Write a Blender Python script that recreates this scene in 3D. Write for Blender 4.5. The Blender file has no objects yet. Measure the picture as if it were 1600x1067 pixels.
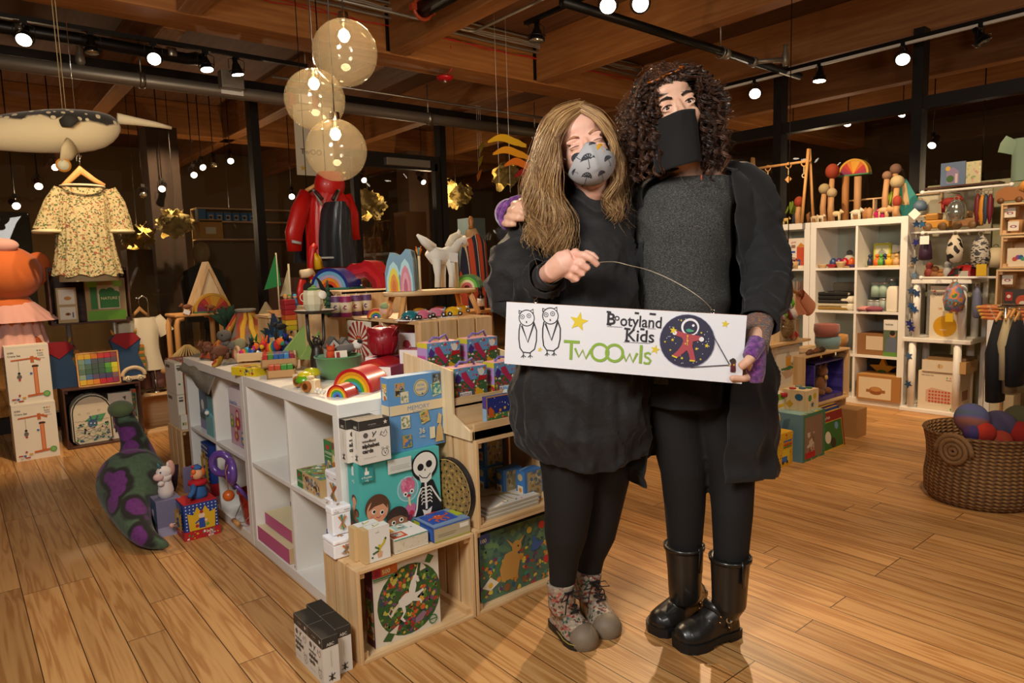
import bpy,math,random
import numpy as np
from mathutils import Vector as V,Matrix,Euler,noise
from math import sin,cos,pi,radians
# -- camera
CAM_H=1.2;FPX=1068.0
_pt,_ro,_ya=.1096,-.0300,-.6874
_Rx=np.array([[1,0,0],[0,cos(_pt),-sin(_pt)],[0,sin(_pt),cos(_pt)]])
_Rz=np.array([[cos(_ro),-sin(_ro),0],[sin(_ro),cos(_ro),0],[0,0,1]])
_W=np.array([[sin(_ya+pi/2),sin(_ya),0],[0,0,-1],[cos(_ya+pi/2),cos(_ya),0]])
CA=_Rz@_Rx@_W
sc=bpy.context.scene;COL=sc.collection
cam=bpy.data.objects.new('camera',bpy.data.cameras.new('camera'));COL.objects.link(cam)
m4=Matrix.Identity(4)
for i in range(3):
 m4[i][0]=CA[0][i];m4[i][1]=-CA[1][i];m4[i][2]=-CA[2][i]
m4[2][3]=CAM_H
cam.matrix_world=m4
cam.data.sensor_width=36;cam.data.lens=FPX*36/1600;cam.data.clip_start=.02
sc.camera=cam
sc.view_settings.view_transform='Standard';sc.view_settings.look='None'
sc.view_settings.gamma=1;sc.view_settings.use_curve_mapping=False
sc.view_settings.exposure=0.0
# -- world and lights
w=bpy.data.worlds.new('world');sc.world=w;w.use_nodes=True
w.node_tree.nodes['Background'].inputs[0].default_value=(1.0,.72,.45,1)
w.node_tree.nodes['Background'].inputs[1].default_value=.09
def light(name,kind,loc,energy,col,target=None,**kw):
 d=bpy.data.lights.new(name,kind);d.energy=energy;d.color=col
 for k,v in kw.items():setattr(d,k,v)
 o=bpy.data.objects.new(name,d);COL.objects.link(o);o.location=loc
 if target is not None:
  o.rotation_euler=(V(target)-V(loc)).to_track_quat('-Z','Y').to_euler()
 return o
NEUT=(1,.955,.89);WARM=(1,.72,.44)
light('softbox_key','AREA',(-.55,.75,2.2),56,NEUT,(1.5,1.8,.75),shape='DISK',size=.75)
light('strobe_fill','AREA',(.9,-.7,2.1),15,NEUT,(2.2,1.6,.8),shape='DISK',size=.7)
for lx,ly,tx,ty,e in((1.2,1.2,2.2,3.6,58),(2.6,.6,4.6,2.4,62),(.3,3.0,.6,5.2,48),(3.4,3.6,4.6,5.0,45)):
 light('strobe_bounce','SPOT',(lx,ly,1.9),e,WARM,(tx,ty,3.4),spot_size=radians(120),spot_blend=1,shadow_soft_size=.08)
for n,loc,e,tg in(('spot_hair_right',(4.3,2.9,2.8),330,(1.95,1.35,1.6)),('spot_hair_left',(2.4,4.6,2.8),300,(1.6,1.6,1.5)),('spot_back_left',(.6,4.4,2.9),200,(.5,5.9,1.0)),('spot_dress',(1.2,4.6,2.9),60,(.9,5.9,1.5)),('spot_shelf_right',(4.2,2.7,2.9),190,(5.7,2.8,1.0)),('spot_stand_right',(4.1,1.3,2.9),170,(5.6,1.7,1.0)),('spot_island',(3.2,1.1,2.9),110,(4.1,2.3,.4)),('spot_basket',(3.0,.2,2.9),60,(4.0,1.0,.2)),('spot_table',(1.6,3.9,2.9),95,(1.5,2.9,1.0)),('spot_jacket',(2.2,4.8,2.9),110,(3.0,5.4,1.4)),('spot_next_room',(2.0,8.0,2.9),260,(2.5,11,.6)),('spot_next_room_left',(-.6,8.0,2.9),260,(.3,11,.8)),('spot_next_room_right',(9,5,2.9),200,(10.5,7,.5)),('spot_floor',(3.9,3.2,2.9),60,(3.4,2.6,0)),('spot_left_floor',(.9,3.3,2.9),28,(.6,4.2,0))):
 light(n,'SPOT',loc,e,WARM,tg,spot_size=radians(62),spot_blend=.6,shadow_soft_size=.04)
# -- view rays: photo pixel -> point in the room
def ray(px,py):
 d=np.array([(px-800)/FPX,(py-533.5)/FPX,1.]);return CA.T@d
def onz(px,py,z):r=ray(px,py);t=(z-CAM_H)/r[2];return V((r[0]*t,r[1]*t,z))
def onx(px,py,x):r=ray(px,py);t=x/r[0];return V((x,r[1]*t,CAM_H+r[2]*t))
def ony(px,py,y):r=ray(px,py);t=y/r[1];return V((r[0]*t,y,CAM_H+r[2]*t))
FH=V((CA[2][0],CA[2][1],0)).normalized();RH=V((FH.y,-FH.x,0))
def Q(px,py,d):
 r=ray(px,py);t=d/(r[0]*FH.x+r[1]*FH.y);return V((r[0]*t,r[1]*t,CAM_H+r[2]*t))
# -- materials
def lin(h):
 c=[int(h[i:i+2],16)/255 for i in(0,2,4)]
 return tuple((x/12.92 if x<=.04045 else((x+.055)/1.055)**2.4)for x in c)+(1,)
_M={}
def newmat(key):
 m=bpy.data.materials.new(key);m.use_nodes=True;_M[key]=m
 return m,m.node_tree.nodes,m.node_tree.links,m.node_tree.nodes['Principled BSDF']
def M(h,r=.55,metal=0.,coat=0.,sheen=0.,bump=0.,bs=400,sss=0.):
 if not isinstance(h,str):return h
 if h in NAMED:return NAMED[h]()
 key=f'{h}_{r}_{metal}_{coat}_{sheen}_{bump}_{bs}_{sss}'
 if key in _M:return _M[key]
 m,N,L,b=newmat(key);b.inputs['Base Color'].default_value=lin(h)
 b.inputs['Roughness'].default_value=r;b.inputs['Metallic'].default_value=metal
 b.inputs['Coat Weight'].default_value=coat;b.inputs['Coat Roughness'].default_value=.12
 if sheen:b.inputs['Sheen Weight'].default_value=sheen
 if sss:b.inputs['Subsurface Weight'].default_value=sss;b.inputs['Subsurface Radius'].default_value=(.02,.008,.004);b.inputs['Subsurface Scale'].default_value=.5
 if bump:
  n=N.new('ShaderNodeTexNoise');n.inputs['Scale'].default_value=bs;n.inputs['Detail'].default_value=3
  t=N.new('ShaderNodeTexCoord');L.new(t.outputs['Object'],n.inputs['Vector'])
  u=N.new('ShaderNodeBump');u.inputs['Strength'].default_value=bump;u.inputs['Distance'].default_value=.004
  L.new(n.outputs['Fac'],u.inputs['Height']);L.new(u.outputs['Normal'],b.inputs['Normal'])
 return m
def ramp(N,stops,interp='LINEAR'):
 r=N.new('ShaderNodeValToRGB');e=r.color_ramp;e.interpolation=interp
 while len(e.elements)<len(stops):e.elements.new(.5)
 for k,(p,c)in enumerate(stops):e.elements[k].position=p;e.elements[k].color=lin(c)if isinstance(c,str)else c
 return r
def noisy(key,stops,scale=(1,1,1),ns=5,detail=4,rough=.6,bump=.2,dist=.003,interp='LINEAR',vor=False,sheen=0,metal=0,coat=0,distort=0):
 def f():
  if key in _M:return _M[key]
  m,N,L,b=newmat(key);t=N.new('ShaderNodeTexCoord');mp=N.new('ShaderNodeMapping')
  mp.inputs['Scale'].default_value=scale;L.new(t.outputs['Object'],mp.inputs['Vector'])
  if vor:
   n=N.new('ShaderNodeTexVoronoi');n.inputs['Scale'].default_value=ns;out=n.outputs['Color']
   sp=N.new('ShaderNodeSeparateColor');L.new(out,sp.inputs[0]);fac=sp.outputs[0]
  else:
   n=N.new('ShaderNodeTexNoise');n.inputs['Scale'].default_value=ns;n.inputs['Detail'].default_value=detail
   n.inputs['Distortion'].default_value=distort;fac=n.outputs['Fac']
  L.new(mp.outputs[0],n.inputs['Vector'])
  r=ramp(N,stops,interp);L.new(fac,r.inputs[0]);L.new(r.outputs[0],b.inputs['Base Color'])
  b.inputs['Roughness'].default_value=rough;b.inputs['Metallic'].default_value=metal;b.inputs['Coat Weight'].default_value=coat
  if sheen:b.inputs['Sheen Weight'].default_value=sheen
  if bump:
   u=N.new('ShaderNodeBump');u.inputs['Strength'].default_value=bump;u.inputs['Distance'].default_value=dist
   L.new(fac,u.inputs['Height']);L.new(u.outputs['Normal'],b.inputs['Normal'])
  return m
 return f
def wood(key,a,b_,c,ax,ns=3.,rough=.5):
 s=[28,28,28];s[ax]=1.6
 return noisy(key,[(.3,a),(.5,b_),(.7,c)],scale=tuple(s),ns=ns*.5,detail=5,rough=rough,bump=.12,dist=.002,distort=.5)
def glass_mat(key,tint=(1,1,1,1),refl=.09,rough=.0,glow_haze=0.,edge=.7):
 def f():
  if key in _M:return _M[key]
  m,N,L,b=newmat(key);N.remove(b);o=N['Material Output']
  tr=N.new('ShaderNodeBsdfTransparent');tr.inputs[0].default_value=tint
  gl=N.new('ShaderNodeBsdfGlossy');gl.inputs['Roughness'].default_value=rough
  fr=N.new('ShaderNodeLayerWeight');fr.inputs[0].default_value=.5
  pw=N.new('ShaderNodeMath');pw.operation='POWER';pw.inputs[1].default_value=5;L.new(fr.outputs['Facing'],pw.inputs[0])
  ma=N.new('ShaderNodeMath');ma.operation='MULTIPLY_ADD';ma.inputs[1].default_value=edge;ma.inputs[2].default_value=refl;ma.use_clamp=True
  mx=N.new('ShaderNodeMixShader');L.new(pw.outputs[0],ma.inputs[0]);L.new(ma.outputs[0],mx.inputs[0])
  L.new(tr.outputs[0],mx.inputs[1]);L.new(gl.outputs[0],mx.inputs[2]);
  if glow_haze:  # warm diffuse and translucent mix paints the bulb's hazy glow into the glass
   di=N.new('ShaderNodeBsdfDiffuse');tl=N.new('ShaderNodeBsdfTranslucent');m5=N.new('ShaderNodeMixShader');m6=N.new('ShaderNodeMixShader')
   for q_ in(di,tl):q_.inputs[0].default_value=(1,.86,.62,1)
   L.new(di.outputs[0],m5.inputs[1]);L.new(tl.outputs[0],m5.inputs[2]);m6.inputs[0].default_value=glow_haze
   L.new(mx.outputs[0],m6.inputs[1]);L.new(m5.outputs[0],m6.inputs[2]);mx=m6
  L.new(mx.outputs[0],o.inputs[0])
  return m
 return f
def emit(key,col,st):
 def f():
  if key in _M:return _M[key]
  m,N,L,b=newmat(key);b.inputs['Base Color'].default_value=(0,0,0,1)
  b.inputs['Emission Color'].default_value=col;b.inputs['Emission Strength'].default_value=st
  return m
 return f
def floor_mat():
 if 'floor' in _M:return _M['floor']
 m,N,L,b=newmat('floor');t=N.new('ShaderNodeTexCoord')
 mp=N.new('ShaderNodeMapping');mp.inputs['Rotation'].default_value=(0,0,pi/2);L.new(t.outputs['Object'],mp.inputs['Vector'])
 br=N.new('ShaderNodeTexBrick');br.inputs['Scale'].default_value=1;br.inputs['Brick Width'].default_value=1.05
 br.inputs['Row Height'].default_value=.118;br.inputs['Mortar Size'].default_value=.0018;br.inputs['Mortar Smooth'].default_value=.2
 br.offset=.37;br.offset_frequency=3;br.squash=1.3;br.squash_frequency=4
 br.inputs['Color1'].default_value=(0,0,0,1);br.inputs['Color2'].default_value=(1,1,1,1);br.inputs['Mortar'].default_value=(.5,.5,.5,1)
 L.new(mp.outputs[0],br.inputs['Vector'])
 ad=N.new('ShaderNodeVectorMath');ad.operation='MULTIPLY_ADD';L.new(br.outputs['Color'],ad.inputs[0]);ad.inputs[1].default_value=(7,13,3)
 L.new(t.outputs['Object'],ad.inputs[2])
 m2=N.new('ShaderNodeMapping');m2.inputs['Scale'].default_value=(26,1.3,1);L.new(ad.outputs[0],m2.inputs['Vector'])
 n=N.new('ShaderNodeTexNoise');n.inputs['Scale'].default_value=1.1;n.inputs['Detail'].default_value=2.5;n.inputs['Distortion'].default_value=.5
 L.new(m2.outputs[0],n.inputs['Vector'])
 wv=N.new('ShaderNodeMath');wv.operation='MULTIPLY';wv.inputs[1].default_value=26;L.new(n.outputs['Fac'],wv.inputs[0])
 sn=N.new('ShaderNodeMath');sn.operation='SINE';L.new(wv.outputs[0],sn.inputs[0])
 r1=ramp(N,[(0,'ad7841'),(.4,'be8c53'),(1,'c9985e')]);mr=N.new('ShaderNodeMapRange');mr.inputs[1].default_value=-1;L.new(sn.outputs[0],mr.inputs[0]);L.new(mr.outputs[0],r1.inputs[0])
 hs=N.new('ShaderNodeHueSaturation');L.new(r1.outputs[0],hs.inputs['Color'])
 m3=N.new('ShaderNodeMapRange');m3.inputs[3].default_value=.82;m3.inputs[4].default_value=1.14;L.new(br.outputs['Color'],m3.inputs[0]);L.new(m3.outputs[0],hs.inputs['Value'])
 vo=N.new('ShaderNodeTexVoronoi');vo.inputs['Scale'].default_value=1.5;mk=N.new('ShaderNodeMapping');mk.inputs['Scale'].default_value=(1.3,.8,1)
 L.new(t.outputs['Object'],mk.inputs['Vector']);L.new(mk.outputs[0],vo.inputs['Vector'])
 kr=ramp(N,[(0,(.05,.02,.01,1)),(.014,(.12,.05,.02,1)),(.03,(1,1,1,1))]);L.new(vo.outputs['Distance'],kr.inputs[0])
 mu=N.new('ShaderNodeMixRGB');mu.blend_type='MULTIPLY';mu.inputs[0].default_value=.9;L.new(hs.outputs[0],mu.inputs[1]);L.new(kr.outputs[0],mu.inputs[2])
 mo=N.new('ShaderNodeMixRGB');L.new(br.outputs['Fac'],mo.inputs[0]);L.new(mu.outputs[0],mo.inputs[1]);mo.inputs[2].default_value=lin('46290f')
 L.new(mo.outputs[0],b.inputs['Base Color']);b.inputs['Roughness'].default_value=.42
 bu=N.new('ShaderNodeBump');bu.inputs['Strength'].default_value=.25;bu.inputs['Distance'].default_value=.002;bu.invert=True
 L.new(br.outputs['Fac'],bu.inputs['Height']);L.new(bu.outputs[0],b.inputs['Normal'])
 return m
NAMED={'pine_x':wood('pine_x','c9a06a','d6b180','e0c094',0),'pine_y':wood('pine_y','c9a06a','d6b180','e0c094',1),'pine_z':wood('pine_z','c9a06a','d6b180','e0c094',2),'birch':wood('birch','d9bd8c','e3caa0','ead6b2',2),'walnut_x':wood('walnut_x','3a2013','4d2c1b','5c3823',0),'walnut_z':wood('walnut_z','3a2013','4d2c1b','5c3823',2),'beam_x':wood('beam_x','8a5526','9a632e','a8703a',0,2.2,.6),'beam_y':wood('beam_y','7f4f26','8d5a2c','996738',1,2.2,.6),'deck':wood('deck','4d2e18','5c381e','684226',1,2,.7),'beech':wood('beech','c98f4e','d69d5b','e0ab6c',2,2.),'floor':floor_mat,'wall_glass':glass_mat('wall_glass',(.9,.89,.86,1),.03,edge=.5),'clear':glass_mat('clear',(.97,.97,.97,1),.03),'globe':glass_mat('globe',(.95,.92,.84,1),.04,glow_haze=.10,edge=.5),'wrap':glass_mat('wrap',(1,1,1,1),.06,.08),'bulb':emit('bulb',(1,.72,.38,1),45),'lampface':emit('lampface',(1,.86,.66,1),14),'dimlamp':emit('dimlamp',(1,.8,.5,1),5),'black_metal':lambda:M('1b1917',.4,.6),'steel':lambda:M('9b958a',.35,.9),'chrome':lambda:M('d8d6d2',.12,1.),'galv':lambda:M('8d8578',.45,.6),'white':lambda:M('ecebe8',.4),'shelfwhite':lambda:M('e9e6df',.38),'paper':lambda:M('efece4',.6),'black':lambda:M('161413',.5),'kraft':lambda:M('b98b57',.7),'frame':lambda:M('1d1815',.45,.3),}
# -- mesh builder
class MB:
 def __init__(s):s.v=[];s.f=[];s.m=[];s.s=[];s.mats=[];s.T=None
 def mi(s,mat):
  mat=M(mat)
  if mat not in s.mats:s.mats.append(mat)
  return s.mats.index(mat)
 def add(s,vs,fs,mat,smooth=False,T=None):
  o=len(s.v);k=s.mi(mat)
  for p in vs:
   p=V(p)
   if T is not None:p=T@p
   if s.T is not None:p=s.T@p
   s.v.append(p)
  for f in fs:s.f.append([o+i for i in f]);s.m.append(k);s.s.append(smooth)
  return s
 def box(s,x0,x1,y0,y1,z0,z1,mat,T=None):
  vs=[(x,y,z)for z in(z0,z1)for y in(y0,y1)for x in(x0,x1)]
  return s.add(vs,[(0,2,3,1),(4,5,7,6),(0,1,5,4),(2,6,7,3),(0,4,6,2),(1,3,7,5)],mat,False,T)
 def tb(s,pts,r,mat,n=10,closed=False,caps=True,smooth=True,flat=1.,T=None):
  pts=[V(p)for p in pts];k=len(pts);rs=r if isinstance(r,(list,tuple))else[r]*k
  vs=[];up=None
  for i in range(k):
   a=pts[(i-1)%k]if(closed or i>0)else pts[i];b=pts[(i+1)%k]if(closed or i<k-1)else pts[i]
   t=(b-a).normalized()if(b-a).length>1e-9 else V((0,0,1))
   if up is None:up=V((0,0,1))if abs(t.z)<.9 else V((1,0,0))
   x=up-t*up.dot(t);x=x.normalized()if x.length>1e-6 else t.orthogonal().normalized();up=x;y=t.cross(x)
   for j in range(n):
    an=2*pi*j/n;vs.append(pts[i]+x*cos(an)*rs[i]+y*sin(an)*rs[i]*flat)
  fs=[]
  for i in range(k if closed else k-1):
   for j in range(n):
    a=i*n+j;b=i*n+(j+1)%n;c=((i+1)%k)*n+(j+1)%n;d=((i+1)%k)*n+j;fs.append((a,b,c,d))
  if caps and not closed:fs.append(tuple(reversed(range(n))));fs.append(tuple(range((k-1)*n,k*n)))
  return s.add(vs,fs,mat,smooth,T)
 def cyl(s,p0,p1,r,mat,n=20,r1=None,smooth=True,T=None):return s.tb([p0,p1],[r,r if r1 is None else r1],mat,n,smooth=smooth,T=T)
 def lt(s,prof,mat,n=24,T=None,c=(0,0,0),smooth=True,wob=None):
  vs=[];k=len(prof)
  for i,(r,z)in enumerate(prof):
   for j in range(n):
    a=2*pi*j/n;q=r*(wob(a,i)if wob else 1);vs.append((c[0]+q*cos(a),c[1]+q*sin(a),c[2]+z))
  fs=[(i*n+j,i*n+(j+1)%n,(i+1)*n+(j+1)%n,(i+1)*n+j)for i in range(k-1)for j in range(n)]
  if prof[0][0]>1e-4:fs.append(tuple(reversed(range(n))))
  if prof[-1][0]>1e-4:fs.append(tuple(range((k-1)*n,k*n)))
  return s.add(vs,fs,mat,smooth,T)
 def ell(s,c,r,mat,nu=18,nv=12,T=None,rot=None):
  if not isinstance(r,(tuple,list)):r=(r,r,r)
  R=Euler(rot).to_matrix()if rot else Matrix.Identity(3);c=V(c)
  vs=[c+R@V((r[0]*sin(pi*i/nv)*cos(2*pi*j/nu),r[1]*sin(pi*i/nv)*sin(2*pi*j/nu),r[2]*cos(pi*i/nv)))for i in range(nv+1)for j in range(nu)]
  fs=[(i*nu+j,(i+1)*nu+j,(i+1)*nu+(j+1)%nu,i*nu+(j+1)%nu)for i in range(nv)for j in range(nu)]
  return s.add(vs,fs,mat,True,T)
 def pr(s,poly,d0,d1,mat,T=None,smooth=False):
  n=len(poly);vs=[(p[0],d0,p[1])for p in poly]+[(p[0],d1,p[1])for p in poly]
  a=sum(poly[i][0]*poly[(i+1)%n][1]-poly[(i+1)%n][0]*poly[i][1]for i in range(n))
  f1=list(range(n));f2=list(range(n,2*n))
  side=[(i,(i+1)%n,n+(i+1)%n,n+i)for i in range(n)]
  if a>0:fs=[f1,f2[::-1]]+[q[::-1]for q in side]
  else:fs=[f1[::-1],f2]+side
  s.add(vs,fs[:2],mat,False,T);
  return s.add(vs,fs[2:],mat,smooth,T)
 def torus(s,c,R,r,mat,axis='z',n=28,k=10,T=None,a0=0,a1=2*pi):
  pts=[]
  full=abs(a1-a0-2*pi)<1e-6
  for i in range(n+(0 if full else 1)):
   a=a0+(a1-a0)*i/n;p={'z':(cos(a),sin(a),0),'y':(cos(a),0,sin(a)),'x':(0,cos(a),sin(a))}[axis]
   pts.append(V(c)+V(p)*R)
  return s.tb(pts,r,mat,k,closed=full,T=T)
 def grid(s,fn,nu,nv,mat,smooth=True,T=None,closed=False):
  vs=[fn(i/(nu if closed else nu-1),j/(nv-1))for j in range(nv)for i in range(nu)]
  fs=[(j*nu+i,j*nu+(i+1)%nu,(j+1)*nu+(i+1)%nu,(j+1)*nu+i)for j in range(nv-1)for i in range(nu if closed else nu-1)]
  return s.add(vs,fs,mat,smooth,T)
 def bd(s,name,parent=None,loc=None,rot=None,bev=0,sub=0,solid=0):
  me=bpy.data.meshes.new(name)
  me.from_pydata(s.v,[],s.f)
  for m_ in s.mats:me.materials.append(m_)
  me.polygons.foreach_set('material_index',s.m);me.polygons.foreach_set('use_smooth',s.s);me.update()
  o=bpy.data.objects.new(name,me);COL.objects.link(o)
  if parent:o.parent=parent
  if loc is not None:o.location=loc
  if rot is not None:o.rotation_euler=rot
  if solid:d=o.modifiers.new('s','SOLIDIFY');d.thickness=solid;d.offset=0
  if bev:d=o.modifiers.new('b','BEVEL');d.width=bev;d.segments=2;d.limit_method='ANGLE';d.angle_limit=radians(40)
  if sub:d=o.modifiers.new('u','SUBSURF');d.levels=sub;d.render_levels=sub
  return o
_TX={}
def text_mesh(txt,bold=0.):
 k=(txt,bold)
 if k not in _TX:
  cu=bpy.data.curves.new('t','FONT');cu.body=txt;cu.size=1;cu.offset=bold;cu.resolution_u=3;cu.fill_mode='FRONT'
  o=bpy.data.objects.new('t',cu);COL.objects.link(o);dg=bpy.context.evaluated_depsgraph_get();dg.update()
  me=o.evaluated_get(dg).to_mesh();vs=[v.co.copy()for v in me.vertices];fs=[tuple(p.vertices)for p in me.polygons]
  o.evaluated_get(dg).to_mesh_clear();bpy.data.objects.remove(o)
  _TX[k]=(vs,fs,min([v.x for v in vs]or[0]),max([v.x for v in vs]or[1]))
 return _TX[k]
def tag(o,label=None,cat=None,group=None,kind=None):
 if label:o['label']=label
 if cat:o['category']=cat
 if group:o['group']=group
 if kind:o['kind']=kind
 return o
def em(name,loc,label,cat,group=None,rz=0):
 o=bpy.data.objects.new(name,None);COL.objects.link(o);o.location=loc;o.rotation_euler=(0,0,rz);o.empty_display_size=.05
 return tag(o,label,cat,group)
def copy_tree(o,parent=None):
 c=o.copy();COL.objects.link(c);c.parent=parent
 for ch in[q for q in bpy.data.objects if q.parent==o]:copy_tree(ch,c)
 return c
def fr(o,u,v):
 u=V(u).normalized();v=V(v).normalized();n=u.cross(v)
 m=Matrix.Identity(4)
 for i in range(3):m[i][0]=u[i];m[i][1]=v[i];m[i][2]=n[i];m[i][3]=o[i]
 return m
def stroke(pts,wd):
 L_=[];R_=[]
 for i,p in enumerate(pts):
  a=pts[max(i-1,0)];b=pts[min(i+1,len(pts)-1)];dx,dy=b[0]-a[0],b[1]-a[1];l=math.hypot(dx,dy)or 1
  L_.append((p[0]-dy/l*wd/2,p[1]+dx/l*wd/2));R_.append((p[0]+dy/l*wd/2,p[1]-dx/l*wd/2))
 return L_,R_
def art(mb,F,W,H,items,lay=.0005):
 """print on a face; u,v in 0..1 of W x H, sizes as a fraction of H"""
 z=[lay]
 def poly(p,col):
  mb.add([(a*W,b*H,z[0])for a,b in p],[tuple(range(len(p)))],col,False,F)
 k=H/W
 for it in items:
  t=it[0];z[0]+=lay*.25
  if t=='r':_,a,b,c,d,col=it;poly([(a,b),(c,b),(c,d),(a,d)],col)
  elif t=='c':_,a,b,r,col=it[:5];e=it[5]if len(it)>5 else 1;poly([(a+r*k*cos(2*pi*i/28),b+r*e*sin(2*pi*i/28))for i in range(28)],col)
  elif t=='p':poly(it[1],it[2])
  elif t=='s':
   _,a,b,r,col=it[:5];ro=it[5]if len(it)>5 else 0
   poly([(a+k*(r if i%2==0 else r*.42)*sin(ro+pi*i/5),b+(r if i%2==0 else r*.42)*cos(ro+pi*i/5))for i in range(10)],col)
  elif t=='l':
   _,pts,wd,col=it;q=[(x/k,y)for x,y in pts];A,B=stroke(q,wd)
   n=len(pts);vs=[(x*k*W,y*H,z[0])for x,y in A+B]
   mb.add(vs,[(i,n+i,n+i+1,i+1)for i in range(n-1)],col,False,F)
  elif t=='o':
   _,a,b,r,wd,col=it[:6];e=it[6]if len(it)>6 else 1;n=30;vs=[]
   for rr in(r-wd/2,r+wd/2):vs+=[((a+rr*k*cos(2*pi*i/n))*W,(b+rr*e*sin(2*pi*i/n))*H,z[0])for i in range(n)]
   mb.add(vs,[(i,(i+1)%n,n+(i+1)%n,n+i)for i in range(n)],col,False,F)
  elif t=='t':
   _,a,b,sz,tx,col=it[:6];al=it[6]if len(it)>6 else 'l';bold=it[7]if len(it)>7 else.01;wx=it[8]if len(it)>8 else 1
   vs,fs,x0,x1=text_mesh(tx,bold);s_=sz*H;off={'l':x0,'c':(x0+x1)/2,'r':x1}[al]
   mb.add([(a*W+(v.x-off)*s_*wx,b*H+v.y*s_,z[0])for v in vs],fs,col,False,F)
  elif t=='b':
   _,a,b,c,d,cols,n,seed,sz=it[:9];cir=it[9]if len(it)>9 else None;rn=random.Random(seed);z0=z[0]
   for q in range(n):
    u=rn.uniform(a,c);v=rn.uniform(b,d);r=sz*rn.uniform(.5,1.3)
    if cir and((u-cir[0])/k)**2+(v-cir[1])**2>(cir[2]-r)**2:continue
    e=rn.uniform(.5,1);ph=rn.uniform(0,pi);kk=rn.choice((3,5,6,7));z[0]=z0+lay*.02*(q%20+1)
    pp=[]
    for i in range(kk*2):
     an=2*pi*i/(kk*2);rr=r*(1 if i%2 else rn.uniform(.55,.95));x_=rr*cos(an);y_=rr*e*sin(an)
     pp.append((min(c,max(a,u+k*(x_*cos(ph)-y_*sin(ph)))),min(d,max(b,v+x_*sin(ph)+y_*cos(ph)))))
    poly(pp,rn.choice(cols))
   z[0]=z0+lay*.5
def pbox(name,label,cat,x,y,z,w_,d,h,col,front=(),left=(),top=(),rz=0,group=None,bev=.0012,side=None,tilt=0,parent=None,topc=None,extra=None):
 """printed carton; (x,y,z) = lower front left corner, front faces -Y, turned by rz about that corner"""
 mb=MB();s_=side or col;tc=topc or col
 mb.box(0,w_,0,d,0,h,col);k=mb.mi(s_);t_=mb.mi(tc);mb.m[1]=t_;mb.m[3]=mb.m[4]=mb.m[5]=k
 if front:art(mb,fr((0,0,0),(1,0,0),(0,0,1)),w_,h,front)
 if left:art(mb,fr((0,d,0),(0,-1,0),(0,0,1)),d,h,left)
 if top:art(mb,fr((0,0,h),(1,0,0),(0,1,0)),w_,d,top)
 if extra:extra(mb,w_,d,h)
 o=mb.bd(name,parent,(x,y,z),(tilt,0,rz))
 return tag(o,label,cat,group)if not parent else o
def crate(name,label,x,y,z,w_,d,h,front='open',rz=0,slats=3,t=.012,wood_='pine',cat='crate',group=None,back=True):
 """slatted box opening to -Y; planks run front to back on the ends"""
 e=em(name,(x,y,z),label,cat,group,rz);a,b_=wood_+'_y',wood_+'_x'
 if wood_=='walnut':a='walnut_x'
 for sx in(0,w_-t):
  mb=MB();g=.012;sw=(d-g*(slats-1))/slats
  for i in range(slats):mb.box(sx,sx+t,i*(sw+g),i*(sw+g)+sw,0,h,wood_+'_z')
  mb.bd('side_panel',e,bev=.0015)
 for zz,nm in((0,'bottom_panel'),(h-t,'top_panel')):
  mb=MB();mb.box(t,w_-t,0,d,zz,zz+t,b_);mb.bd(nm,e,bev=.0015)
 if back:mb=MB();mb.box(t,w_-t,d-.008,d-.002,t,h-t,b_);mb.bd('back_panel',e)
 for sx in(t,w_-t-.02):
  for zz in(t,h-t-.02):MB().box(sx,sx+.02,.012,d-.012,zz,zz+.02,a).bd('corner_block',e)
 return e
def FB(px0,px1,pyt,pyb,y,z=None):
 a=ony(px0,pyb,y);x1=ony(px1,pyb,y).x;zt=ony(px0,pyt,y).z;z0=a.z if z is None else z
 return a.x,y,z0,x1-a.x,zt-z0
def FX(px0,px1,pyt,pyb,x,z=None):
 a=onx(px1,pyb,x);y1=onx(px0,pyb,x).y;zt=onx(px1,pyt,x).z;z0=a.z if z is None else z
 return x,y1,z0,y1-a.y,zt-z0
def pb(name,label,cat,rect,d,h=None,**k):
 x,y,z,w_,hh=rect;return pbox(name,label,cat,x,y,z,w_,d,h or hh,k.pop('col','efece4'),**k)
def pbx(name,label,cat,rect,d,h=None,**k):
 x,y,z,w_,hh=rect;return pbox(name,label,cat,x,y,z,w_,d,h or hh,k.pop('col','efece4'),rz=-pi/2,**k)
# == the setting
def struct(mb,name,**k):o=mb.bd(name,**k);o['kind']='structure';return o
struct(MB().box(-3.5,13,-3,14,-.06,0,'floor'),'floor')
struct(MB().box(-3.5,13,-3,14,3.42,3.5,'deck'),'ceiling')
n_trim=[0]
def trim(mb,**k):n_trim[0]+=1;return struct(mb,'trim_%d'%n_trim[0],**k)
for x in(-.08,1.55,3.2,4.84,6.48,8.1,9.8):
 trim(MB().box(x-.16,x,-3,5.2,3.0,3.42,'beam_y'),bev=.008);trim(MB().box(x-.16,x,5.58,13.5,3.0,3.42,'beam_y'),bev=.008)
trim(MB().box(-3.5,12,5.22,5.56,3.0,3.42,'beam_x'),bev=.01)
trim(MB().box(-3.5,12,9.6,9.9,3.0,3.42,'beam_x'),bev=.01)
def pane(mb,name):return struct(mb,name)
GY=6.7;GX=6.25
posts=[-.9,.2+1.13-2.2,2.385,4.50,6.25]
fb=MB()
for x in(-1.5,.1,2.39,4.52,6.22):fb.box(x-.04,x+.04,GY-.06,GY+.06,0,3.0,'frame')
fb.box(-1.5,6.25,GY-.05,GY+.05,0,.12,'frame');fb.box(-1.5,6.25,GY-.05,GY+.05,2.93,3.0,'frame')
fb.box(3.3,4.5,GY-.05,GY+.05,2.38,2.46,'frame')
struct(fb,'window_1')
fr_=MB()
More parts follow.
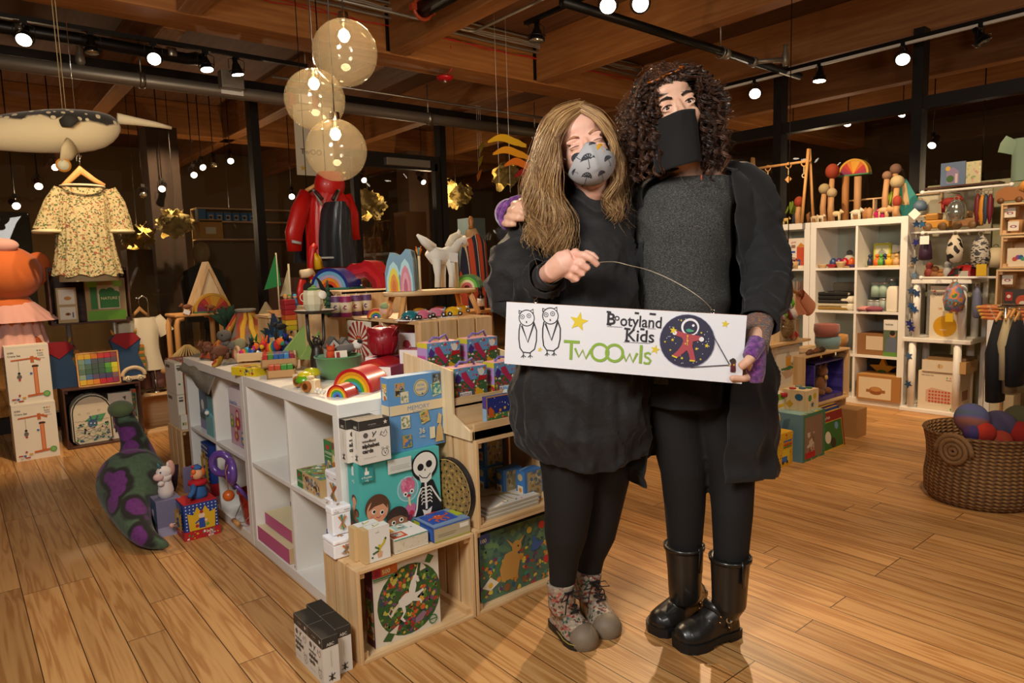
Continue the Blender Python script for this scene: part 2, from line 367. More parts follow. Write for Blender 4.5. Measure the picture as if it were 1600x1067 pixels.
for y in(-2.6,-1.37,-.15,1.07,2.29,3.5,4.8,6.1):fr_.box(GX-.06,GX+.06,y-.04,y+.04,0,3.0,'frame')
fr_.box(GX-.05,GX+.05,-2.6,GY,2.36,2.46,'frame');fr_.box(GX-.05,GX+.05,-2.6,GY,0,.12,'frame')
struct(fr_,'window_2')
pane(MB().box(-1.5,6.2,GY-.004,GY+.004,.1,2.95,'wall_glass'),'window_3')
pane(MB().box(GX-.004,GX+.004,-2.6,GY-.05,.1,2.38,'wall_glass'),'window_4')
dr=MB()
for x in(3.42,4.44):dr.box(x-.035,x+.035,GY-.05,GY+.03,.02,2.38,'frame')
dr.box(3.42,4.44,GY-.05,GY+.03,.02,.2,'frame');dr.box(3.42,4.44,GY-.05,GY+.03,2.3,2.38,'frame')
d_=struct(dr,'door_1')
MB().box(3.75,4.3,GY-.12,GY-.05,2.32,2.4,'galv').bd('door_closer',d_,bev=.004)
MB().tb([(3.5,GY-.08,.9),(3.5,GY-.08,1.3)],.012,'steel').bd('door_handle',d_)
struct(MB().box(-3.5,13,13.4,13.5,0,3.42,M('6a5434',.9)),'wall_far')
struct(MB().box(12.9,13,-3,13.4,0,3.42,M('57452f',.9)),'wall_right')
struct(MB().box(-3.5,-3.4,-3,13.5,0,3.42,M('4a3522',.9)),'wall_left')
trim(MB().box(2.0,2.35,9.2,9.55,0,3.0,M('33241a',.8)));trim(MB().box(5.6,5.95,9.2,9.55,0,3.0,M('4a3220',.8)))
# -- pipes, conduits, wires
def pipe(name,pts,r,mat,label,cat='pipe',n=12):return tag(MB().tb(pts,r,mat,n).bd(name),label,cat)
o=em('sprinkler_pipe',(0,6.05,2.72),'long grey horizontal pipe running above the hanging dress along the glass wall','pipe')
MB().tb([(-1.5,0,0),(6.1,0,0)],.052,'galv',16).bd('main_pipe',o)
for x in(1.32,3.95,5.4):MB().tb([(x-.02,0,0),(x+.02,0,0)],.062,'steel',16).cyl((x,0,0),(x,0,.34),.006,'steel').bd('hanger',o)
for x in(2.50,2.72):MB().tb([(x-.03,0,0),(x+.03,0,0)],.07,M('a8401f',.5),14).bd('coupling',o)
MB().box(1.9,2.08,-.058,-.05,-.03,.03,'paper').bd('pipe_label',o);MB().box(2.56,2.68,-.07,-.062,-.02,.05,'paper').bd('pipe_label',o)
MB().lt([(.02,0),(.035,.03),(.03,.07),(.012,.12),(.03,.16),(.004,.2)],'galv',12,c=(.92,0,.05)).bd('valve',o)
o=em('black_pipe',(0,5.75,2.9),'black pipe with an elbow and silver collars over the narwhal','pipe')
MB().tb([(-1.5,.1,0),(.9,.1,0),(1.6,.1,-.02),(1.72,.14,0),(1.74,.3,.06),(1.74,.5,.1)],.045,'black_metal',12).bd('main_pipe',o)
for x in(.55,1.5):MB().tb([(x-.03,.1,0),(x+.03,.1,0)],.05,'steel',12).bd('coupling',o)
a=onz(1060,62,2.85);
o=em('long_black_pipe',(0,a.y,2.85),'black pipe crossing the ceiling above the dark curly haired woman','pipe')
MB().tb([(3.2,0,.02),(6.2,0,0)],.032,'black_metal',12).bd('main_pipe',o)
for x in(5.02,5.42):MB().tb([(x-.02,0,0),(x+.02,0,0)],.043,'galv',12).bd('coupling',o)
MB().cyl((4.95,0,0),(4.95,0,.5),.006,'steel').torus((4.95,0,0),.045,.006,'steel','x').bd('hanger',o)
MB().tb([(5.42,0,0),(5.5,-.1,0),(5.62,-.18,.01)],.02,'galv').lt([(.02,-.05),(.03,0),(.025,.05),(.012,.09),(.02,.12)],'galv',12,c=(5.62,-.18,.01)).bd('sprinkler_branch',o)
a=onz(660,10,3.08)
o=em('drain_pipe',(a.x,a.y,3.06),'thick black pipe with a rust red clamp beside the top brackets','pipe')
MB().tb([(0,-2.5,0),(0,.02,0)],.06,'black_metal',16).bd('main_pipe',o)
MB().torus((0,.0,0),.07,.014,M('a8401f',.5),'y').box(-.1,.1,-.02,.02,-.02,.02,M('a8401f',.5)).bd('coupling',o)
GF=5.20
def wires(name,z,r,mat,label,x0=-1,x1=6.2,n=1,dy=0,sag=.008,seed=1):
 rn=random.Random(seed);mb=MB()
 for q in range(n):
  zz=z+q*r*2.2;mb.tb([(x0+(x1-x0)*i/40,GF-dy-rn.uniform(0,.006),zz+rn.uniform(-sag,sag))for i in range(41)],r,mat,6)
 return tag(mb.bd(name),label,'cable')
wires('conduit',3.27,.014,'galv','thin grey conduit running along the big ceiling beam',dy=.03,sag=.001)
wires('conduit',3.39,.011,'galv','upper thin conduit along the top of the big ceiling beam',dy=.03,sag=.001)
wires('cable_bundle',3.30,.006,M('8b8276',.6),'bundle of grey cables sagging along the big ceiling beam',n=4,dy=.06)
wires('red_cable',3.21,.004,M('b3201c',.5),'thin red alarm cable running along the big ceiling beam',n=2,dy=.01,sag=.015)
p=onz(740,50,3.12);q=onz(530,0,3.12)
pipe('bent_conduit',[q+V((-.6,0,0)),p+V((-.06,0,0)),p+V((-.02,-.01,0)),p+V((0,-.05,0)),p+V((0,-1.5,0))],.012,'galv','thin conduit bending sideways below the ceiling beside the thick black pipe','conduit')
a=ony(850,170,6.0)
_o=pipe('thin_rail',[(2.3,5.9,2.86),(4.2,5.9,2.86),(6.0,5.9,2.86)],.012,'steel','thin metal rail with a bent end below the big ceiling beam','conduit')
for x in(2.6,5.8):MB().cyl((x,5.9,2.86),(x,5.9,3.42),.005,'steel').bd('hanger',_o)
o=em('fire_alarm',(4.0,5.3,2.94),'round red fire alarm hanging below the ceiling beam','fire alarm')
al=ony(695,122,5.3);o.location=al
MB().lt([(.0,-.022),(.05,-.02),(.078,0),(.075,.012),(.05,.02),(.0,.02)],M('b5121b',.35),24).bd('body',o)
MB().lt([(.045,.018),(.05,.06),(.02,.065)],'clear',16).bd('housing',o)
MB().ell((-.0,0,-.03),(.025,.025,.02),'chrome').bd('strobe',o)
MB().tb([(0.02,0,.02),(.06,-.02,.08),(.06,-.05,.15),(.02,-.08,.26)],.006,M('b3201c',.5)).bd('wire',o)
for x,nm in((3.2,'black steel joist bracket by the thick black pipe'),(4.84,'black steel joist bracket left of the long black pipe')):
 mb=MB();mb.box(x-.18,x+.02,5.205,5.22,3.02,3.38,'black_metal').pr([(0,0),(.03,0),(.06,.3),(0,.34)],0,.012,'black_metal',Matrix.Translation((x+.0,5.12,3.0))@Matrix.Rotation(pi/2,4,'Z'))
 tag(mb.bd('joist_bracket'),nm,'bracket')
# -- track lights
def head(loc,aim,label,on=True,r=.05,cage=True,group='track spotlights'):
 """black can on a yoke hanging from the track, facing aim"""
 e=em('track_light',loc,label,'track light',None)
 d=(V(aim)-V(loc)).normalized();R=d.to_track_quat('Z','Y').to_matrix().to_4x4()
 MB().box(-.02,.02,-.015,.015,-.02,.015,'black_metal').cyl((0,0,0),(0,0,-.05),.008,'black_metal').bd('adapter',e)
 T=Matrix.Translation((0,0,-.10))@R
 mb=MB();mb.T=T
 if cage:
  mb.lt([(.018,-.09),(.02,-.05),(.03,-.03),(r*.75,0),(r,.03),(r*1.04,.035),(r*1.0,.04),(r*.9,.036)],'black_metal',20)
  mb.torus((0,0,.01),r*1.12,.003,'black_metal','z')
 else:mb.lt([(r*.7,-.12),(r*.75,-.118),(r*.8,.02),(r*.95,.03),(r*.95,.04),(r*.85,.036)],'black_metal',20)
 mb.bd('lamp_housing',e)
 mb=MB();mb.T=T;mb.lt([(.0,.041),(r*.88,.041),(r*.88,.036),(0,.036)],'lampface' if on else M('c9c3b4',.15,.9),20);mb.bd('lens',e)
 y=MB();s_=r*1.2;y.tb([(-s_,0,-.1),(-s_,0,-.03),(-s_*.5,0,-.02),(s_*.5,0,-.02),(s_,0,-.03),(s_,0,-.1)],.003,'black_metal',6);y.bd('yoke',e)
 return e
a0=(onz(0,20,2.93)+onz(400,87,2.93))/2
tag(MB().box(-1.2,2.55,a0.y-.018,a0.y+.018,2.9,2.93,'black_metal').bd('light_track'),'black light track over the narwhal and the floral dress','light track')
for px,aim,l,on in((35,(.2,4.6,1.7),'leftmost spotlight of the row over the narwhal, lit face to the left',1),(140,(.9,5.4,.6),'unlit wire yoke spotlight second from the left over the narwhal',0),(238,(.9,3.6,1.2),'round spotlight glowing towards the viewer above the dress hanger',1),(320,(1.8,5.2,.8),'small glowing spotlight beside the junction box on the left track',1),(368,(2.3,5.6,.4),'rightmost spotlight of the left track, pointing down',1)):
 q=ony(px,20+67*px/400,a0.y);head((q.x,a0.y,2.9),aim,l,on)
tag(MB().box(1.88,2.06,5.9,6.0,2.72,2.86,'galv').bd('junction_box',bev=.004),'small grey junction box hanging beside the left track lights','junction box')
TX=5.95
tag(MB().box(TX-.018,TX+.018,.2,4.35,2.845,2.875,'black_metal').box(TX-.012,TX+.012,.2,4.35,2.825,2.845,M('cfc8bc',.5)).bd('light_track'),'light track crossing above the shelves on the right','light track')
for px,py,aim,l,on in((1180,128,(4.2,2.6,1.2),'glowing round spotlight just right of the curly dark hair',1),(1281,103,(5.8,3.0,.8),'dim spotlight pointing down above the wooden play gym',1),(1412,70,(4.5,1.9,1.3),'bright oval spotlight beside the dark window post on the right',1),(1533,46,(6.1,1.2,1.7),'rightmost spotlight on the right track, tilted away',0)):
 q=onx(px,py,TX);head((TX,q.y,2.84),aim,l,on,r=.055)
q=onz(838,32,2.95)
tag(MB().box(q.x-.016,q.x+.016,q.y-1.6,q.y+.12,2.95,2.975,'black_metal').bd('light_track'),'short black light track above the smaller woman','light track')
head((q.x,q.y,2.95),(3.4,3.9,1.4),'silver spotlight hanging alone above the smaller woman',0,r=.06)
for px,l in((950,'spotlight at the top edge, left of the brightest one'),(1000,'brightest round spotlight cut by the top edge of the picture')):
 q=onz(px,-22,2.9);head(q,(1.2,.8,1.3)if px==1000 else(2.0,2.0,1.2),l,1,r=.055)
# -- globe pendants
for(px,py,r,d,l)in((539,83,47,2.83,'highest of the three clear glass globe pendants'),(492,156,44,3.0,'leftmost of the three clear glass globe pendants'),(525.5,235,45,2.93,'lowest of the three clear glass globe pendants')):
 c=Q(px,py,d);R_=r*(d*1.02)/FPX;e=em('globe_pendant',c,l,'pendant lamp')
 n=14;prof=[(max(R_*sin(t),.0),R_*cos(t))for t in[pi-(pi-.22)*i/n for i in range(n+1)]]
 MB().lt(prof,'globe',36).bd('glass_globe',e);
 MB().lt([(R_*.22,R_*.97),(R_*.2,R_*1.0),(.022,R_*1.02),(.02,R_*1.22),(.006,R_*1.24)],'chrome',20).bd('socket',e)
 MB().tb([(0,0,R_*1.2),(0,0,3.1-c.z)],.003,'black',6).bd('cord',e)
 MB().lt([(.012,R_*.95),(.014,R_*.8),(.03,R_*.66),(.036,R_*.5),(.026,R_*.3),(0,R_*.24)],'clear',16).bd('bulb_glass',e)
 MB().lt([(0,R_*.74),(.018,R_*.64),(.023,R_*.5),(.013,R_*.36),(0,R_*.32)],'bulb',12).bd('filament',e)
 light('pendant_light','POINT',c+V((0,0,R_*.5)),5,(1,.7,.4),shadow_soft_size=.02)
# == left display by the glass wall
FLORAL=noisy('floral',[(0,'b3a478'),(.42,'9d8c60'),(.55,'545f38'),(.68,'b5a880'),(.8,'8f4a32'),(.88,'b8aa82'),(.94,'434e30')],ns=110,vor=True,interp='CONSTANT',rough=.8,bump=.1,dist=.001)
TEALW='2c7f7c'
def crane_art(fl=1):
 o='c4642a';return[('r',0,.965,1,.97,'d8d2c4'),('t',.06,.87,.045,'6086',"3a342c"),('t',.06,.815,.045,'Crane Set',"3a342c"),('s',.74,.9,.02,'2c8a5a'),('s',.8,.9,.02,'c8472c'),('s',.86,.9,.02,'e3b528'),('t',.73,.84,.034,'PLAN','3a342c'),('t',.73,.80,.034,'TOYS','3a342c'),('r',.68,.765,.9,.771,'9a938a'),('p',[(.12,.74),(.72,.765),(.72,.79),(.12,.765)],o),('r',.56,.70,.64,.81,o),('p',[(.64,.76),(.78,.72),(.8,.75),(.66,.79)],o),('r',.6,.14,.7,.66,o),('r',.62,.16,.68,.64,'d98a55'),('r',.58,.62,.73,.65,'2a2420'),('r',.28,.55,.286,.75,'3a342c'),('c',.28,.53,.02,'26211d'),('c',.28,.47,.035,'6a6258'),('r',.255,.4,.305,.43,'b3261e'),('r',.52,.5,.58,.53,'3f6aa0'),('p',[(.42,.11),(.84,.13),(.84,.165),(.42,.145)],o),('c',.86,.14,.052,'5f9a45'),('c',.86,.14,.035,'84b765'),('s',.24,.15,.028,'a8261e'),('r',.06,.08,.16,.1,'a8261e'),('r',.17,.07,.23,.1,'3f6aa0'),('r',.2,.04,.32,.06,'a8261e'),('r',.3,.09,.38,.12,'d9a13a'),('t',.1,.02,.04,'3+','3a342c')]
CR_L=[('t',.2,.86,.04,'PLAN','3a342c'),('s',.3,.92,.02,'c8472c'),('s',.45,.92,.02,'2c8a5a'),('r',.1,.1,.8,.104,'9a938a')]+[('c',.3+.35*(i%2),.74-.1*(i//2),.025,'a39c8c')for i in range(10)]
pb('crane_set_box','upper of the two cream crane set cartons under the orange doll','toy box',FB(26,95.3,633,719,5.55,0),.26,front=crane_art(),left=CR_L,col='e9e0cc')
r=FB(19.7,83.4,540,632,5.56);z1=onz(26,719,0)and FB(26,95.3,633,719,5.55,0)[4]
bpy.data.objects['crane_set_box']['label']='lower of the two cream crane set cartons, standing on the floor'
pb('crane_set_box','upper of the two cream crane set cartons, under the orange doll',"toy box",(r[0]-.015,r[1],z1+.001,r[3]+.02,r[4]),.26,front=crane_art(),left=CR_L,col='e9e0cc')
e=em('stuffed_doll',(.22,5.86,z1+r[4]),'large orange stuffed doll in a ruffled pink dress at the left edge','doll');OR=M('c4601c',.8,sheen=.3,bump=.2,bs=300)
h_=ony(2,428,5.86);zb=h_.z-(z1+r[4])
mb=MB();mb.ell((h_.x-.22,0,zb),(.24,.2,.2),OR,28,20);mb.ell((h_.x-.22,0,zb-.32),(.2,.16,.22),OR);
mb.tb([(.0,0,.15),(.12,-.05,.1),(.22,-.1,.0),(.25,-.12,-.04)],[.05,.05,.045,.03],M('9c4516',.8),12);mb.bd('body',e)
ea=ony(55,422,5.86);mb=MB();mb.ell((ea.x-.22,0,ea.z-e.location.z),(.09,.03,.13),M('b5561a',.8),rot=(0,.35,0));mb.ell((ea.x-.22-.03,-.02,ea.z-e.location.z),(.04,.02,.08),M('a64d18',.8),rot=(0,.35,0));mb.bd('ear',e)
PK=M('cf9a8e',.75,sheen=.3)
def skirt(u,v):
 a=2*pi*u;rr=(.19+.05*v)*(1+.05*sin(18*a));return(h_.x-.22+rr*cos(a),rr*.8*sin(a),zb-.29-.27*v)
mb=MB();mb.grid(skirt,90,8,PK,closed=True);mb.bd('dress',e)
def ruf(u,v):
 a=2*pi*u;rr=(.17+.13*v)*(1+.03*v*sin(22*a));return(h_.x-.22+rr*cos(a),rr*.75*sin(a),zb-.2-.13*v)
mb=MB();mb.grid(ruf,110,6,PK,closed=True);mb.ell((h_.x-.21,-.1,zb+.19),(.1,.05,.05),PK);mb.bd('ruffle',e)
C1=FB(105,226,605,703,5.66,0);zc=.43
crate('dark_crate','dark brown crate on the floor holding the cream backpack',.56,5.66,0,.49,.32,zc,wood_='walnut')
e=em('backpack',(.60+.13,5.72,.012),'cream child backpack printed with a blue rabbit and green waves','backpack')
mb=MB();w2=.128;hh=.36
def arch(w,h,r0,n=10):
 P=[(-w,r0),(-w+r0,0),(w-r0,0),(w,r0)];return P+[(w*cos(a),h-w*1.0+w*1.0*sin(a))for a in[pi*i/n for i in range(n+1)]]
mb.pr(arch(w2,hh,.03),0,.11,'d8cdb2',smooth=True);mb.bd('bag_body',e,bev=.012)
mb=MB();mb.tb([(x,-.002,z)for x,z in arch(w2*.93,hh*.965,.03)],.004,'2a2a2a',6,closed=True);mb.bd('zipper',e)
mb=MB();F_=fr((-w2,-.0015,0),(1,0,0),(0,0,1));G='4f9a6a'
lines=lambda y0,a,n,ph:[(.08+.84*i/24,y0+a*sin(ph+i*n/24*2*pi))for i in range(25)]
art(mb,F_,2*w2,hh,[('p',[(.3,.46),(.5,.56),(.85,.58),(.72,.42)],G),('b',.08,.05,.92,.42,['4f9a6a','d8cdb2','3d5b7c','d8cdb2','2a2a2a'],46,3,.035),('c',.5,.4,.085,'3b5f86'),('p',[(.46,.45),(.43,.56),(.47,.56),(.5,.46)],'3b5f86'),('p',[(.56,.45),(.62,.56),(.66,.54),(.6,.44)],'3b5f86'),('c',.46,.41,.012,'f2ead5'),('c',.55,.4,.012,'f2ead5')]+[('l',lines(.08+.035*i,.018,3+i%3,i),.007,['4f9a6a','3d5b7c','2a2a2a','d8cdb2'][i%4])for i in range(9)]+[('l',lines(.47,.012,9,0),.005,'2a2a2a'),('o',.2,.62,.02,.005,'2a2a2a',.6),('o',.42,.62,.02,.005,'2a2a2a',.6),('o',.68,.66,.02,.005,'2a2a2a',.6)])
mb.bd('printed_pocket',e)
MB().tb([(-.03,.05,hh),(-.02,.05,hh+.02),(.02,.05,hh+.02),(.03,.05,hh)],.006,'2a2a2a',6).bd('carry_loop',e);mb=MB();mb.tb([(w2,.04,.2),(w2+.025,.02,.17),(w2+.02,.02,.05)],.007,'2a2a2a',6);mb.bd('strap',e)
BUSY=['8d2f2a','c9b48a','3a3a3a','d9d0bd','a0562f','5c6c86','b98a3c']
pbox('puzzle_box','white puzzle box with a round dark picture behind the backpack','puzzle box',.845,5.74,.013,.155,.05,.34,'dcd5c6',front=[('c',.42,.5,.3,'6b4438'),('b',.05,.2,.8,.85,BUSY,150,7,.05,(.42,.5,.31)),('p',[(.6,.9),(.75,.92),(.72,.82)],'57483c')],left=[('r',0,0,1,1,'3f6b4a')])
pbox('puzzle_box','thin green edged puzzle box at the right end inside the dark crate','puzzle box',1.003,5.76,.013,.03,.05,.35,'d8d0bd',front=[('r',.1,.02,.9,.98,'3f7a4c'),('b',.1,.1,.9,.9,BUSY,30,9,.03),('r',0,.93,1,1,'cf5a2a')])
e=em('block_tray',(.665,5.70,zc),'wooden tray of rainbow coloured square blocks on the dark crate','toy');e.rotation_euler=(-.12,0,0)
W_=.27;H_=.245
MB().box(0,W_,0,.03,0,.01,'beech').box(0,W_,0,.03,H_-.01,H_,'beech').box(0,.01,0,.03,0,H_,'beech').box(W_-.01,W_,0,.03,0,H_,'beech').box(0,W_,.024,.03,0,H_,'beech').bd('tray',e,bev=.001)
cols=['d9a928 d9a928 d67a22 c23a26 b8253c 8a3a3c','7d9a86 5c87a0 4f5560 4c5358 5a5260 5e4a56','6f8a72 4c6a58 3f5548 3d5a4a 5aa032 cfc92e','55755f 40604e 3c5246 3a5c46 46883a c9b82c','88a08a 4c6c9a 5a4c6c 4c4668 45406a 7c5a60','d9b02a d99a28 d8822a c0222a b02040 8c3050']
for j,rw in enumerate(cols):
 for i,c in enumerate(rw.split()):
  MB().box(.0115+i*.0413,.0115+i*.0413+.0403,-.003,.022,H_-.0115-(j+1)*.037,H_-.0115-j*.037-.001,M(c,.5)).bd('block',e,bev=.002)
e=em('wooden_toy_car',(1.02-.075,5.70,zc),'arched cream wooden toy car with cut out wheels on the dark crate','toy car');a=[(0,.02),(.0,.05)]+[(.075-.075*cos(t),.045+.06*sin(t))for t in[pi*i/12 for i in range(13)]]+[(.15,.02)]
MB().tb([(p[0],0,p[1])for p in a[1:-1]],.014,M('cdb691',.6),10).box(.0,.15,-.02,.02,.018,.04,M('cdb691',.6)).bd('car_body',e,bev=.003)
for x in(.035,.115):
 mb=MB();mb.cyl((x,-.028,.024),(x,.028,.024),.022,M('d8c6a4',.6),20);
 for k in range(6):mb.cyl((x+.012*cos(k*pi/3),-.0285,.024+.012*sin(k*pi/3)),(x+.012*cos(k*pi/3),-.027,.024+.012*sin(k*pi/3)),.004,'black',8)
 mb.bd('wheel',e)
zu=ony(140,505,5.85).z
e=em('metal_stand',(0,0,0),'grey tubular metal stand carrying the upper dark crate','stand')
for px in(112,183):
 q=ony(px,560,5.82);MB().cyl((q.x,5.82,zc+.001),(q.x,5.82,zu-.001),.017,M('8a857c',.4,.5)).bd('leg',e)
U=FB(80,207,408,500,5.80);crate('dark_crate','upper dark brown crate with two boxed toys behind the floral dress',U[0],5.80,zu,U[3],.22,U[4],wood_='walnut')
WT=[('r',.1,.1,.9,.45,'e9e2d2'),('r',.1,.53,.9,.95,'e9e2d2'),('c',.55,.7,.09,'c98b3e',.6),('c',.5,.25,.07,'b5722e',.6),('c',.5,.25,.03,'3a2a1c'),('r',.72,.15,.78,.3,'2f4f7c'),('r',0,.49,1,.495,'4a3a28')]
q=FB(91,122.5,450,495,5.83,zu+.013);pbox('wooden_toy_box','cream box with two orange toy pictures in the upper dark crate','toy box',q[0],5.83,q[2],q[3],.09,q[4],'c9ab78',front=WT)
q=FB(136,199,440,490,5.84,zu+.013);pbox('craft_kit_box','green windowed nature kit box in the upper dark crate','toy box',q[0],5.84,q[2],q[3],.06,q[4]+.02,'a88d5c',front=[('r',.03,.02,.97,.24,'6fae2e'),('r',.12,.28,.28,.84,'2f7a33'),('r',.3,.28,.84,.84,'d8cfae'),('r',.34,.3,.82,.66,'2f7a33'),('c',.45,.66,.1,'2f7a33'),('c',.62,.68,.1,'2f7a33'),('c',.76,.62,.08,'2f7a33'),('t',.58,.5,.09,'NATURE','e9d9a0','c'),('r',.05,.8,.3,.95,'8fc43a'),('r',.7,.8,.92,.95,'8fc43a')])
def owl(px,py0,py1,y,lab,flip=1):
 b_=ony(px,py1,y);t_=ony(px,py0,y);h=t_.z-b_.z;e=em('owl_cushion',(b_.x,y,b_.z),lab,'cushion')
 prof=[(-.1,.0),(.1,.0),(.115,.08),(.075,.2),(.1,.3),(.105,h-.05),(.06,h),(-.06,h),(-.105,h-.05),(-.1,.3),(-.075,.2),(-.115,.08)]
 MB().pr(prof,-.03,.03,M('274464',.85,bump=.3,bs=500),smooth=True).bd('cushion_body',e,bev=.02)
 MB().pr([(-.1,h-.045),(0,h-.12),(.1,h-.045),(.055,h+.002),(-.055,h+.002)],-.035,-.028,M('8f1720',.85)).bd('forehead',e,bev=.004)
 for s_ in(-1,1):
  MB().tb([(s_*.07,0,h-.01),(s_*.085,0,h+.03)],[.012,.004],M('c98a2e',.8),8).bd('ear',e)
 mb=MB()
 for k in range(8):
  mb.box(.065,.125,-.015,.015,.07+.024*k,.07+.024*(k+1),M(['5c6b2e','b5722e'][k%2],.85))
 mb.bd('wing',e,bev=.003)
 return e
o1=owl(96,528,600,5.80,'blue owl cushion with a red forehead beside the crane cartons')
o2=owl(200,514,588,5.80,'blue owl cushion with striped green wing beside the white tee')
for o_ in(o1,o2):o_.location.z=zc+.001
Y_=5.55;e=em('childs_dress',ony(128,300,Y_),'cream floral child dress hanging high on a wooden hanger','dress');c0=e.location.copy()
def LP(px,py,dy=0):p=ony(px,py,Y_+dy);return V((p.x-c0.x,p.y-c0.y,p.z-c0.z))
def gown(u,v):
 a=2*pi*u;L_=[(97,170,293),(92,172,318),(90,172,345),(88,183,400),(84,192,432)];f=v*4;i=min(int(f),3);t=f-i
 l,r_,yy=[L_[i][k]*(1-t)+L_[i+1][k]*t for k in range(3)]
 A=LP(l,yy);B=LP(r_,yy);cx=(A.x+B.x)/2;w=(B.x-A.x)/2;fo=1+.05*v*sin(13*a)+.03*v*sin(29*a+1)
 return(cx+w*fo*cos(a),.11*(.5+.9*v)*fo*sin(a),A.z+.01*sin(9*a)*v)
mb=MB();mb.grid(gown,120,24,FLORAL(),closed=True);mb.bd('gown',e)
for s_,pts in((-1,[(98,297),(86,318),(78,345),(74,362)]),(1,[(168,297),(180,318),(187,345),(189,362)])):
 mb=MB();P=[LP(*p)for p in pts];mb.tb(P,[.055,.065,.075,.085],FLORAL(),18,caps=False,flat=.6);mb.bd('sleeve',e)
 mb=MB();mb.torus(P[-1],.078,.012,'c9bd94','z',20,8);mb.bd('cuff',e)
mb=MB();mb.torus(LP(129,292),.13,.008,M('d8ccaa',.8),'z',24,6);mb.bd('collar',e)
mb=MB();P=LP(84,432);Q_=LP(192,425);mb.grid(lambda u,v:((P.x+Q_.x)/2+(Q_.x-P.x)*.43*cos(2*pi*u),.12*sin(2*pi*u),P.z+.03-.07*v),60,3,M('b39c74',.8),closed=True);mb.bd('petticoat',e)
mb=MB();mb.tb([LP(96,292),LP(106,284),LP(123,268),LP(125,264),LP(128,268),LP(148,282),LP(164,290)],[.012,.018,.022,.024,.022,.018,.012],'beech',10,flat=.5);mb.bd('hanger_bar',e)
mb=MB();mb.tb([LP(125,264),LP(124,250),LP(127,243),LP(122,240),LP(119,246),LP(120,252)],.004,'chrome',8);mb.cyl(LP(124,246),LP(124,246)+V((0,0,1.5)),.003,'chrome',6);mb.bd('hanger_hook',e)
k0=FB(224,274,611,677,5.78,0);crate('light_crate','light pine crate on the floor carrying the chrome garment stand',k0[0],5.78,0,.34,.26,.30)
q=ony(235,500,5.9);e=em('garment_stand',(q.x,5.9,.301),'chrome garment stand with a round base on the light crate','garment stand')
zt=ony(222,462,5.9).z-.301
MB().lt([(.075,0),(.075,.006),(.02,.012),(.01,.03)],'chrome',24).bd('base',e);MB().tb([(0,0,.02),(-.01,0,zt-.06),(-.015,0,zt-.02),(-.04,0,zt),(-.07,0,zt-.02),(-.075,0,zt-.05)],.007,'chrome',8).bd('pole',e)
Y_=5.92;e=em('white_tshirt',ony(222,490,Y_),'small plain cream tee on a wooden hanger below the upper dark crate','shirt');c0=e.location.copy()
TW=M('d9cdb0',.85,sheen=.2)
def tee(u,v):
 a=2*pi*u;l,r_,yy=(193+3*v,254-8*sin(v*pi)+5*v,498+84*v);A=LP(l,yy);B=LP(r_,yy);w=(B.x-A.x)/2*(1-.35*(1-min(1,v*5)));return((A.x+B.x)/2+w*cos(a),.05*sin(a)*(1+.1*sin(5*a)),A.z)
MB().grid(tee,60,16,TW,closed=True).bd('shirt_body',e)
MB().tb([LP(204,497),LP(194,510),LP(187,524)],[.05,.055,.06],TW,14,flat=.55,caps=False).bd('sleeve',e);MB().tb([LP(242,497),LP(252,508),LP(261,520)],[.05,.055,.06],TW,14,flat=.55,caps=False).bd('sleeve',e)
MB().tb([LP(205,496),LP(218,482),LP(232,494)],[.01,.02,.01],'beech',8,flat=.5).bd('hanger_bar',e);MB().tb([LP(218,482),LP(216,470),LP(213,464),LP(211,470)],.004,'chrome',6).bd('hanger_hook',e)
for i,(px)in enumerate((228,243)):
 pass
q=ony(230,580,5.96);mb=MB();
mb.tb([(q.x-.03,5.98,.47),(q.x-.03,5.98,.33)],[.05,.055],M('8c5f56',.85),14).tb([(q.x+.07,5.98,.47),(q.x+.08,5.98,.33)],[.05,.055],M('8c5f56',.85),14);tag(mb.bd('hanging_trousers'),'dusty mauve child trousers below the small cream tee','trousers')
zs=.62
S0=ony(272,492,5.35);S1=ony(352,492,5.35);e=em('bentwood_stool',(S0.x,5.35,0),'bentwood stool carrying the pointed wooden house','stool');w_=S1.x-S0.x;zs=S0.z
MB().box(0,w_,-.02,.28,zs-.02,zs,'beech').bd('seat',e,bev=.006)
for x in(.012,w_-.03):
 for y in(0,.24):MB().tb([(x+.05*(1 if x<.1 else-1),y,zs-.028),(x+.012*(1 if x<.1 else-1),y,zs-.035),(x,y,zs-.08),(x,y,0)],.02,'beech',8).bd('leg',e)
B0=ony(296,478,5.42);B1=ony(364,478,5.42);T0=ony(330,408,5.42);W_=B1.x-B0.x;H_=T0.z-zs
e=em('wooden_a_frame_house',(B0.x,5.42,zs),'tall pointed bare wood house with a round hole on the bentwood stool','toy house')
MB().pr([(.03,0),(W_-.03,0),(W_/2,H_-.05)],.02,.12,'birch').cyl((W_*.36,.018,H_*.2),(W_*.36,.022,H_*.2),.016,'black',16).bd('house_front',e)
MB().pr([(0,0),(.035,0),(W_/2,H_-.055),(W_/2,H_)],0,.16,'pine_z').bd('roof',e,bev=.003);MB().pr([(W_,0),(W_/2,H_),(W_/2,H_-.055),(W_-.035,0)],0,.16,'pine_z').bd('roof',e,bev=.003)
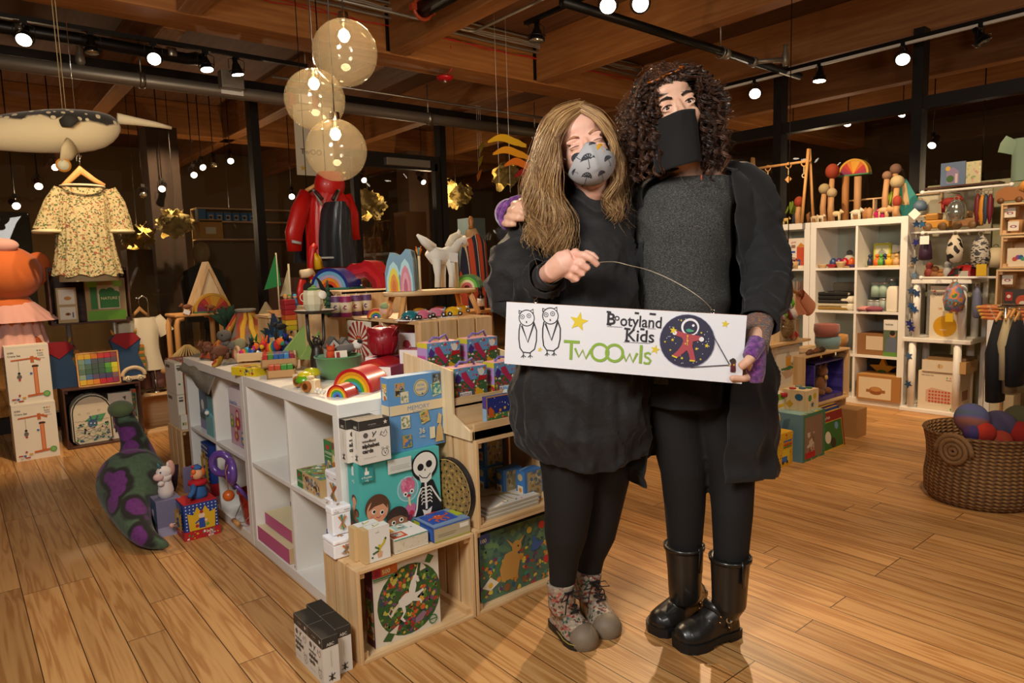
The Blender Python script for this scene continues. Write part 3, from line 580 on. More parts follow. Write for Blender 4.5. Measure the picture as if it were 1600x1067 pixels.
def fan(name,label,cx,cy,cz,R,d,base='3f7a4c',n=9,rim='cf9a2e',cols=('7a2f52','9c2a3c','b8382a','cf7a22','d99a2a','d9a030','cf6a24','b8302e','a02a4a'),rz=0):
 e=em(name,(cx,cy,cz),label,'wooden toy',None,rz)
 mb=MB()
 for i in range(n):
  a0_=pi-pi*i/n;a1_=pi-pi*(i+1)/n;P=[(0,.012)]+[((R*.86)*cos(a0_+(a1_-a0_)*k/4),.012+(R*.86)*sin(a0_+(a1_-a0_)*k/4))for k in range(5)];mb.pr(P,0,d,M(cols[i%len(cols)],.45))
 mb.bd('fan_blocks',e,bev=.001)
 A=[(R*cos(pi*i/20),.012+R*sin(pi*i/20))for i in range(21)];Bq=[(R*.87*cos(pi*i/20),.012+R*.87*sin(pi*i/20))for i in range(21)]
 mb=MB();mb.pr(A+Bq[::-1],-.002,d+.002,M(rim,.5),smooth=True);mb.bd('arch',e)
 MB().box(-R*1.02,R*1.02,-.004,d+.004,0,.012,M(base,.5)).bd('base_plate',e,bev=.002);return e
q=ony(332,487,5.37);fan('sunrise_stacker','orange and red wooden sunrise arch in front of the pointed house',q.x,5.345,zs,(ony(361,487,5.37).x-ony(303,487,5.37).x)/2,.04)
def critter(name,label,loc,L_,col,cat='wooden animal',rz=0,leg=.4,ear=True,group=None,fuzz=0,face=None):
 """four legged carved or felt animal, head to -x"""
 m_=M(col,.7,bump=.3 if fuzz else 0);mb=MB();h=L_*leg
 mb.ell((0,0,h+L_*.22),(L_*.42,L_*.17,L_*.22),m_,16,10);mb.ell((-L_*.42,0,h+L_*.36),(L_*.17,L_*.13,L_*.15),m_,12,8);mb.ell((-L_*.56,0,h+L_*.31),(L_*.09,L_*.07,L_*.07),m_,10,6)
 mb.tb([(L_*.38,0,h+L_*.25),(L_*.52,0,h+L_*.2)],[L_*.05,L_*.02],m_,6)
 if ear:mb.ell((-L_*.38,-L_*.08,h+L_*.5),(L_*.03,L_*.03,L_*.08),m_,8,6);mb.ell((-L_*.38,L_*.08,h+L_*.5),(L_*.03,L_*.03,L_*.08),m_,8,6)
 e=em(name,loc,label,cat,group,rz);mb.bd('body',e)
 for x in(-.28,.28):
  for y in(-.09,.09):MB().tb([(L_*x,L_*y,h+L_*.12),(L_*x,L_*y,.0)],[L_*.075,L_*.06],m_,8).bd('leg',e)
 mb=MB();mb.ell((-L_*.5,-L_*.1,h+L_*.4),L_*.022,'black',8,6);mb.bd('eye',e)
 return e
q=ony(293,488,5.36);critter('carved_reindeer','brown carved animal with a white tag left of the sunrise arch',(q.x,5.36,zs),.085,'7c4a2a');tag(MB().box(-.022,.022,-.002,.002,0,.032,'paper').bd('price_tag',None,(q.x-.02,5.325,zs+.001),(0,.4,0)),'white paper tag on the carved brown animal','price tag')
q=ony(331,489,5.30);critter('carved_bull','brown carved bull standing in front of the sunrise arch',(q.x,5.318,zs),.07,'9a6030')
q=ony(353,487,5.34);critter('carved_horse','small brown carved horse right of the sunrise arch',(q.x-.01,5.325,zs),.055,'8a5228')
q=ony(370,486,5.4);
q=ony(290,600,5.0);e=em('round_stool',(q.x,5.05,0),'low round wooden stool beside the light crate','stool');zt=ony(290,576,5.0).z
MB().lt([(.0,zt-.02),(.13,zt-.02),(.135,zt-.01),(.13,zt),(0,zt)],'beech',32).bd('seat',e)
for k in range(3):MB().tb([(.08*cos(k*2.1),.08*sin(k*2.1),zt-.02),(.12*cos(k*2.1),.12*sin(k*2.1),0)],.014,'beech',8).bd('leg',e)
pbox('tin_case','small tin case with a teal band on the round stool','tin',q.x-.11,4.96,zt,.15,.06,.085,'8a4a3c',front=[('r',0,0,.62,1,'a86a58'),('b',0,0,.62,1,['c98a6a','8a3a30','6a8a8a','d9b08a','4a6a5a'],50,4,.08),('r',.64,0,.85,1,'2f8a86'),('r',.86,0,1,1,'5aa6a2')],bev=.012)
q2=ony(291,560,5.2);e=em('raffia_hut',(q2.x,5.15,zt+.0),'tiny hut with a straw thatched roof left of the volcano','toy house')
MB().lt([(.07,0),(.07,.07),(0,.07)],M('b39a6c',.9),20).bd('hut_wall',e)
mb=MB()
for k in range(26):
 a=2*pi*k/26;mb.tb([(.015*cos(a),.015*sin(a),.145),(.11*cos(a),.11*sin(a),.055)],[.006,.013],M('c9ac72',.9),6,flat=.5)
mb.bd('thatch_roof',e)
for oo in(e,):
 sb=MB().box(-.09,.09,-.06,.06,-(zt),0,'pine_z');
crate('light_crate','small slatted crate on the floor behind the plush unicorn box',onx(262,760,1.0).x-.02,4.28,0,.2,.3,.30)
for i,(za,zb_)in enumerate(((.30,.50),(.503,.69))):
 pbox('flat_carton',['lower','upper'][i]+' thin white carton standing on the small slatted crate','carton',.99,4.33,za+.002,.04,.24,zb_-za,'e2dccd',front=[('r',.2,.8,.8,.86,'5a5248'),('r',.2,.9,.8,.93,'5a5248'),('r',.3,.3,.6,.36,'3f7a4c')],left=[('r',.1,.8,.5,.9,'5a5248')])
pbox('small_carton','tiny white carton on the small slatted crate','carton',.99-.0,4.285,.302,.035,.04,.085,'e9e3d4',front=[('r',.2,.3,.45,.5,'5a7a3c'),('r',.55,.3,.8,.5,'c9a22e')])
# == white cube shelves and the table display
def cube_shelf(name,label,x,y,w_,d,h,cols,rows,rz=-pi/2,cat='shelf',t=.042,th=.016):
 """frame opening along local -Y"""
 e=em(name,(x,y,0),label,cat,None,rz)
 MB().box(0,w_,0,d,h-t,h,'shelfwhite').bd('top_panel',e,bev=.0015);MB().box(0,w_,0,d,0,t,'shelfwhite').bd('bottom_panel',e,bev=.0015)
 for xx in(0,w_-t):MB().box(xx,xx+t,0,d,t,h-t,'shelfwhite').bd('side_panel',e,bev=.0015)
 iw=(w_-2*t-(cols-1)*th)/cols;ih=(h-2*t-(rows-1)*th)/rows
 for j in range(1,rows):z=t+j*ih+(j-1)*th;MB().box(t,w_-t,.002,d,z,z+th,'shelfwhite').bd('shelf_board',e)
 for i in range(1,cols):
  xx=t+i*iw+(i-1)*th;MB().box(xx,xx+th,.004,d-.002,t,h-t,'shelfwhite').bd('divider',e)
 return e
UX=.95;ZT=.765
cube_shelf('cube_shelf','white cube shelf nearest the viewer, under the rainbow arches',UX,3.0,.93,.39,ZT,2,2)
cube_shelf('cube_shelf','white cube shelf further back, holding the pink doll craft box',UX,3.96,.955,.39,ZT,2,2)
def O(px,py,z=ZT):return onz(px,py,z)
e=em('display_table',(1.36,2.33,0),'low wooden display table behind the white cube shelves, buried under toys','table')
MB().box(0,.75,0,1.65,ZT-.03,ZT,'pine_y').bd('table_top',e)
for x in(0.02,.67):
 for y in(.02,1.57):MB().box(x,x+.06,y,y+.06,0,ZT-.03,'pine_z').bd('leg',e)
PUZ=['3a6b3c','c9702e','e3d9c2','7a4a2a','4a86b0','d9b23a']
GRN='2f7a3c'
def wood_puzzle(w_,h,seed,lab='WOODEN'):
 return[('r',0,0,.3,1,GRN),('c',.15,.86,.075,'c22a26',.7),('t',.03,.72,.075,lab,'f2ead8'),('r',.03,.66,.27,.67,'f2ead8'),('b',.03,.3,.28,.6,['8a5a34','d9c9a0','c98a4a','5a7a9a'],40,seed,.05),('r',.31,0,1,1,'7a9a4c'),('b',.31,0,1,1,PUZ,60,seed+1,.12),('c',.62,.55,.22,'e9e2d4'),('c',.5,.78,.1,'7a4526'),('c',.72,.78,.1,'7a4526'),('c',.56,.6,.03,'2a1a12'),('c',.68,.6,.03,'2a1a12'),('c',.62,.48,.05,'2a1a12'),('c',.33,.35,.07,'e6e03a')]
r=FX(478,523,674,735,1.05,.39);pbox('wooden_puzzle_box','upright wooden puzzle box with a dog picture in the nearest white cube','puzzle box',1.04,2.40,.392,.22,.06,.185,'c9a06a',rz=-pi/2,front=wood_puzzle(0,0,3),topc='pine_x')
pbox('wooden_puzzle_box','flat lying wooden puzzle box at the front of the nearest white cube','puzzle box',.965,2.49,.392,.21,.15,.065,'cfae7a',rz=-pi/2,front=[('r',0,0,.25,1,GRN),('c',.12,.75,.14,'c22a26',.7),('t',.02,.3,.22,'WOODEN','f2ead8'),('b',.28,.1,.95,.9,['8a5a34','d9c9a0','5a7a9a','c98a4a','4a3a2a'],50,8,.14)],top=[('r',.02,.02,.98,.98,'7a9a4c'),('b',.02,.02,.98,.98,PUZ+['f0ead8'],60,5,.08),('c',.55,.6,.1,'e6e03a')])
pbox('wooden_puzzle_box','upright blue labelled wooden puzzle box in the lower near cube','puzzle box',1.0,2.33,.043,.13,.12,.215,'cfae7a',rz=-pi/2,front=[('r',0,.35,.95,1,'2f5a9a'),('c',.3,.88,.09,'c22a26',.6),('t',.1,.68,.09,'WOODEN','f2ead8'),('b',.05,.03,.95,.5,['8a4a30','d9c9a0','c96a3a','7a8a9a'],60,9,.08),('c',.6,.33,.07,'e6e03a')])
STK=['c23a26','d9a82e','2f8a8a','d96a2a','8a9a3a']
def sticks(n=14,seed=2,cx=.5,cy=.45,r=.25):
 rn=random.Random(seed);L_=[]
 for i in range(n):
  a=rn.uniform(.7,2.4);dx,dy=r*cos(a),r*sin(a)*1.1;L_.append(('l',[(cx-dx,cy-dy),(cx+dx+rn.uniform(-.05,.05),cy+dy)],.028,STK[i%5]))
 return L_+[('t',.12,.82,.07,'PLAN',"4a443c"),('s',.2,.93,.025,'d9a82e'),('r',.6,.86,.9,.88,'8a847a')]
def tin(name,label,x,y,z,w_,d,h,seed,rz=0):
 """white printed tin with a rounded lid"""
 e=em(name,(x,y,z),label,'tin',None,rz)
 mb=MB();mb.box(.002,w_-.002,.002,d-.002,0,h*.76,'f2f0f2');mb.bd('tin_body',e,bev=.004)
 MB().box(0,w_,0,d,h*.74,h,'f4f2f4').bd('lid',e,bev=.005)
 mb=MB();art(mb,fr((0,-.0006,0),(1,0,0),(0,0,1)),w_,h,sticks(14,seed));art(mb,fr((0,0,h+.0008),(1,0,0),(0,1,0)),w_,d,sticks(8,seed+3,.5,.5,.2)[:8]);mb.bd('printed_label',e);return e
tin('stick_game_tin','white stick game tin standing upright in the near cube beside the dog puzzle',.965,2.235,.392,.13,.05,.12,1,-pi/2)
ta=FB(514,549,797,840,1.90,.302)
for i,(y0,z)in enumerate(((2.96,.044),(2.94,.112))):
 pbox('pink_board',['bottom','upper'][i]+' pink edged wooden board lying in the lower far cube of the near shelf','board',.955+.03*i,y0,z,.36-.06*i,.3,.062-.01*i,'d9b58a',rz=-pi/2,front=[('r',0,0,1,1,'c25a8a')],topc='e0d2a8')
pbox('tall_folder','cream upright folder with a purple corner in the lower far cube','folder',.96,2.565,.043,.02,.25,.27,'d9cdb0',rz=-pi/2,front=[('r',0,.93,1,1,'4a2f6a'),('r',0,0,1,.03,'c25a8a')])
pbox('thin_craft_box','thin blue and red printed box standing edgewise at the divider','craft box',.965,2.565,.392,.018,.22,.24,'b8c6d8',rz=-pi/2,front=[('r',0,.88,1,1,'3f6ab0'),('r',0,.6,1,.7,'b8302e'),('r',0,.3,1,.5,'e9e2d4'),('r',0,0,1,.12,'c25a8a')])
def dolls():
 L_=[('r',0,0,1,1,'c9a0ac'),('r',0,.72,1,1,'e9dfe4'),('t',.04,.72,.085,'RussianDolls','3f6ab8','l',.02,.9),('r',.0,.69,1,.71,'e9dfe4')]
 for(a,b,rr,c)in((.4,.42,.13,'b8344e'),(.72,.32,.1,'c23a30'),(.12,.38,.09,'7a9a3a'),(.3,.18,.1,'b84a5a'),(.62,.14,.09,'3f7aa0'),(.85,.48,.09,'d9b23a'),(.9,.2,.09,'d98a2a')):L_+=[('c',a,b,rr,c),('c',a,b+rr*1.1,rr*.65,c),('c',a,b+rr*1.05,rr*.4,'e9c9a8'),('c',a,b-.01,rr*.4,'e3c04a')]
 return L_+[('c',.8,.62,.06,'c9cf3a')]
pbox('doll_craft_box','large pink Russian dolls craft box in the far white cube','craft box',1.0,3.38,.392,.285,.09,.275,'d9c9d8',rz=-pi/2,front=dolls(),extra=lambda mb,w_,d,h:art(mb,fr((w_,0,0),(0,1,0),(0,0,1)),d,h,[('r',0,0,1,1,'d8c9dc'),('b',0,.4,1,1,['b8344e','3f6ab8','d9b23a','d8c9dc'],30,4,.06),]))
pbox('unicorn_music_box','dusty lilac printed box with a white unicorn in the far upper cube','music box',.99,3.86,.392,.14,.11,.22,'6a7288',rz=-pi/2,front=[('r',.05,.35,.95,.97,'4f6a80'),('c',.4,.6,.12,'e9e4dc'),('r',.5,.45,.56,.62,'e9e4dc'),('r',.3,.4,.35,.6,'e9e4dc'),('r',0,.25,1,.36,'3f5a4a'),('r',0,0,1,.22,'8a86a8')])
e=em('turquoise_jewelry_box',(.975,3.66,.392),'turquoise box with a white knob in the far upper cube','music box',None,-pi/2)
MB().box(0,.12,0,.1,0,.2,'5f9ca4').bd('box_body',e,bev=.002);MB().pr([(.0,0),(.12,0),(.12,.1),(0,.13)],-.012,-.001,'78b4ba').bd('front_flap',e,bev=.002);MB().ell((.06,-.02,.12),.012,'e9e4dc').bd('knob',e)
STAR=lambda w_:[('r',0,0,1,1,'1f3f8f')]+[('c',.06+.11*i,.1+.12*j,.022,'e9e6dc')for i in range(9)for j in range(8)]
def jackbox(label,x,y,z,w_,h,rz,open_=False,full=True):
 e=em('jack_in_the_box',(x,y,z),label,'toy',None,rz)
 mb=MB();mb.box(0,w_,0,w_,h*.22,h,'1f3f8f');A=STAR(1)+[('p',[(.12,.05),(.88,.05),(.92,.7),(.75,.62),(.62,.9),(.5,.66),(.38,.9),(.25,.62),(.08,.7)],'d9ac1e'),('c',.5,.55,.11,'e9c9a8'),('c',.5,.68,.06,'b3261e'),('p',[(.4,.1),(.6,.1),(.58,.46),(.42,.46)],'24489a'),('c',.35,.2,.06,'b3261e'),('c',.66,.2,.06,'6a9a2e'),('c',.62,.36,.05,'e9c9a8'),('l',[(.42,.4),(.3,.3)],.05,'24489a')]
 art(mb,fr((0,0,h*.22),(1,0,0),(0,0,1)),w_,h*.78,A);art(mb,fr((0,w_,h*.22),(0,-1,0),(0,0,1)),w_,h*.78,A);mb.bd('box_body',e)
 mb=MB();mb.box(-.006,w_+.006,-.006,w_+.006,0,h*.24,'b81c22');B_=[('b',.03,.1,.97,.9,['d9ac1e','e9e6dc','3f8a3c','24489a'],24,4,.14),('t',.62,.55,.3,'JACK','f2ead8','l',.03),('t',.7,.32,.22,'IN THE','f2ead8','l',.02),('t',.66,.05,.3,'BOX','f2ead8','l',.03)]
 art(mb,fr((0,-.006,0),(1,0,0),(0,0,1)),w_,h*.24,B_);art(mb,fr((-.006,w_,0),(0,-1,0),(0,0,1)),w_,h*.24,B_[:1]);mb.bd('red_base',e)
 MB().tb([(-.006,w_*.6,h*.4),(-.03,w_*.6,h*.4),(-.03,w_*.6,h*.36)],.003,'steel',6).ell((-.035,w_*.6,h*.36),.011,'d9a08a').bd('crank',e)
 return e
jackbox('boxed blue and yellow jack in the box inside the far lower white cube',.98,3.86,.3-.256,.15,.27,-pi/2)
J=onz(293,842,0);J=V((.735,3.275,0));e=jackbox('open jack in the box with a clown popping out, on the floor by the dinosaur',J.x,J.y,0,.145,.165,.0)
Z0=.165
MB().box(.0,.145,.0,.145,Z0,Z0+.004,'b81c22').bd('rim',e)
MB().lt([(.035,0),(.04,.02),(.028,.07),(.015,.09)],M('2f5f9a',.8),16,c=(.09,.08,Z0)).tb([(.07,.06,Z0+.07),(.05,.03,Z0+.04),(.03,.01,Z0+.035)],[.015,.012,.01],M('2f5f9a',.8),8).bd('clown_body',e)
MB().lt([(.0,.0),(.045,-.012),(.04,.004),(.01,.012)],M('b3121e',.8),12,c=(.09,.08,Z0+.08)).bd('collar',e)
MB().ell((.088,.075,Z0+.115),.027,M('e0a878',.7)).ell((.06,.058,Z0+.112),.006,'c22a26',8,6).bd('head',e)
MB().ell((.108,.085,Z0+.118),(.02,.024,.026),M('d9661e',.9)).ell((.07,.06,Z0+.13),(.012,.012,.012),M('d9661e',.9),8,6).bd('hair',e);MB().ell((.092,.078,Z0+.143),(.02,.02,.014),M('2f5f9a',.8)).ell((.073,.078,Z0+.15),.008,'b3121e',8,6).bd('hat',e)
MB().box(.1,.18,.15,.155,Z0+.005,Z0+.13,M('77708f',.5)).bd('open_lid',e,rot=(0,0,.3))
e=em('unicorn_box',(J.x-.085,J.y+.13,0),'lilac pop up box with a white plush unicorn on top, on the floor','toy');L1='74708f'
mb=MB();mb.box(0,.11,0,.12,0,.17,L1);art(mb,fr((0,.12,0),(0,-1,0),(0,0,1)),.12,.17,[('r',.05,.4,.95,.95,'4f6a80'),('c',.4,.62,.1,'e9e4dc'),('r',.3,.42,.36,.6,'e9e4dc'),('r',.48,.42,.54,.6,'e9e4dc'),('r',0,.3,1,.4,'3f5a4a'),('r',0,0,1,.26,'9a98b4')]);art(mb,fr((0,0,0),(1,0,0),(0,0,1)),.11,.17,[('r',0,0,1,.26,'9a98b4')]);mb.bd('box_body',e,bev=.001)
WP=M('e0d4cc',.9,sheen=.4);mb=MB();mb.lt([(.03,0),(.035,.03),(.028,.07),(.024,.09)],WP,14,c=(.06,.06,.17)).ell((.055,.05,.29),(.034,.026,.03),WP).ell((.03,.04,.275),(.024,.02,.018),M('dcb8b0',.9)).ell((.035,.03,.245),(.015,.012,.012),WP,10,8).tb([(.06,.06,.25),(.06,.055,.28)],[.028,.03],WP,10).ell((.075,.055,.32),(.006,.01,.016),WP,8,6).bd('plush_unicorn',e)
MB().tb([(.04,.045,.315),(.03,.04,.34)],[.007,.002],M('3f7a8a',.5),8).bd('horn',e);MB().ell((.088,.065,.3),(.02,.018,.04),M('c99a8a',.95)).bd('mane',e);MB().ell((.036,.026,.298),.004,M('1f6a8a',.2),8,6).bd('eye',e)
q=V((1.03,3.18,.044));e=em('red_bucket',q,'shiny red bucket standing in the lower cube of the far white shelf','bucket')
MB().lt([(.0,.003),(.055,0),(.058,.004),(.078,.148),(.083,.15),(.083,.156),(.075,.156),(.055,.01),(0,.008)],M('a81220',.25,coat=.5),28).bd('bucket_body',e)
MB().tb([(0,-.08,.14),(-.03,-.1,.1),(-.085,-.07,.035),(-.1,0,.02),(-.085,.05,.03),(-.03,.085,.1),(0,.08,.14)],.002,'chrome',6).bd('handle_wire',e);MB().cyl((-.1,-.04,.022),(-.1,.03,.022),.011,M('c99052',.5),14).bd('handle_grip',e)
PU=M('5f3f8f',.3,coat=.4)
for i,(c,rt)in enumerate((((.915,3.28,.325),.7),((.915,3.14,.32),-.1))):
 e=em('purple_ring_toy',c,['left','right'][i]+' purple wooden ring toy sticking out of the red bucket shelf','toy',None,rt)
 MB().torus((0,0,0),.047,.017,PU,'x',32,12).tb([(0,0,-.05),(.03,-.02,-.09),(.06,-.02,-.14)],.009,PU,8).bd('ring',e)
 if i:MB().tb([(0,.0,.06),(-.02,.02,0),(-.01,.04,-.1)],.002,M('c98a2a',.8),6).bd('string',e);MB().ell((-.01,.045,-.125),.026,M('c9601e',.35,coat=.3)).bd('orange_ball',e)
e=em('rolled_toy',(.99,3.065,.044),'thin green and blue rolled toy beside the red bucket','toy');MB().cyl((0,0,0),(0,0,.045),.012,M('6a8a2e',.5)).cyl((0,0,.045),(0,0,.11),.008,M('b8d0d8',.2)).bd('tube_body',e)
# -- front crates and what stands on them
CY=1.83
crate('pine_crate','pine crate on the floor holding the round unicorn puzzle',.87,CY,0,.437,.235,.30,slats=3)
crate('pine_crate','lower pine crate on the right holding the woodland animal puzzle',1.312,CY,0,.40,.42,.305,slats=3)
crate('pine_crate','upper pine crate behind the smaller woman holding the flat giraffe puzzles',1.33,CY,.306,.385,.42,.31,slats=3)
FOR=['2f5a2a','4a7a34','6a8f3a','8a2a22','c9602a','d9a83a','3a3f5a','7a4a6a','1f3f24','b8b04a','2f5a2a','3f6a30','a8382a']
def unicorn_art():
 L_=[('c',.53,.47,.45,'35592a'),('b',.05,.02,.98,.95,FOR,520,11,.036,(.53,.47,.455)),('p',[(.78,.88),(.84,.97),(.93,.92),(.86,.84)],'3f6a30'),('p',[(.1,.06),(.2,.16),(.28,.1),(.22,.02)],'35592a'),('p',[(.2,.14),(.35,.2),(.3,.09)],'dcd2bf'),('p',[(.72,.9),(.8,.8),(.7,.78)],'dcd2bf')]
 Wc='e3ddd0'
 L_+=[('p',[(.34,.42),(.36,.5),(.46,.56),(.56,.56),(.60,.5),(.56,.42),(.48,.4),(.4,.4)],Wc),('p',[(.52,.52),(.60,.5),(.64,.62),(.62,.72),(.56,.70),(.52,.6)],Wc),('p',[(.56,.68),(.60,.76),(.66,.74),(.69,.66),(.66,.65),(.62,.69)],Wc),('p',[(.60,.73),(.64,.73),(.68,.9)],'efe6cf'),('p',[(.56,.46),(.6,.44),(.70,.5),(.75,.52),(.74,.55),(.66,.53),(.57,.53)],Wc),('p',[(.56,.44),(.6,.42),(.68,.40),(.69,.36),(.71,.37),(.7,.42),(.6,.48)],Wc),('p',[(.34,.42),(.4,.4),(.42,.32),(.37,.26),(.43,.2),(.45,.21),(.41,.27),(.46,.33),(.45,.42)],Wc),('p',[(.36,.48),(.28,.42),(.22,.34),(.26,.33),(.3,.38),(.36,.42)],'d8cdb4'),('l',[(.3,.38),(.24,.44),(.2,.38),(.24,.32)],.014,'d8cdb4'),('p',[(.6,.2),(.72,.26),(.78,.22),(.7,.14),(.6,.13)],'8f6f84'),('c',.5,.22,.02,'b81c22'),('c',.46,.18,.02,'b81c22'),('c',.54,.17,.018,'b81c22')]
 L_+=[('r',0,.88,.12,1,'b8203a'),('r',.12,.88,.36,1,'cf6a22'),('t',.135,.905,.075,'500','e9dfae','l',.02),('r',0,.855,.3,.87,'2f7a4a'),('r',0,.835,.26,.845,'2f7a4a'),('c',.06,.93,.035,'8f1230'),('o',.87,.1,.055,.015,'2f7a4a'),('r',.81,.095,.93,.11,'2f7a4a')]
 return L_
q=FB(587,694,885,1020,1.865,.0125)
pbox('round_puzzle_box','large square puzzle box with a white unicorn in a round forest picture','puzzle box',q[0]+.002,1.865,.0125,q[3]-.01,.055,.262,'dcd2bf',front=unicorn_art(),left=[('r',0,0,1,1,'5a1f38'),('r',.1,.1,.9,.5,'c9b48a'),('b',.1,.1,.9,.6,FOR,40,6,.05),('r',.1,.1,.7,.14,'cf6a22'),('t',.5,.7,.08,'500','cf8a8a','c')])
WOOD2=['c9a03a','d9c040','3f8a7a','7a3a5a','b8302e','d98a2a','2f5a6a','4a7a3a','5a3a6a']
def deer_art():return[('r',0,0,1,1,'4f6f5c'),('b',0,0,1,.6,WOOD2,150,21,.045),('b',0,.6,1,1,['3f5f5a','5a7f5c','31504c','6a8a5a'],80,5,.06),('r',0,.86,.14,1,'3f4a7a'),('t',.02,.88,.08,'100','e9dfae'),('p',[(.28,.2),(.5,.2),(.55,.5),(.46,.62),(.34,.6),(.26,.4)],'c9964a'),('c',.5,.66,.09,'c9964a'),('p',[(.5,.7),(.62,.8),(.54,.66)],'c9964a'),('p',[(.46,.7),(.36,.82),(.44,.66)],'c9964a'),('c',.52,.66,.015,'2a1a12'),('c',.13,.2,.055,'e9c83a'),('p',[(.02,.22),(.13,.34),(.24,.22),(.13,.14)],'e9dfc4'),('c',.13,.22,.04,'e3b52e'),('p',[(.7,.5),(.74,.75),(.8,.62),(.9,.6),(.8,.5)],'3f5f9a'),('c',.86,.86,.06,'c9342a'),('c',.68,.84,.05,'c9a83a'),('c',.35,.1,.06,'8a5a34'),('c',.6,.12,.05,'8a5a34'),('c',.92,.3,.06,'c93a3a')]
q=FB(762,850,840,940,1.87,.0135);pbox('animal_puzzle_box','colourful puzzle box with a deer and birds in the lower right crate','puzzle box',1.357,1.87,.0135,.34,.07,.25,'3f5a4a',front=deer_art(),left=[('r',0,0,1,1,'23402f'),('c',.5,.4,.14,'b8863a'),('r',0,0,1,.12,'a82230'),('t',.5,.8,.08,'100','e9dfae','c')])
Rr=.118
e=em('mandala_puzzle_box',(1.298,1.955,.302),'round black tin lid with a gold lace pattern leaning on the upper crate','puzzle box',None,radians(-84))
mb=MB();mb.T=Matrix.Translation((0,0,Rr));mb.pr([(Rr*cos(t),Rr*sin(t))for t in[2*pi*i/48 for i in range(48)]],0,.02,M('14161f',.4),smooth=True)
F_=fr((-Rr,-.001,-Rr),(1,0,0),(0,0,1));GO='c9a45a';A=[]
for ring_,n_,s0 in((.40,18,.075),(.30,14,.07),(.2,10,.065),(.1,6,.06)):
 for k in range(n_):
  a=2*pi*k/n_+ring_*7
  for m_ in range(3):A.append(('o',.5+ring_*cos(a),.5+ring_*sin(a),s0*(1-.3*m_)*.95,.008,GO))
A.append(('o',.5,.5,.485,.012,GO));A.append(('o',.5,.5,.03,.01,GO));art(mb,F_,2*Rr,2*Rr,A,lay=.00005);mb.bd('printed_disc',e)
TE='4fb3ae'
def skel():
 K='17181c';B_='e3e2d8';L_=[('c',.8,.8,.19,K,1.0),('p',[(.63,.0),(.66,.3),(.72,.5),(.76,.62),(.9,.6),(.97,.4),(1,.3),(1,.0)],K),('c',.8,.81,.165,B_,.95),('p',[(.7,.78),(.9,.78),(.88,.62),(.82,.58),(.74,.6)],B_),('c',.745,.79,.045,K),('c',.855,.81,.045,K),('p',[(.79,.735),(.81,.735),(.8,.77)],K)]
 L_+=[('l',[(.72,.7),(.76,.655),(.82,.64),(.87,.69)],.012,K),('l',[(.8,.6),(.8,.25)],.03,B_)]
 for i in range(5):y=.52-.045*i;L_+=[('l',[(.8,y),(.755,y+.012),(.735,y-.02)],.014,B_),('l',[(.8,y),(.85,y+.012),(.875,y-.02)],.014,B_)]
 L_+=[('l',[(.74,.53),(.69,.42),(.67,.28),(.64,.2)],.022,B_),('l',[(.86,.53),(.93,.4),(.99,.3)],.022,B_),('p',[(.74,.26),(.8,.23),(.87,.27),(.85,.2),(.81,.17),(.76,.19)],B_),('l',[(.77,.19),(.76,.06)],.03,B_),('l',[(.84,.19),(.86,.06)],.03,B_),('c',.79,.08,.07,'141518'),('c',.78,.05,.055,'3f8a4a'),('c',.77,.06,.012,K),('c',.8,.06,.012,K)]
 return L_
def kids():
 H1='5a3a26';H2='33221a';S1='d99a76';S2='8a5c40'
 return[('p',[(.03,0),(.06,.2),(.12,.3),(.24,.3),(.3,.2),(.31,0)],S1),('c',.19,.44,.16,H1,1.0),('c',.19,.40,.14,S1),('p',[(.08,.42),(.14,.55),(.3,.53),(.31,.4),(.26,.47),(.16,.46)],H1),('c',.145,.4,.028,'efe9dc'),('c',.15,.4,.018,'1c1412'),('c',.24,.37,.028,'efe9dc'),('c',.243,.37,.018,'1c1412'),('l',[(.17,.33),(.2,.315),(.225,.33)],.01,'b8404a'),('c',.12,.34,.02,'d9826a'),('c',.265,.32,.02,'d9826a'),('p',[(.3,0),(.33,.08),(.42,.1),(.5,.06),(.53,0)],S2),('c',.42,.24,.15,H2),('c',.42,.2,.135,S2),('p',[(.3,.24),(.34,.34),(.5,.34),(.54,.22),(.46,.27),(.37,.27)],H2),('c',.37,.2,.028,'efe9dc'),('c',.373,.2,.017,'140e0c'),('c',.465,.215,.028,'efe9dc'),('c',.467,.215,.017,'140e0c'),('l',[(.4,.125),(.42,.12),(.44,.128)],.008,'5a2a20'),('r',.33,.0,.5,.05,'d8cfae')]
def inner():
 return[('c',.58,.56,.15,'a8cfd0',1.05),('c',.58,.56,.135,'78aeb4',1.05),('c',.58,.6,.1,'cf6a8a',.85),('b',.5,.52,.66,.7,['c25a7c','dc86a2'],30,3,.025),('c',.545,.5,.03,'efe9dc'),('c',.625,.52,.03,'efe9dc'),('c',.545,.5,.015,'2a2a3a'),('c',.625,.52,.015,'2a2a3a'),('c',.585,.47,.025,'b8203a'),('l',[(.585,.46),(.6,.3)],.03,'d8c9a0'),('p',[(.53,.32),(.57,.38),(.6,.34),(.64,.38),(.68,.3),(.66,.2),(.56,.18),(.53,.24)],'c96a94'),('c',.61,.25,.035,'b83040'),('c',.585,.2,.04,'7a2a4a'),('r',.57,.02,.66,.15,'8a7a44'),('l',[(.52,.36),(.48,.24),(.46,.08),(.45,0)],.02,'9cc4cc'),('l',[(.68,.36),(.72,.26),(.75,.14)],.02,'9cc4cc'),('l',[(.51,.36),(.47,.24),(.45,.08)],.006,'b83a5a'),('l',[(.69,.36),(.73,.26),(.76,.14)],.006,'3f6ab0')]
q=FB(563,690,725,806,1.98,.301)
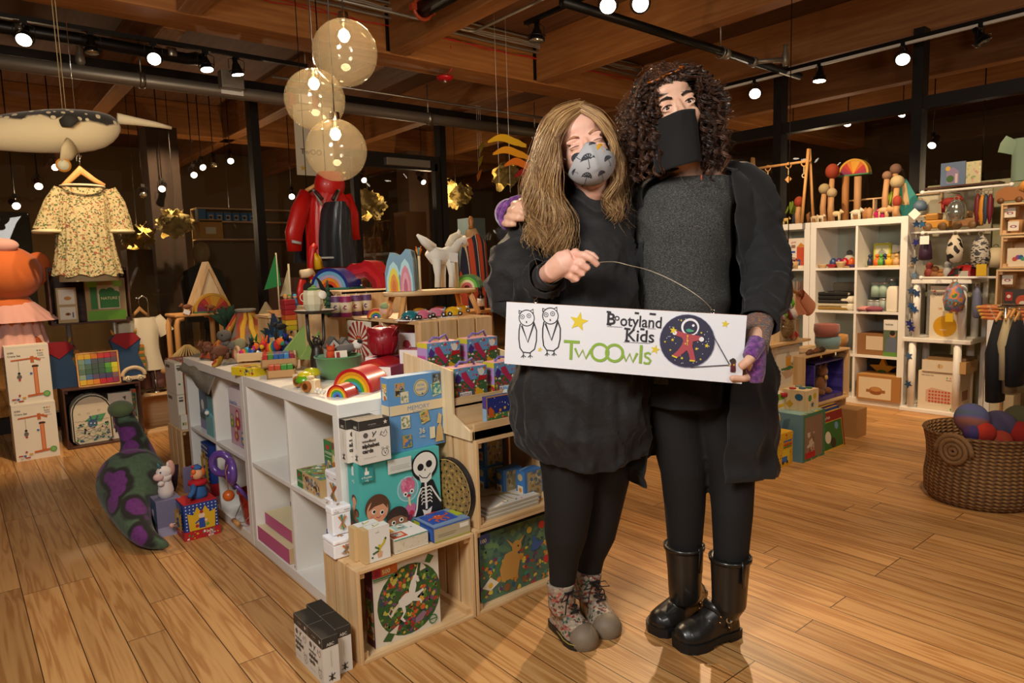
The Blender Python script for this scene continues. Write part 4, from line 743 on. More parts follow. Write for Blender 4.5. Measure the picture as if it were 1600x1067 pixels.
pbox('body_puzzle_box','large teal puzzle box with two cartoon children and a skeleton','puzzle box',q[0],1.98,.301,q[3],.075,.582-.301,TE,front=inner()+skel()+kids()+[('r',0,.78,.16,1,'2f8f8c'),('r',.06,.86,.11,.9,'e9e6dc'),('r',.07,.9,.09,.95,'e9e6dc'),('t',.08,.82,.035,'4 Puzzles','e9e6dc','c'),('t',.08,.78,.04,'+5','e9e6dc','c'),('r',.33,.8,.62,.97,'cfd2c8'),('r',.36,.88,.6,.885,'9a9a94'),('r',.36,.86,.58,.865,'9a9a94'),('r',.36,.84,.6,.845,'9a9a94')],left=[('r',.4,.84,.6,.95,'d8e6e0'),('t',.5,.75,.06,'+5','d8e6e0','c'),('c',.5,.55,.06,'5a3a26'),('c',.52,.53,.05,'d99a76'),('r',.35,.3,.6,.48,'d99a76'),('c',.7,.4,.05,'33221a'),('c',.7,.39,.04,'8a5c40'),('r',.6,.15,.8,.33,'8a5c40'),('c',.35,.22,.06,'cf8a9a'),('r',.2,0,.5,.14,'78aeb4')])
def abc(nm='woodland'):
 K='33302c';return[('r',0,.78,1,1,K),('t',.3,.88,.05,'art guides','a8a29a'),('r',.3,.84,.7,.845,'7a746c'),('s',.86,.9,.06,'cfc8bc'),('c',.2,.66,.06,'5a554e'),('l',[(.42,.6),(.5,.68),(.55,.72)],.02,K),('l',[(.45,.64),(.42,.72)],.02,K),('l',[(.66,.6),(.72,.7),(.78,.64),(.86,.72),(.9,.62)],.014,K),('l',[(.7,.62),(.8,.56),(.88,.6)],.01,K),('t',.07,.50,.085,'woodland',K,'l',.025),('t',.07,.38,.125,'alphabet',K,'l',.04),('t',.07,.26,.125,'cards',K,'l',.04),('o',.8,.2,.085,.008,K,1),('o',.72,.3,.025,.007,K),('o',.88,.3,.025,.007,K),('c',.77,.22,.01,K),('c',.84,.22,.01,K),('c',.8,.18,.015,K),('r',.1,.14,.5,.145,'6a645c')]
def abcs():return[('r',0,.78,1,1,'33302c'),('t',.5,.81,.085,'ABC','cfc8bc','c',.02),('r',.45,.35,.55,.75,'e0d6c4'),('r',.49,.36,.51,.7,'8a847a'),('p',[(.4,.1),(.5,.24),(.6,.1),(.5,.05)],'3a362f'),('l',[(.3,.18),(.5,.15),(.7,.2)],.02,'3a362f'),('l',[(.3,.08),(.5,.12),(.7,.08)],.02,'3a362f')]
CD='dcd6ca'
pbox('alphabet_cards_box','front white box of woodland alphabet cards on the teal puzzle box','card box',.966,1.985-.03,.583,.11,.048,.142,CD,front=abc(),left=abcs(),topc='26231f')
pbox('alphabet_cards_box','alphabet cards box directly behind the front one, on the teal puzzle box','card box',.946,2.006,.583,.11,.046,.142,CD,front=abc(),left=abcs(),topc='26231f')
BL='5f93c4';CRM='dcc9a0'
def tile(a,b,s,cols,seed,rot=.0):
 P=[(a+(-s if i in(0,3)else s)*.95,b+(-s if i<2 else s))for i in range(4)];P=[(a+(x-a)*cos(rot)-(y-b)*sin(rot),b+(x-a)*sin(rot)+(y-b)*cos(rot))for x,y in P]
 return[('p',P,cols[0]),('b',a-s*.85,b-s*.85,a+s*.85,b+s*.85,cols[1:],26,seed,s*.3)]
PAT=['d8cfae','7a8a6a','d8cfae','8a947a']
pbox('memory_game_box','tall light blue memory matching game box above the teal box','game box',1.105,2.005,.583,.218,.05,.257,BL,topc='8ab0d4',front=tile(.2,.83,.09,['b0995a','4a78a8','c98a5a','5a7a4a','3a2a1a'],1)+tile(.28,.72,.075,PAT,2)+tile(.88,.9,.08,['5a4a34','8a7a5a','3a3428','6f8aa0'],3)+tile(.86,.77,.09,['b8c4a0','3f8a86','6a7a4a','4a9a90'],4,.2)+[('c',.58,.82,.115,'d0bf94'),('o',.58,.82,.1,.01,'6a7a4a'),('t',.58,.84,.04,'PETER','7a8fb0','c'),('t',.58,.78,.045,'RABBIT','7a8fb0','c'),('c',.6,.735,.015,'3f6ab0'),('r',0,.50,1,.63,CRM),('t',.52,.535,.085,'MEMORY','5f82b0','c',0),('t',.52,.505,.022,'MATCHING GAME','7a96bc','c',.005)]+tile(.27,.39,.085,PAT,5)+tile(.62,.42,.085,['b8b06a','d9a83a','5a7a4a','c98a5a','4a78a8'],6,.25)+tile(.28,.13,.085,['a8944a','3f6ab0','5a7a4a','c98a5a'],7)+[('t',.56,.2,.1,'36','d8cfae','c'),('t',.56,.14,.035,'PAIRS','d8cfae','c'),('r',.7,.1,.8,.26,'d8cfae'),('p',[(.8,.04),(.84,.24),(.9,.3),(.94,.22),(.96,.04)],'c4a56c'),('p',[(.84,.3),(.88,.44),(.94,.4),(.92,.28)],'c9b07a'),('t',.02,.03,.03,'+','d9c04a')],left=[('r',0,0,1,1,BL),('r',0,.5,1,.63,CRM),('r',.2,.7,.8,.92,'e0d6b8'),('b',.2,.7,.8,.92,['c9602a','d9b03a','5a8a6a','e0d6b8'],20,1,.04)])
tin('stick_game_tin','white stick game tin standing on the low crate, nearest the viewer',.872,1.985,.302+.062,.068,.05,.092,5)
tin('stick_game_tin','lying white stick game tin under the nearest standing one',.856,1.95,.302,.08,.085,.06,6)
tin('stick_game_tin','second lying stick game tin in the near white cube',.958,2.235,.345+.046,.05,.03,.02,8,-pi/2)
def balance():return[('r',.18,0,1,1,'e6e2da'),('s',.55,.9,.02,'d9a82e'),('t',.45,.84,.05,'PLAN','4a443c'),('p',[(.5,.08),(.66,.08),(.7,.26),(.46,.26)],'d8a888'),('l',[(.57,.26),(.57,.48)],.08,'c9b83a'),('l',[(.57,.34),(.4,.44)],.06,'4a6a3a'),('l',[(.58,.36),(.75,.5),(.8,.6)],.07,'c9b83a'),('c',.82,.62,.035,'3f5a30'),('l',[(.54,.3),(.3,.24)],.06,'4a6a3a'),('c',.28,.14,.03,'2f4a2c')]
for i,(x,y)in enumerate(((.914,1.855),(.90,1.895))):
 pbox('wooden_toy_box',['front','rear'][i]+' of the two wooden boxes with a cactus toy print on the low crate','toy box',x,y,.302,.088,.038,.106,'d3b27e',front=balance(),top=[('r',.18,0,1,1,'e9e5de'),('l',[(.4,.3),(.6,.5),(.75,.7)],.12,'c9b83a'),('l',[(.5,.5),(.5,.8)],.1,'4a6a3a')])
pbox('board_book','thick white board game box with orange and mint squares on the low crate','game box',1.02,1.86,.302,.125,.13,.045,'d8cdb6',topc='ece6dc',front=[('b',.02,.1,.98,.9,['cfc2a4','d8cdb6','bdb094'],60,3,.05),('r',0,.93,1,1,'3f9a86'),('r',0,0,1,.06,'efe9dc')],top=[('r',.04,.08,.46,.42,'d0552a'),('b',.1,.15,.4,.35,['e9b08a','8ab0b0','efe6da'],14,1,.07),('r',.04,.5,.3,.92,'d9a028'),('r',.36,.5,.72,.92,'a8ccc0'),('b',.42,.58,.66,.84,['c98a4a','5a6a6a','efe6da'],14,2,.06),('s',.8,.5,.04,'3f9ab0')])
def octo():return[('r',.02,.02,.98,.98,'7a93b4'),('r',.08,.2,.8,.94,'2a4fa8'),('c',.45,.6,.14,'c9552a'),('l',[(.4,.5),(.28,.4),(.3,.28)],.06,'c9552a'),('l',[(.45,.5),(.42,.36),(.48,.26)],.06,'c9552a'),('l',[(.52,.52),(.6,.4),(.58,.28)],.06,'c9552a'),('l',[(.56,.58),(.72,.62),(.74,.74)],.06,'c9552a'),('l',[(.34,.56),(.2,.6),(.16,.5)],.06,'c9552a'),('c',.4,.65,.02,'efe9dc'),('c',.5,.65,.02,'efe9dc'),('r',.3,.94,.6,1,'b83a3a'),('r',.82,.3,1,.8,'a8b42e')]
pbox('octopus_game_box','blue patterned game box with an orange octopus on its lid','game box',1.16,1.845,.302,.145,.125,.052,'b8a988',topc='7a93b4',top=octo(),front=[('r',0,.9,1,1,'3f6ab0'),('r',0,0,1,.06,'a8b42e'),('r',.1,.42,.6,.45,'8a7e64'),('r',.1,.3,.55,.33,'8a7e64'),('r',.7,.5,.95,.8,'e6e0d4')],left=[('r',0,0,1,1,'2f4f9a'),('r',.1,.1,.9,.8,'3f6ab8'),('r',0,.5,.3,.9,'a8b42e'),('c',.5,.4,.2,'c9552a')])
for i,(x,y,l)in enumerate(((.785,1.835,'nearest black topped alphabet cards box on the floor'),(.785-.0,1.94,'black topped alphabet cards box on the floor, left of the nearest one'),(.837,1.885,'black topped alphabet cards box on the floor pressed against the low crate'),(.835,1.99,'rear black topped alphabet cards box on the floor, mostly hidden'))):
 pass
for i,(x,y,l)in enumerate(((.742,1.915,'black topped alphabet cards box on the floor nearest the viewer'),(.742,2.02,'black topped alphabet cards box on the floor at the far left of the four'),(.795,1.94,'black topped alphabet cards box on the floor touching the low crate'),(.795,2.045,'rear black topped alphabet cards box on the floor beside the white shelf'))):
 pbox('alphabet_cards_box',l,'card box',x,y,0,.103,.05,.145,CD,rz=-pi/2,front=abc(),topc='26231f',extra=lambda mb,w_,d,h:art(mb,fr((w_,0,0),(0,1,0),(0,0,1)),d,h,abcs()))
pbox('grey_puzzle_box','large grey blue floor puzzle box standing in the upper pine crate','puzzle box',1.38,2.10,.319,.24,.05,.27,'4f6884',rz=0,front=[('r',0,.1,1,.55,'8a8a5a'),('b',0,.1,1,.55,['7a7a44','a09a6a','6a7a5a','8a7a5a'],80,3,.06),('r',0,.55,1,.66,'5a708c'),('c',.25,.84,.09,'a88f5c'),('o',.25,.84,.075,.01,'d8c48a'),('t',.1,.62,.07,'Giant Floor Puzzle','9aa0a4','l',.01,.75),])
for i in range(3):
 pbox('giraffe_puzzle_box','%s of three flat white giraffe puzzle boxes in the upper pine crate'%['lowest','middle','topmost'][i],'puzzle box',1.385+.008*i,1.85+.006*i,.319+.011*i,.24,.2,.010,'b8ab92',topc='d6d0c4',top=[('l',[(.12,.78),(.3,.6),(.42,.56),(.7,.5)],.05,'a8965a'),('p',[(.4,.62),(.66,.58),(.72,.44),(.44,.46)],'a8965a'),('l',[(.46,.48),(.44,.18)],.03,'a8965a'),('l',[(.54,.48),(.56,.16)],.03,'a8965a'),('l',[(.66,.46),(.72,.2)],.03,'a8965a'),('c',.75,.75,.08,'4a9a3a',.7),('b',.3,.05,.7,.15,['c9552a','3f6ab0','a8b42e'],8,1,.02)]if i==2 else())
PR=['5a7a4a','a08a5a','4a6a8a','8a6a4a','c9b88a']
for i,(x,y,z,h,l)in enumerate(((1.60,1.90,.319,.115,'bright blue rabbit puzzle box at the right of the upper pine crate'),(1.555,1.97,.319,.115,'shaded blue puzzle box left of the bright one in the upper crate'),(1.53,2.05,.436,.115,'dark framed picture puzzle box on top of the stack in the upper crate'),(1.53,2.05,.319,.115,'lower shaded blue puzzle box at the back of the upper crate'))):
 pbox('rabbit_puzzle_box',l,'puzzle box',x,y,z,.09,.05,h,'3f74b0',front=[('r',.15,.05,.95,.95,'a8946a'),('b',.15,.05,.95,.95,PR,40,i+2,.08)],left=[('c',.5,.78,.12,'b8a87a'),('r',.2,.2,.8,.5,'d8cdb4'),('c',.5,.35,.08,'c9862e')])
# == toys on top of the table
def rainbow(name,label,loc,R,d,cols,rz,inner=.18,peak=0,coat=.5):
 """nested wooden arches, each its own piece"""
 e=em(name,loc,label,'wooden rainbow',None,rz);n=len(cols);st=R*(1-inner)/n
 def P(r):
  return[(r*cos(t),r*(1+peak*(.10 if int(t*7/pi+.5)%2 else 0))*sin(t))for t in[pi*i/28 for i in range(29)]]
 for i,c in enumerate(cols):
  ro=R-i*st;ri=ro-st+.0006
  MB().pr(P(ro)+P(ri)[::-1],0,d,M(c,.35,coat=coat),smooth=True).bd('arch',e)
 return e
RB=['b3161f','d9661e','e0b020','3f8a34','3f86b8','5a3f86','6a2f6a']
rainbow('rainbow_stacker','smallest glossy red rainbow arch at the front corner of the white table',O(527,621),.044,.065,['a8141e','d9661e','e0b020','4f9a34','3f86b8','4a5aa8'],-1.05)
rainbow('rainbow_stacker','middle glossy red rainbow arch behind the smallest one',O(551,612),.084,.12,['b3161f','d98a1e','e0b020','4f9a34','3f9ab8'],-1.05,.3)
rainbow('rainbow_stacker','rear glossy red rainbow arch leaning behind the middle one',O(585,597),.09,.12,['b01a22','c4481e','d98a2a'],-1.05,.5)
for i,(x,y)in enumerate(((.975,2.36),(1.0,2.50))):
 e=em('wooden_camera',(x,y,ZT),['front','rear'][i]+' small wooden toy camera beside the smallest rainbow','toy camera',None,-1.2)
 MB().box(-.035,.035,0,.032,0,.05,'birch').box(-.012,.012,.005,.027,.05,.062,'birch').bd('camera_body',e,bev=.004)
 MB().tb([(0,-.012,.026),(0,0,.026)],.02,M('a8642a',.5),20).cyl((0,-.013,.026),(0,-.0125,.026),.012,M('5a2f14',.4),20).bd('lens',e,bev=.001)
 mb=MB();[mb.ell((.05+.012*k,-.01-.004*k,.012+.008*(k%2)),.007,'e6dfd0',8,6)for k in range(6)];mb.bd('bead_strap',e)
for i,(px,py,c,l)in enumerate(((478,612,'5f9a1e','green capped wooden mushroom at the table edge'),(488,600,'b8b81e','yellow green capped wooden mushroom behind the green one'))):
 p=O(px,py);e=em('wooden_mushroom',p,l,'toy');MB().cyl((0,0,0),(0,0,.035),.017,'birch').bd('stem',e)
 MB().lt([(.017,.035),(.034,.036),(.035,.045),(.026,.06),(.0,.066)],M(c,.3,coat=.4),24).bd('cap',e)
 if i==0:MB().lt([(.026,.058),(.026,.064),(.018,.072),(0,.075)],M('c9b81e',.3),20).bd('top_knob',e)
FG=M('5a8a4a',.95,sheen=.4,bump=.5,bs=700);b=O(530,589);e=em('felt_basket',b,'green felt basket full of little plush animals','basket');e.scale=(.76,.76,.72)
MB().lt([(0,.003),(.10,0),(.112,.05),(.122,.118),(.127,.12),(.127,.126),(.118,.126),(.105,.05),(.095,.008),(0,.01)],FG,40,wob=lambda a,i:1+.015*sin(3*a+i)).bd('basket_body',e)
MB().torus((0,0,.124),.121,.004,M('2f7a6c',.9),'z',40,6).bd('rim',e)
e=em('felt_cat',b+V((-.035,-.01,.088)),'small orange felt cat in the green felt basket','plush toy');MB().ell((0,0,.01),(.02,.016,.024),M('c9481e',.9)).ell((0,-.002,.034),(.018,.016,.014),M('c9481e',.9)).bd('body',e);MB().tb([(-.012,0,.04),(-.016,0,.058)],[.006,.001],M('c9481e',.9),6).bd('ear',e);MB().tb([(.012,0,.04),(.016,0,.058)],[.006,.001],M('c9481e',.9),6).bd('ear',e)
e=em('felt_house',b+V((.0,.03,.08)),'tiny white felt birdhouse with a grey roof in the green basket','toy house');MB().pr([(-.028,0),(.028,0),(.028,.045),(0,.075),(-.028,.045)],0,.04,M('b8b4a8',.9)).bd('wall',e);MB().pr([(-.034,.04),(0,.08),(.034,.04),(.034,.046),(0,.087),(-.034,.046)],-.003,.043,M('5a544c',.8)).bd('roof',e);MB().ell((.0,-.001,.05),(.004,.002,.006),'black',8,6).bd('hole',e)
e=em('felt_badger',b+V((.035,-.01,.085)),'black and white plush animal lying across the green basket','plush toy',None,-.5);MB().tb([(-.05,0,.02),(-.02,0,.03),(.03,0,.035)],[.012,.02,.018],M('6a655f',.95),12).ell((.045,0,.045),(.022,.018,.02),M('d8d2c6',.95)).bd('body',e);MB().ell((.05,.01,.06),(.01,.01,.01),M('1a1816',.9)).bd('ear',e);MB().ell((.055,-.008,.058),(.012,.01,.01),M('1a1816',.9)).bd('cheek',e)
tag(MB().box(0,.05,0,.002,0,.035,M('e6dcc4',.7)).box(.006,.02,-.0006,0,.004,.03,M('8a1f2a')).bd('price_tag',None,b+V((-.045,-.07,.083)),(-.15,0,-.2)),'cream and dark red paper tag in front of the green basket','price tag')
e=em('felt_roof_house',b+V((.05,.03,.085)),'grey felt roofed house right of the green basket','toy house');MB().pr([(-.05,.0),(.05,.0),(.05,.09),(0,.15),(-.05,.09)],0,.06,M('8a857c',.9)).bd('wall',e);e.scale=(.5,.5,.45);MB().pr([(-.06,.085),(0,.155),(.06,.085),(.06,.095),(0,.166),(-.06,.095)],-.01,.07,M('5c5750',.9)).bd('roof',e)
def block_tray(label,x,y,z,w_,d,cols,rz,group=None):
 e=em('block_set',(x,y,z),label,'toy blocks',group,rz)
 MB().box(0,w_,0,d,0,.006,'kraft').box(0,w_,0,.006,0,.035,'kraft').box(0,w_,d-.006,d,0,.035,'kraft').box(0,.006,0,d,0,.035,'kraft').box(w_-.006,w_,0,d,0,.035,'kraft').bd('tray',e)
 k=0;n=len(cols);bw=(w_-.016)/n
 for i,c in enumerate(cols):MB().box(.008+i*bw,.008+(i+1)*bw-.001,.008,d-.008,.006,.056,M(c,.3,coat=.4)).bd('block',e,bev=.002)
 return e
block_tray('kraft tray of shrink wrapped coloured blocks left of the felt basket',.985,2.86,ZT+.04,.145,.13,['b8302e','4f8a3a','2f5f9a','2f5f9a','4a86b8','8a1f3a'],-.35)
e=block_tray('lower tray with red and green blocks under the kraft tray',.985,2.80,ZT,.115,.12,['b84a2a','b84a2a','3f8a34','3f8a34'],-.35)
pbox('yellow_game_box','small yellow game box at the edge of the white table','game box',.925,3.06,ZT,.15,.1,.035,'e0c21e',rz=-1.2,front=[('c',.4,.6,.16,'b8301e',.7),('b',.5,.1,.95,.9,['3a3a3a','e9e2d0','8a8a8a','b8301e'],14,4,.2)],top=[('c',.3,.5,.2,'b8301e',.6),('t',.1,.2,.2,'HABA','6a2a1a'),('b',.5,.1,.95,.9,['3a3a3a','8a7a3a','e9e2d0'],14,4,.14)])
e=em('slat_basket',(.965,3.10,ZT),'little slatted wooden crate of rainbow striped plush donkeys','basket',None,-.42);W_=.25;D_=.15
for z0 in(.005,.05):
 MB().box(0,W_,0,.006,z0,z0+.036,'pine_x').bd('slat',e);MB().box(0,W_,D_-.006,D_,z0,z0+.036,'pine_x').bd('slat',e)
 MB().box(-.0,.006,.006,D_-.006,z0,z0+.036,'pine_y').bd('slat',e);MB().box(W_-.006,W_,.006,D_-.006,z0,z0+.036,'pine_y').bd('slat',e)
MB().box(.006,W_-.006,.006,D_-.006,0,.006,'pine_x').bd('bottom_panel',e)
Rz=Matrix.Translation((.965,3.10,ZT))@Matrix.Rotation(-.42,4,'Z')
STR=[['c2246a','e0701e','2f8a5a','1f2f8f','d9b02a'],['2f6a3a','e0b020','c2246a','24489a','1a1a1a'],['24489a','5aa0d8','e9e2d0','1a1a1a','2f6ab8'],['e0601e','c2242a','6a2f8a','e0b020','24489a'],['b8241e','e0601e','e0b020','2f8a5a','24489a'],['1f2f8f','24489a','7ac92e','1a1a1a','2f6ab8'],['1a2f8a','2448b8','1a1a1a','24489a','6a2f8a']]
DN=['pink and green striped plush donkey at the left end of the slatted crate','green and yellow striped plush donkey second in the slatted crate','blue and white striped plush donkey lying at the front of the slatted crate','orange and purple striped plush donkey in the middle of the slatted crate','red and orange striped plush donkey standing tall in the slatted crate','blue and lime striped plush donkey right of the orange one in the crate','dark blue striped plush donkey at the right end of the slatted crate']
for i,(x,y,z)in enumerate(((.035,.04,.055),(.07,.09,.065),(.085,.035,.04),(.125,.1,.06),(.15,.045,.075),(.185,.09,.065),(.215,.045,.06))):
 e=em('plush_donkey',Rz@V((x,y,z)),DN[i],'plush toy',None,i*1.3);mb=MB();c=STR[i]
 for k in range(6):
  t0=k/6;mb.ell((-.02+.01*k,0,.018+.004*k),(.013,.024,.026),M(c[k%5],.85),12,8)
 mb.bd('body',e);mb=MB();mb.ell((.04,0,.052),(.024,.015,.018),M(c[1],.85),12,8).ell((.056,0,.046),(.012,.011,.012),M(c[3],.85),10,6);mb.bd('head',e)
 MB().tb([(.03,.006,.064),(.022,.012,.095)],[.008,.002],M(['1a1a1a',c[0]][i%2],.85),6).bd('ear',e);MB().tb([(.03,-.006,.064),(.022,-.014,.095)],[.008,.002],M(['1a1a1a',c[0]][i%2],.85),6).bd('ear',e)
FE=noisy('felt_grey',[(.3,'6f675c'),(.7,'857c6e')],ns=60,rough=.95,bump=.4,dist=.002);VO=noisy('felt_lava',[(.34,'6b6156'),(.42,'9a3f26'),(.52,'a8452a'),(.6,'c9962e'),(.66,'8f3a24')],scale=(9,9,1.4),ns=1.6,detail=1,rough=.95,bump=.3)
def drape(u,v):
 x=.955+.42*u;y=3.42+.55*v;z=ZT+.006+.012*sin(9*u+3*v)*sin(7*v)+.01*sin(14*v)
 if u<.18:k=(.18-u)/.18;x=.955+.42*.18-.11*k;z-=.085*k*k*(1.2+.5*sin(5*v+1));
 return(x-.0,y,z)
tag(MB().grid(drape,40,40,FE()).bd('felt_landscape',solid=.005),'grey felt landscape draped over the far corner of the white shelf','felt mat')
e=em('felt_volcano',(1.22,3.72,ZT+.01),'tall felt volcano with red and yellow lava streams on the grey felt','felt toy')
def vol(u,v):
 a=2*pi*u;r=.045+.20*(1-v)**1.5*(1+.12*sin(3*a+1));return(r*cos(a),r*.8*sin(a),.235*v)
MB().grid(vol,64,16,VO(),closed=True).bd('cone',e)
MB().lt([(.05,.225),(.055,.24),(.045,.243),(.03,.2),(0,.19)],FE(),24).bd('crater',e)
for u0,c in((.76,'c9a02e'),(.69,'c9962a')):MB().tb([V(vol(u0+.015*sin(9*v),v))*1.02 for v in(.98,.8,.6,.4,.2)],[.006,.012,.015,.014,.01],M(c,.9),8,flat=.3).bd('lava_stream',e)
e=em('felt_lava_tongue',(1.0,3.52,ZT+.016),'long red and yellow felt lava tongue curving down to the table edge','felt toy');pts=[(.17,.2,.2),(.10,.12,.13),(.05,.05,.07),(.02,.0,.03),(-.005,-.06,.01),(-.04,-.12,.004),(-.065,-.15,-.005)]
MB().tb(pts,[.018,.025,.026,.026,.024,.018,.008],M('c2962e',.9),10,flat=.4).bd('yellow_edge',e);MB().tb([V(p)+V((-.004,-.006,.005))for p in pts],[.012,.018,.019,.019,.018,.012,.004],M('a3321f',.9),10,flat=.4).bd('red_core',e)
e=em('felt_rock',(1.52,4.05,ZT),'pale sandy felt mountain behind the volcano','felt toy');MB().grid(lambda u,v:((.005+.17*(1-v)*(1+.1*sin(4*2*pi*u)))*cos(2*pi*u),(.005+.1*(1-v))*sin(2*pi*u),.27*v*(1+.0*u)),24,8,M('a8946c',.95),closed=True).bd('rock_body',e)
e.location=(1.45,4.05,ZT)
def plant(label,loc,R,n=16,seed=1):
 e=em('felt_plant',loc,label,'felt plant');rn=random.Random(seed);GD=M('25402c',.95)
 for k in range(n):
  a=2*pi*k/n*2.4;t=.25+.75*(k/n);up=R*(1.15-.75*t);L_=R*t
  P=[V((0,0,.0)),V((cos(a)*L_*.45,sin(a)*L_*.45,up*.7)),V((cos(a)*L_,sin(a)*L_,up*1.0))]
  MB().tb(P,[R*.08,R*.17,R*.015],GD,8,flat=.35).bd('leaf',e)
 return e
p=onz(368,555,ZT);plant('dark green spiky felt plant left of the volcano',(1.19,4.0,ZT),.14);bpy.data.objects['felt_plant'].location=(1.22,4.02,ZT+.13)
MB().tb([(0,0,-.13),(0,0,.01)],.03,M('25402c',.95),10).bd('stem',bpy.data.objects['felt_plant'])
plant('dark green spiky felt plant right of the volcano, behind the donkeys',(1.28,3.42,ZT+.075),.13,16,3)
e=critter('felt_dinosaur','grey felt dinosaur with a small eye peeping in front of the volcano',(1.1,3.52,ZT+.02),.12,'6a6358','plush toy',-.3,.3,False,fuzz=1)
MB().ell((-.055,-.01,.115),(.036,.03,.03),M('5f594f',.95,bump=.3)).bd('head',e);MB().ell((-.065,-.037,.12),.005,'black',8,6).bd('eye',e);MB().ell((.015,-.03,.07),(.03,.02,.03),M('8a8462',.95)).bd('belly_patch',e)
critter('felt_boar','upright brown felt boar on the grey felt landscape',(1.015,3.74,ZT+.035),.1,'6f4128','plush toy',.6,.15,fuzz=1)
critter('felt_boar','larger brown felt boar just left of the donkey crate',(.985,3.42,ZT+.028),.12,'653a24','plush toy',.2,.15,fuzz=1)
tag(MB().torus((0,0,0),.032,.009,M('c9a07a',.5),'x',24,8).bd('wooden_ring',None,(1.05,3.36,ZT+.055)),'pale wooden ring beside the larger felt boar','ring toy')
for i,(P,y,l)in enumerate(((((438,557),(483,500),(488,560)),3.02,'tall light green triangular board in the middle of the table'),(((492,560),(494,470),(516,462),(520,560)),3.2,'upright light green board behind the dark bear statue'),(((468,562),(500,517),(503,562)),2.92,'low light green triangular board left of the dark bear'))):
 pts=[ony(a,b,y)for a,b in P];z0=ZT;mb=MB();mb.pr([(q.x,max(q.z,ZT))for q in pts],y,y+.018,M('8aa858',.6));o=mb.bd('green_board',bev=.002);c=pts[0].copy();tag(o,l,'board')
p=O(496,560);yb=2.78;p=ony(496,556,yb);e=em('bear_statue',(p.x,yb,ZT),'dark brown bear statue holding a round tray above its head','statue');DB=M('2e231c',.4)
zt=ony(494,486,yb).z-ZT
mb=MB();mb.lt([(0,0),(.026,.0),(.031,.02),(.03,.07),(.022,.11),(.017,.125),(.0,.13)],DB,20).ell((-.002,-.006,.143),(.018,.017,.02),DB).ell((-.002,-.022,.14),(.009,.012,.008),DB);mb.bd('bear_body',e)
for s_ in(-1,1):MB().tb([(s_*.018,0,.115),(s_*.034,-.0,.15),(s_*.036,0,zt-.01)],[.009,.007,.007],DB,10).bd('arm',e);MB().ell((s_*.013-.002,0,.162),.005,DB,8,6).bd('ear',e)
MB().lt([(0,zt-.012),(.03,zt-.012),(.075,zt-.006),(.085,zt+.002),(.085,zt+.006),(.07,zt+.001),(0,zt)],DB,32).bd('tray',e)
zz=ZT+zt+.001;e=em('cream_pot',(p.x-.004,yb,zz),'cream faceted pot with a round paper tag on the bear tray','pot')
MB().lt([(0,0),(.033,0),(.043,.03),(.043,.07),(.037,.088),(.032,.088),(.03,.07),(0,.06)],M('d4c9a4',.5),10,smooth=False).bd('pot_body',e);MB().lt([(0,0),(.018,0),(.018,.003),(0,.003)],M('ece6d4',.6),24,T=Matrix.Translation((.024,-.042,.068))@Matrix.Rotation(1.3,4,'X')).bd('tag',e);MB().ell((0,0,.09),(.022,.02,.012),M('4a7a34',.8)).ell((.01,.01,.1),(.012,.01,.01),M('5a8a3a',.8)).bd('moss',e)
MB().torus((-.038,0,.06),.018,.002,M('d8cdb0',.8),'y').bd('handle',e)
ys=3.45;a=ony(415,540,ys);SL=ony(415,493,ys);SR=ony(520,497,ys);e=em('plank_shelf',(SL.x,ys,ZT),'small bare wooden shelf block carrying the sail boat and peg dolls','shelf');hs=SL.z-ZT;W_=SR.x-SL.x
MB().box(0,W_,-.03,.16,hs-.012,hs,'pine_x').bd('shelf_board',e);MB().box(.01,.022,-.02,.15,0,hs-.012,'pine_z').bd('side_panel',e);MB().box(W_-.022,W_-.01,-.02,.15,0,hs-.012,'pine_z').bd('side_panel',e);MB().box(.022,W_-.022,.0,.14,hs*.45,hs*.45+.01,'pine_x').bd('shelf_board',e)
zs=ZT+hs+.001
def sail(label,pts,col,y,mastpx):
 q=[ony(a_,b_,y)for a_,b_ in pts];m0=ony(mastpx,470,y).x;e=em('toy_sailboat',(m0,y,zs),label,'toy boat')
 MB().pr([(q_.x-m0,q_.z-zs)for q_ in q],-.003,.003,M(col,.8)).bd('sail',e);MB().tb([(0,0,.02),(0,0,max(q_.z for q_ in q)-zs)],.004,'birch',8).bd('mast',e);MB().pr([(-.06,.022),(-.04,0),(.05,0),(.07,.022)],-.02,.02,'beech').bd('hull',e,bev=.004)
sail('toy boat with a tall green felt sail',[(431,395),(413,453),(439,446)],'1f7a3a',ys,436);sail('toy boat with a cream sail right of the green one',[(452,412),(438,463),(455,462)],'b8ab86',ys+.07,454)
e=em('toy_wagon',(ony(455,490,3.41).x,3.44,zs),'blue wooden wagon with pale wheels on the plank shelf','toy');MB().box(-.035,.06,-.02,.02,.015,.045,M('2f74a8',.5)).bd('wagon_body',e,bev=.003)
for x in(-.025,.04):MB().cyl((x,-.03,.016),(x,-.022,.016),.016,'birch').bd('wheel',e,bev=.002)
for i,(dx,c,hc,l)in enumerate(((-.015,'d98a1e','d98a1e','orange peg doll riding in the blue wagon'),(.012,'4f8a3a','4f8a3a','green peg doll behind the orange one'),(.036,'2f84b8','4a9ac8','blue peg doll riding in the blue wagon'))):
 e=em('peg_doll',(ony(455,490,3.41).x+dx,3.44+(.012 if i==1 else-.004),zs+.046),l,'peg doll');MB().lt([(.011,0),(.012,.01),(.008,.03),(0,.034)],M(c,.5),14).bd('body',e);MB().ell((0,0,.042),.0105,M('d9a878',.5)).ell((0,.001,.046),(.011,.011,.009),M(hc,.5)).bd('head',e)
e=em('block_stack',(ony(460,515,3.3).x,3.36,ZT),'stack of red, orange and yellow felt blocks left of the green boards','toy blocks');zA=ony(460,515,3.36).z-ZT;zB=ony(460,467,3.36).z-ZT
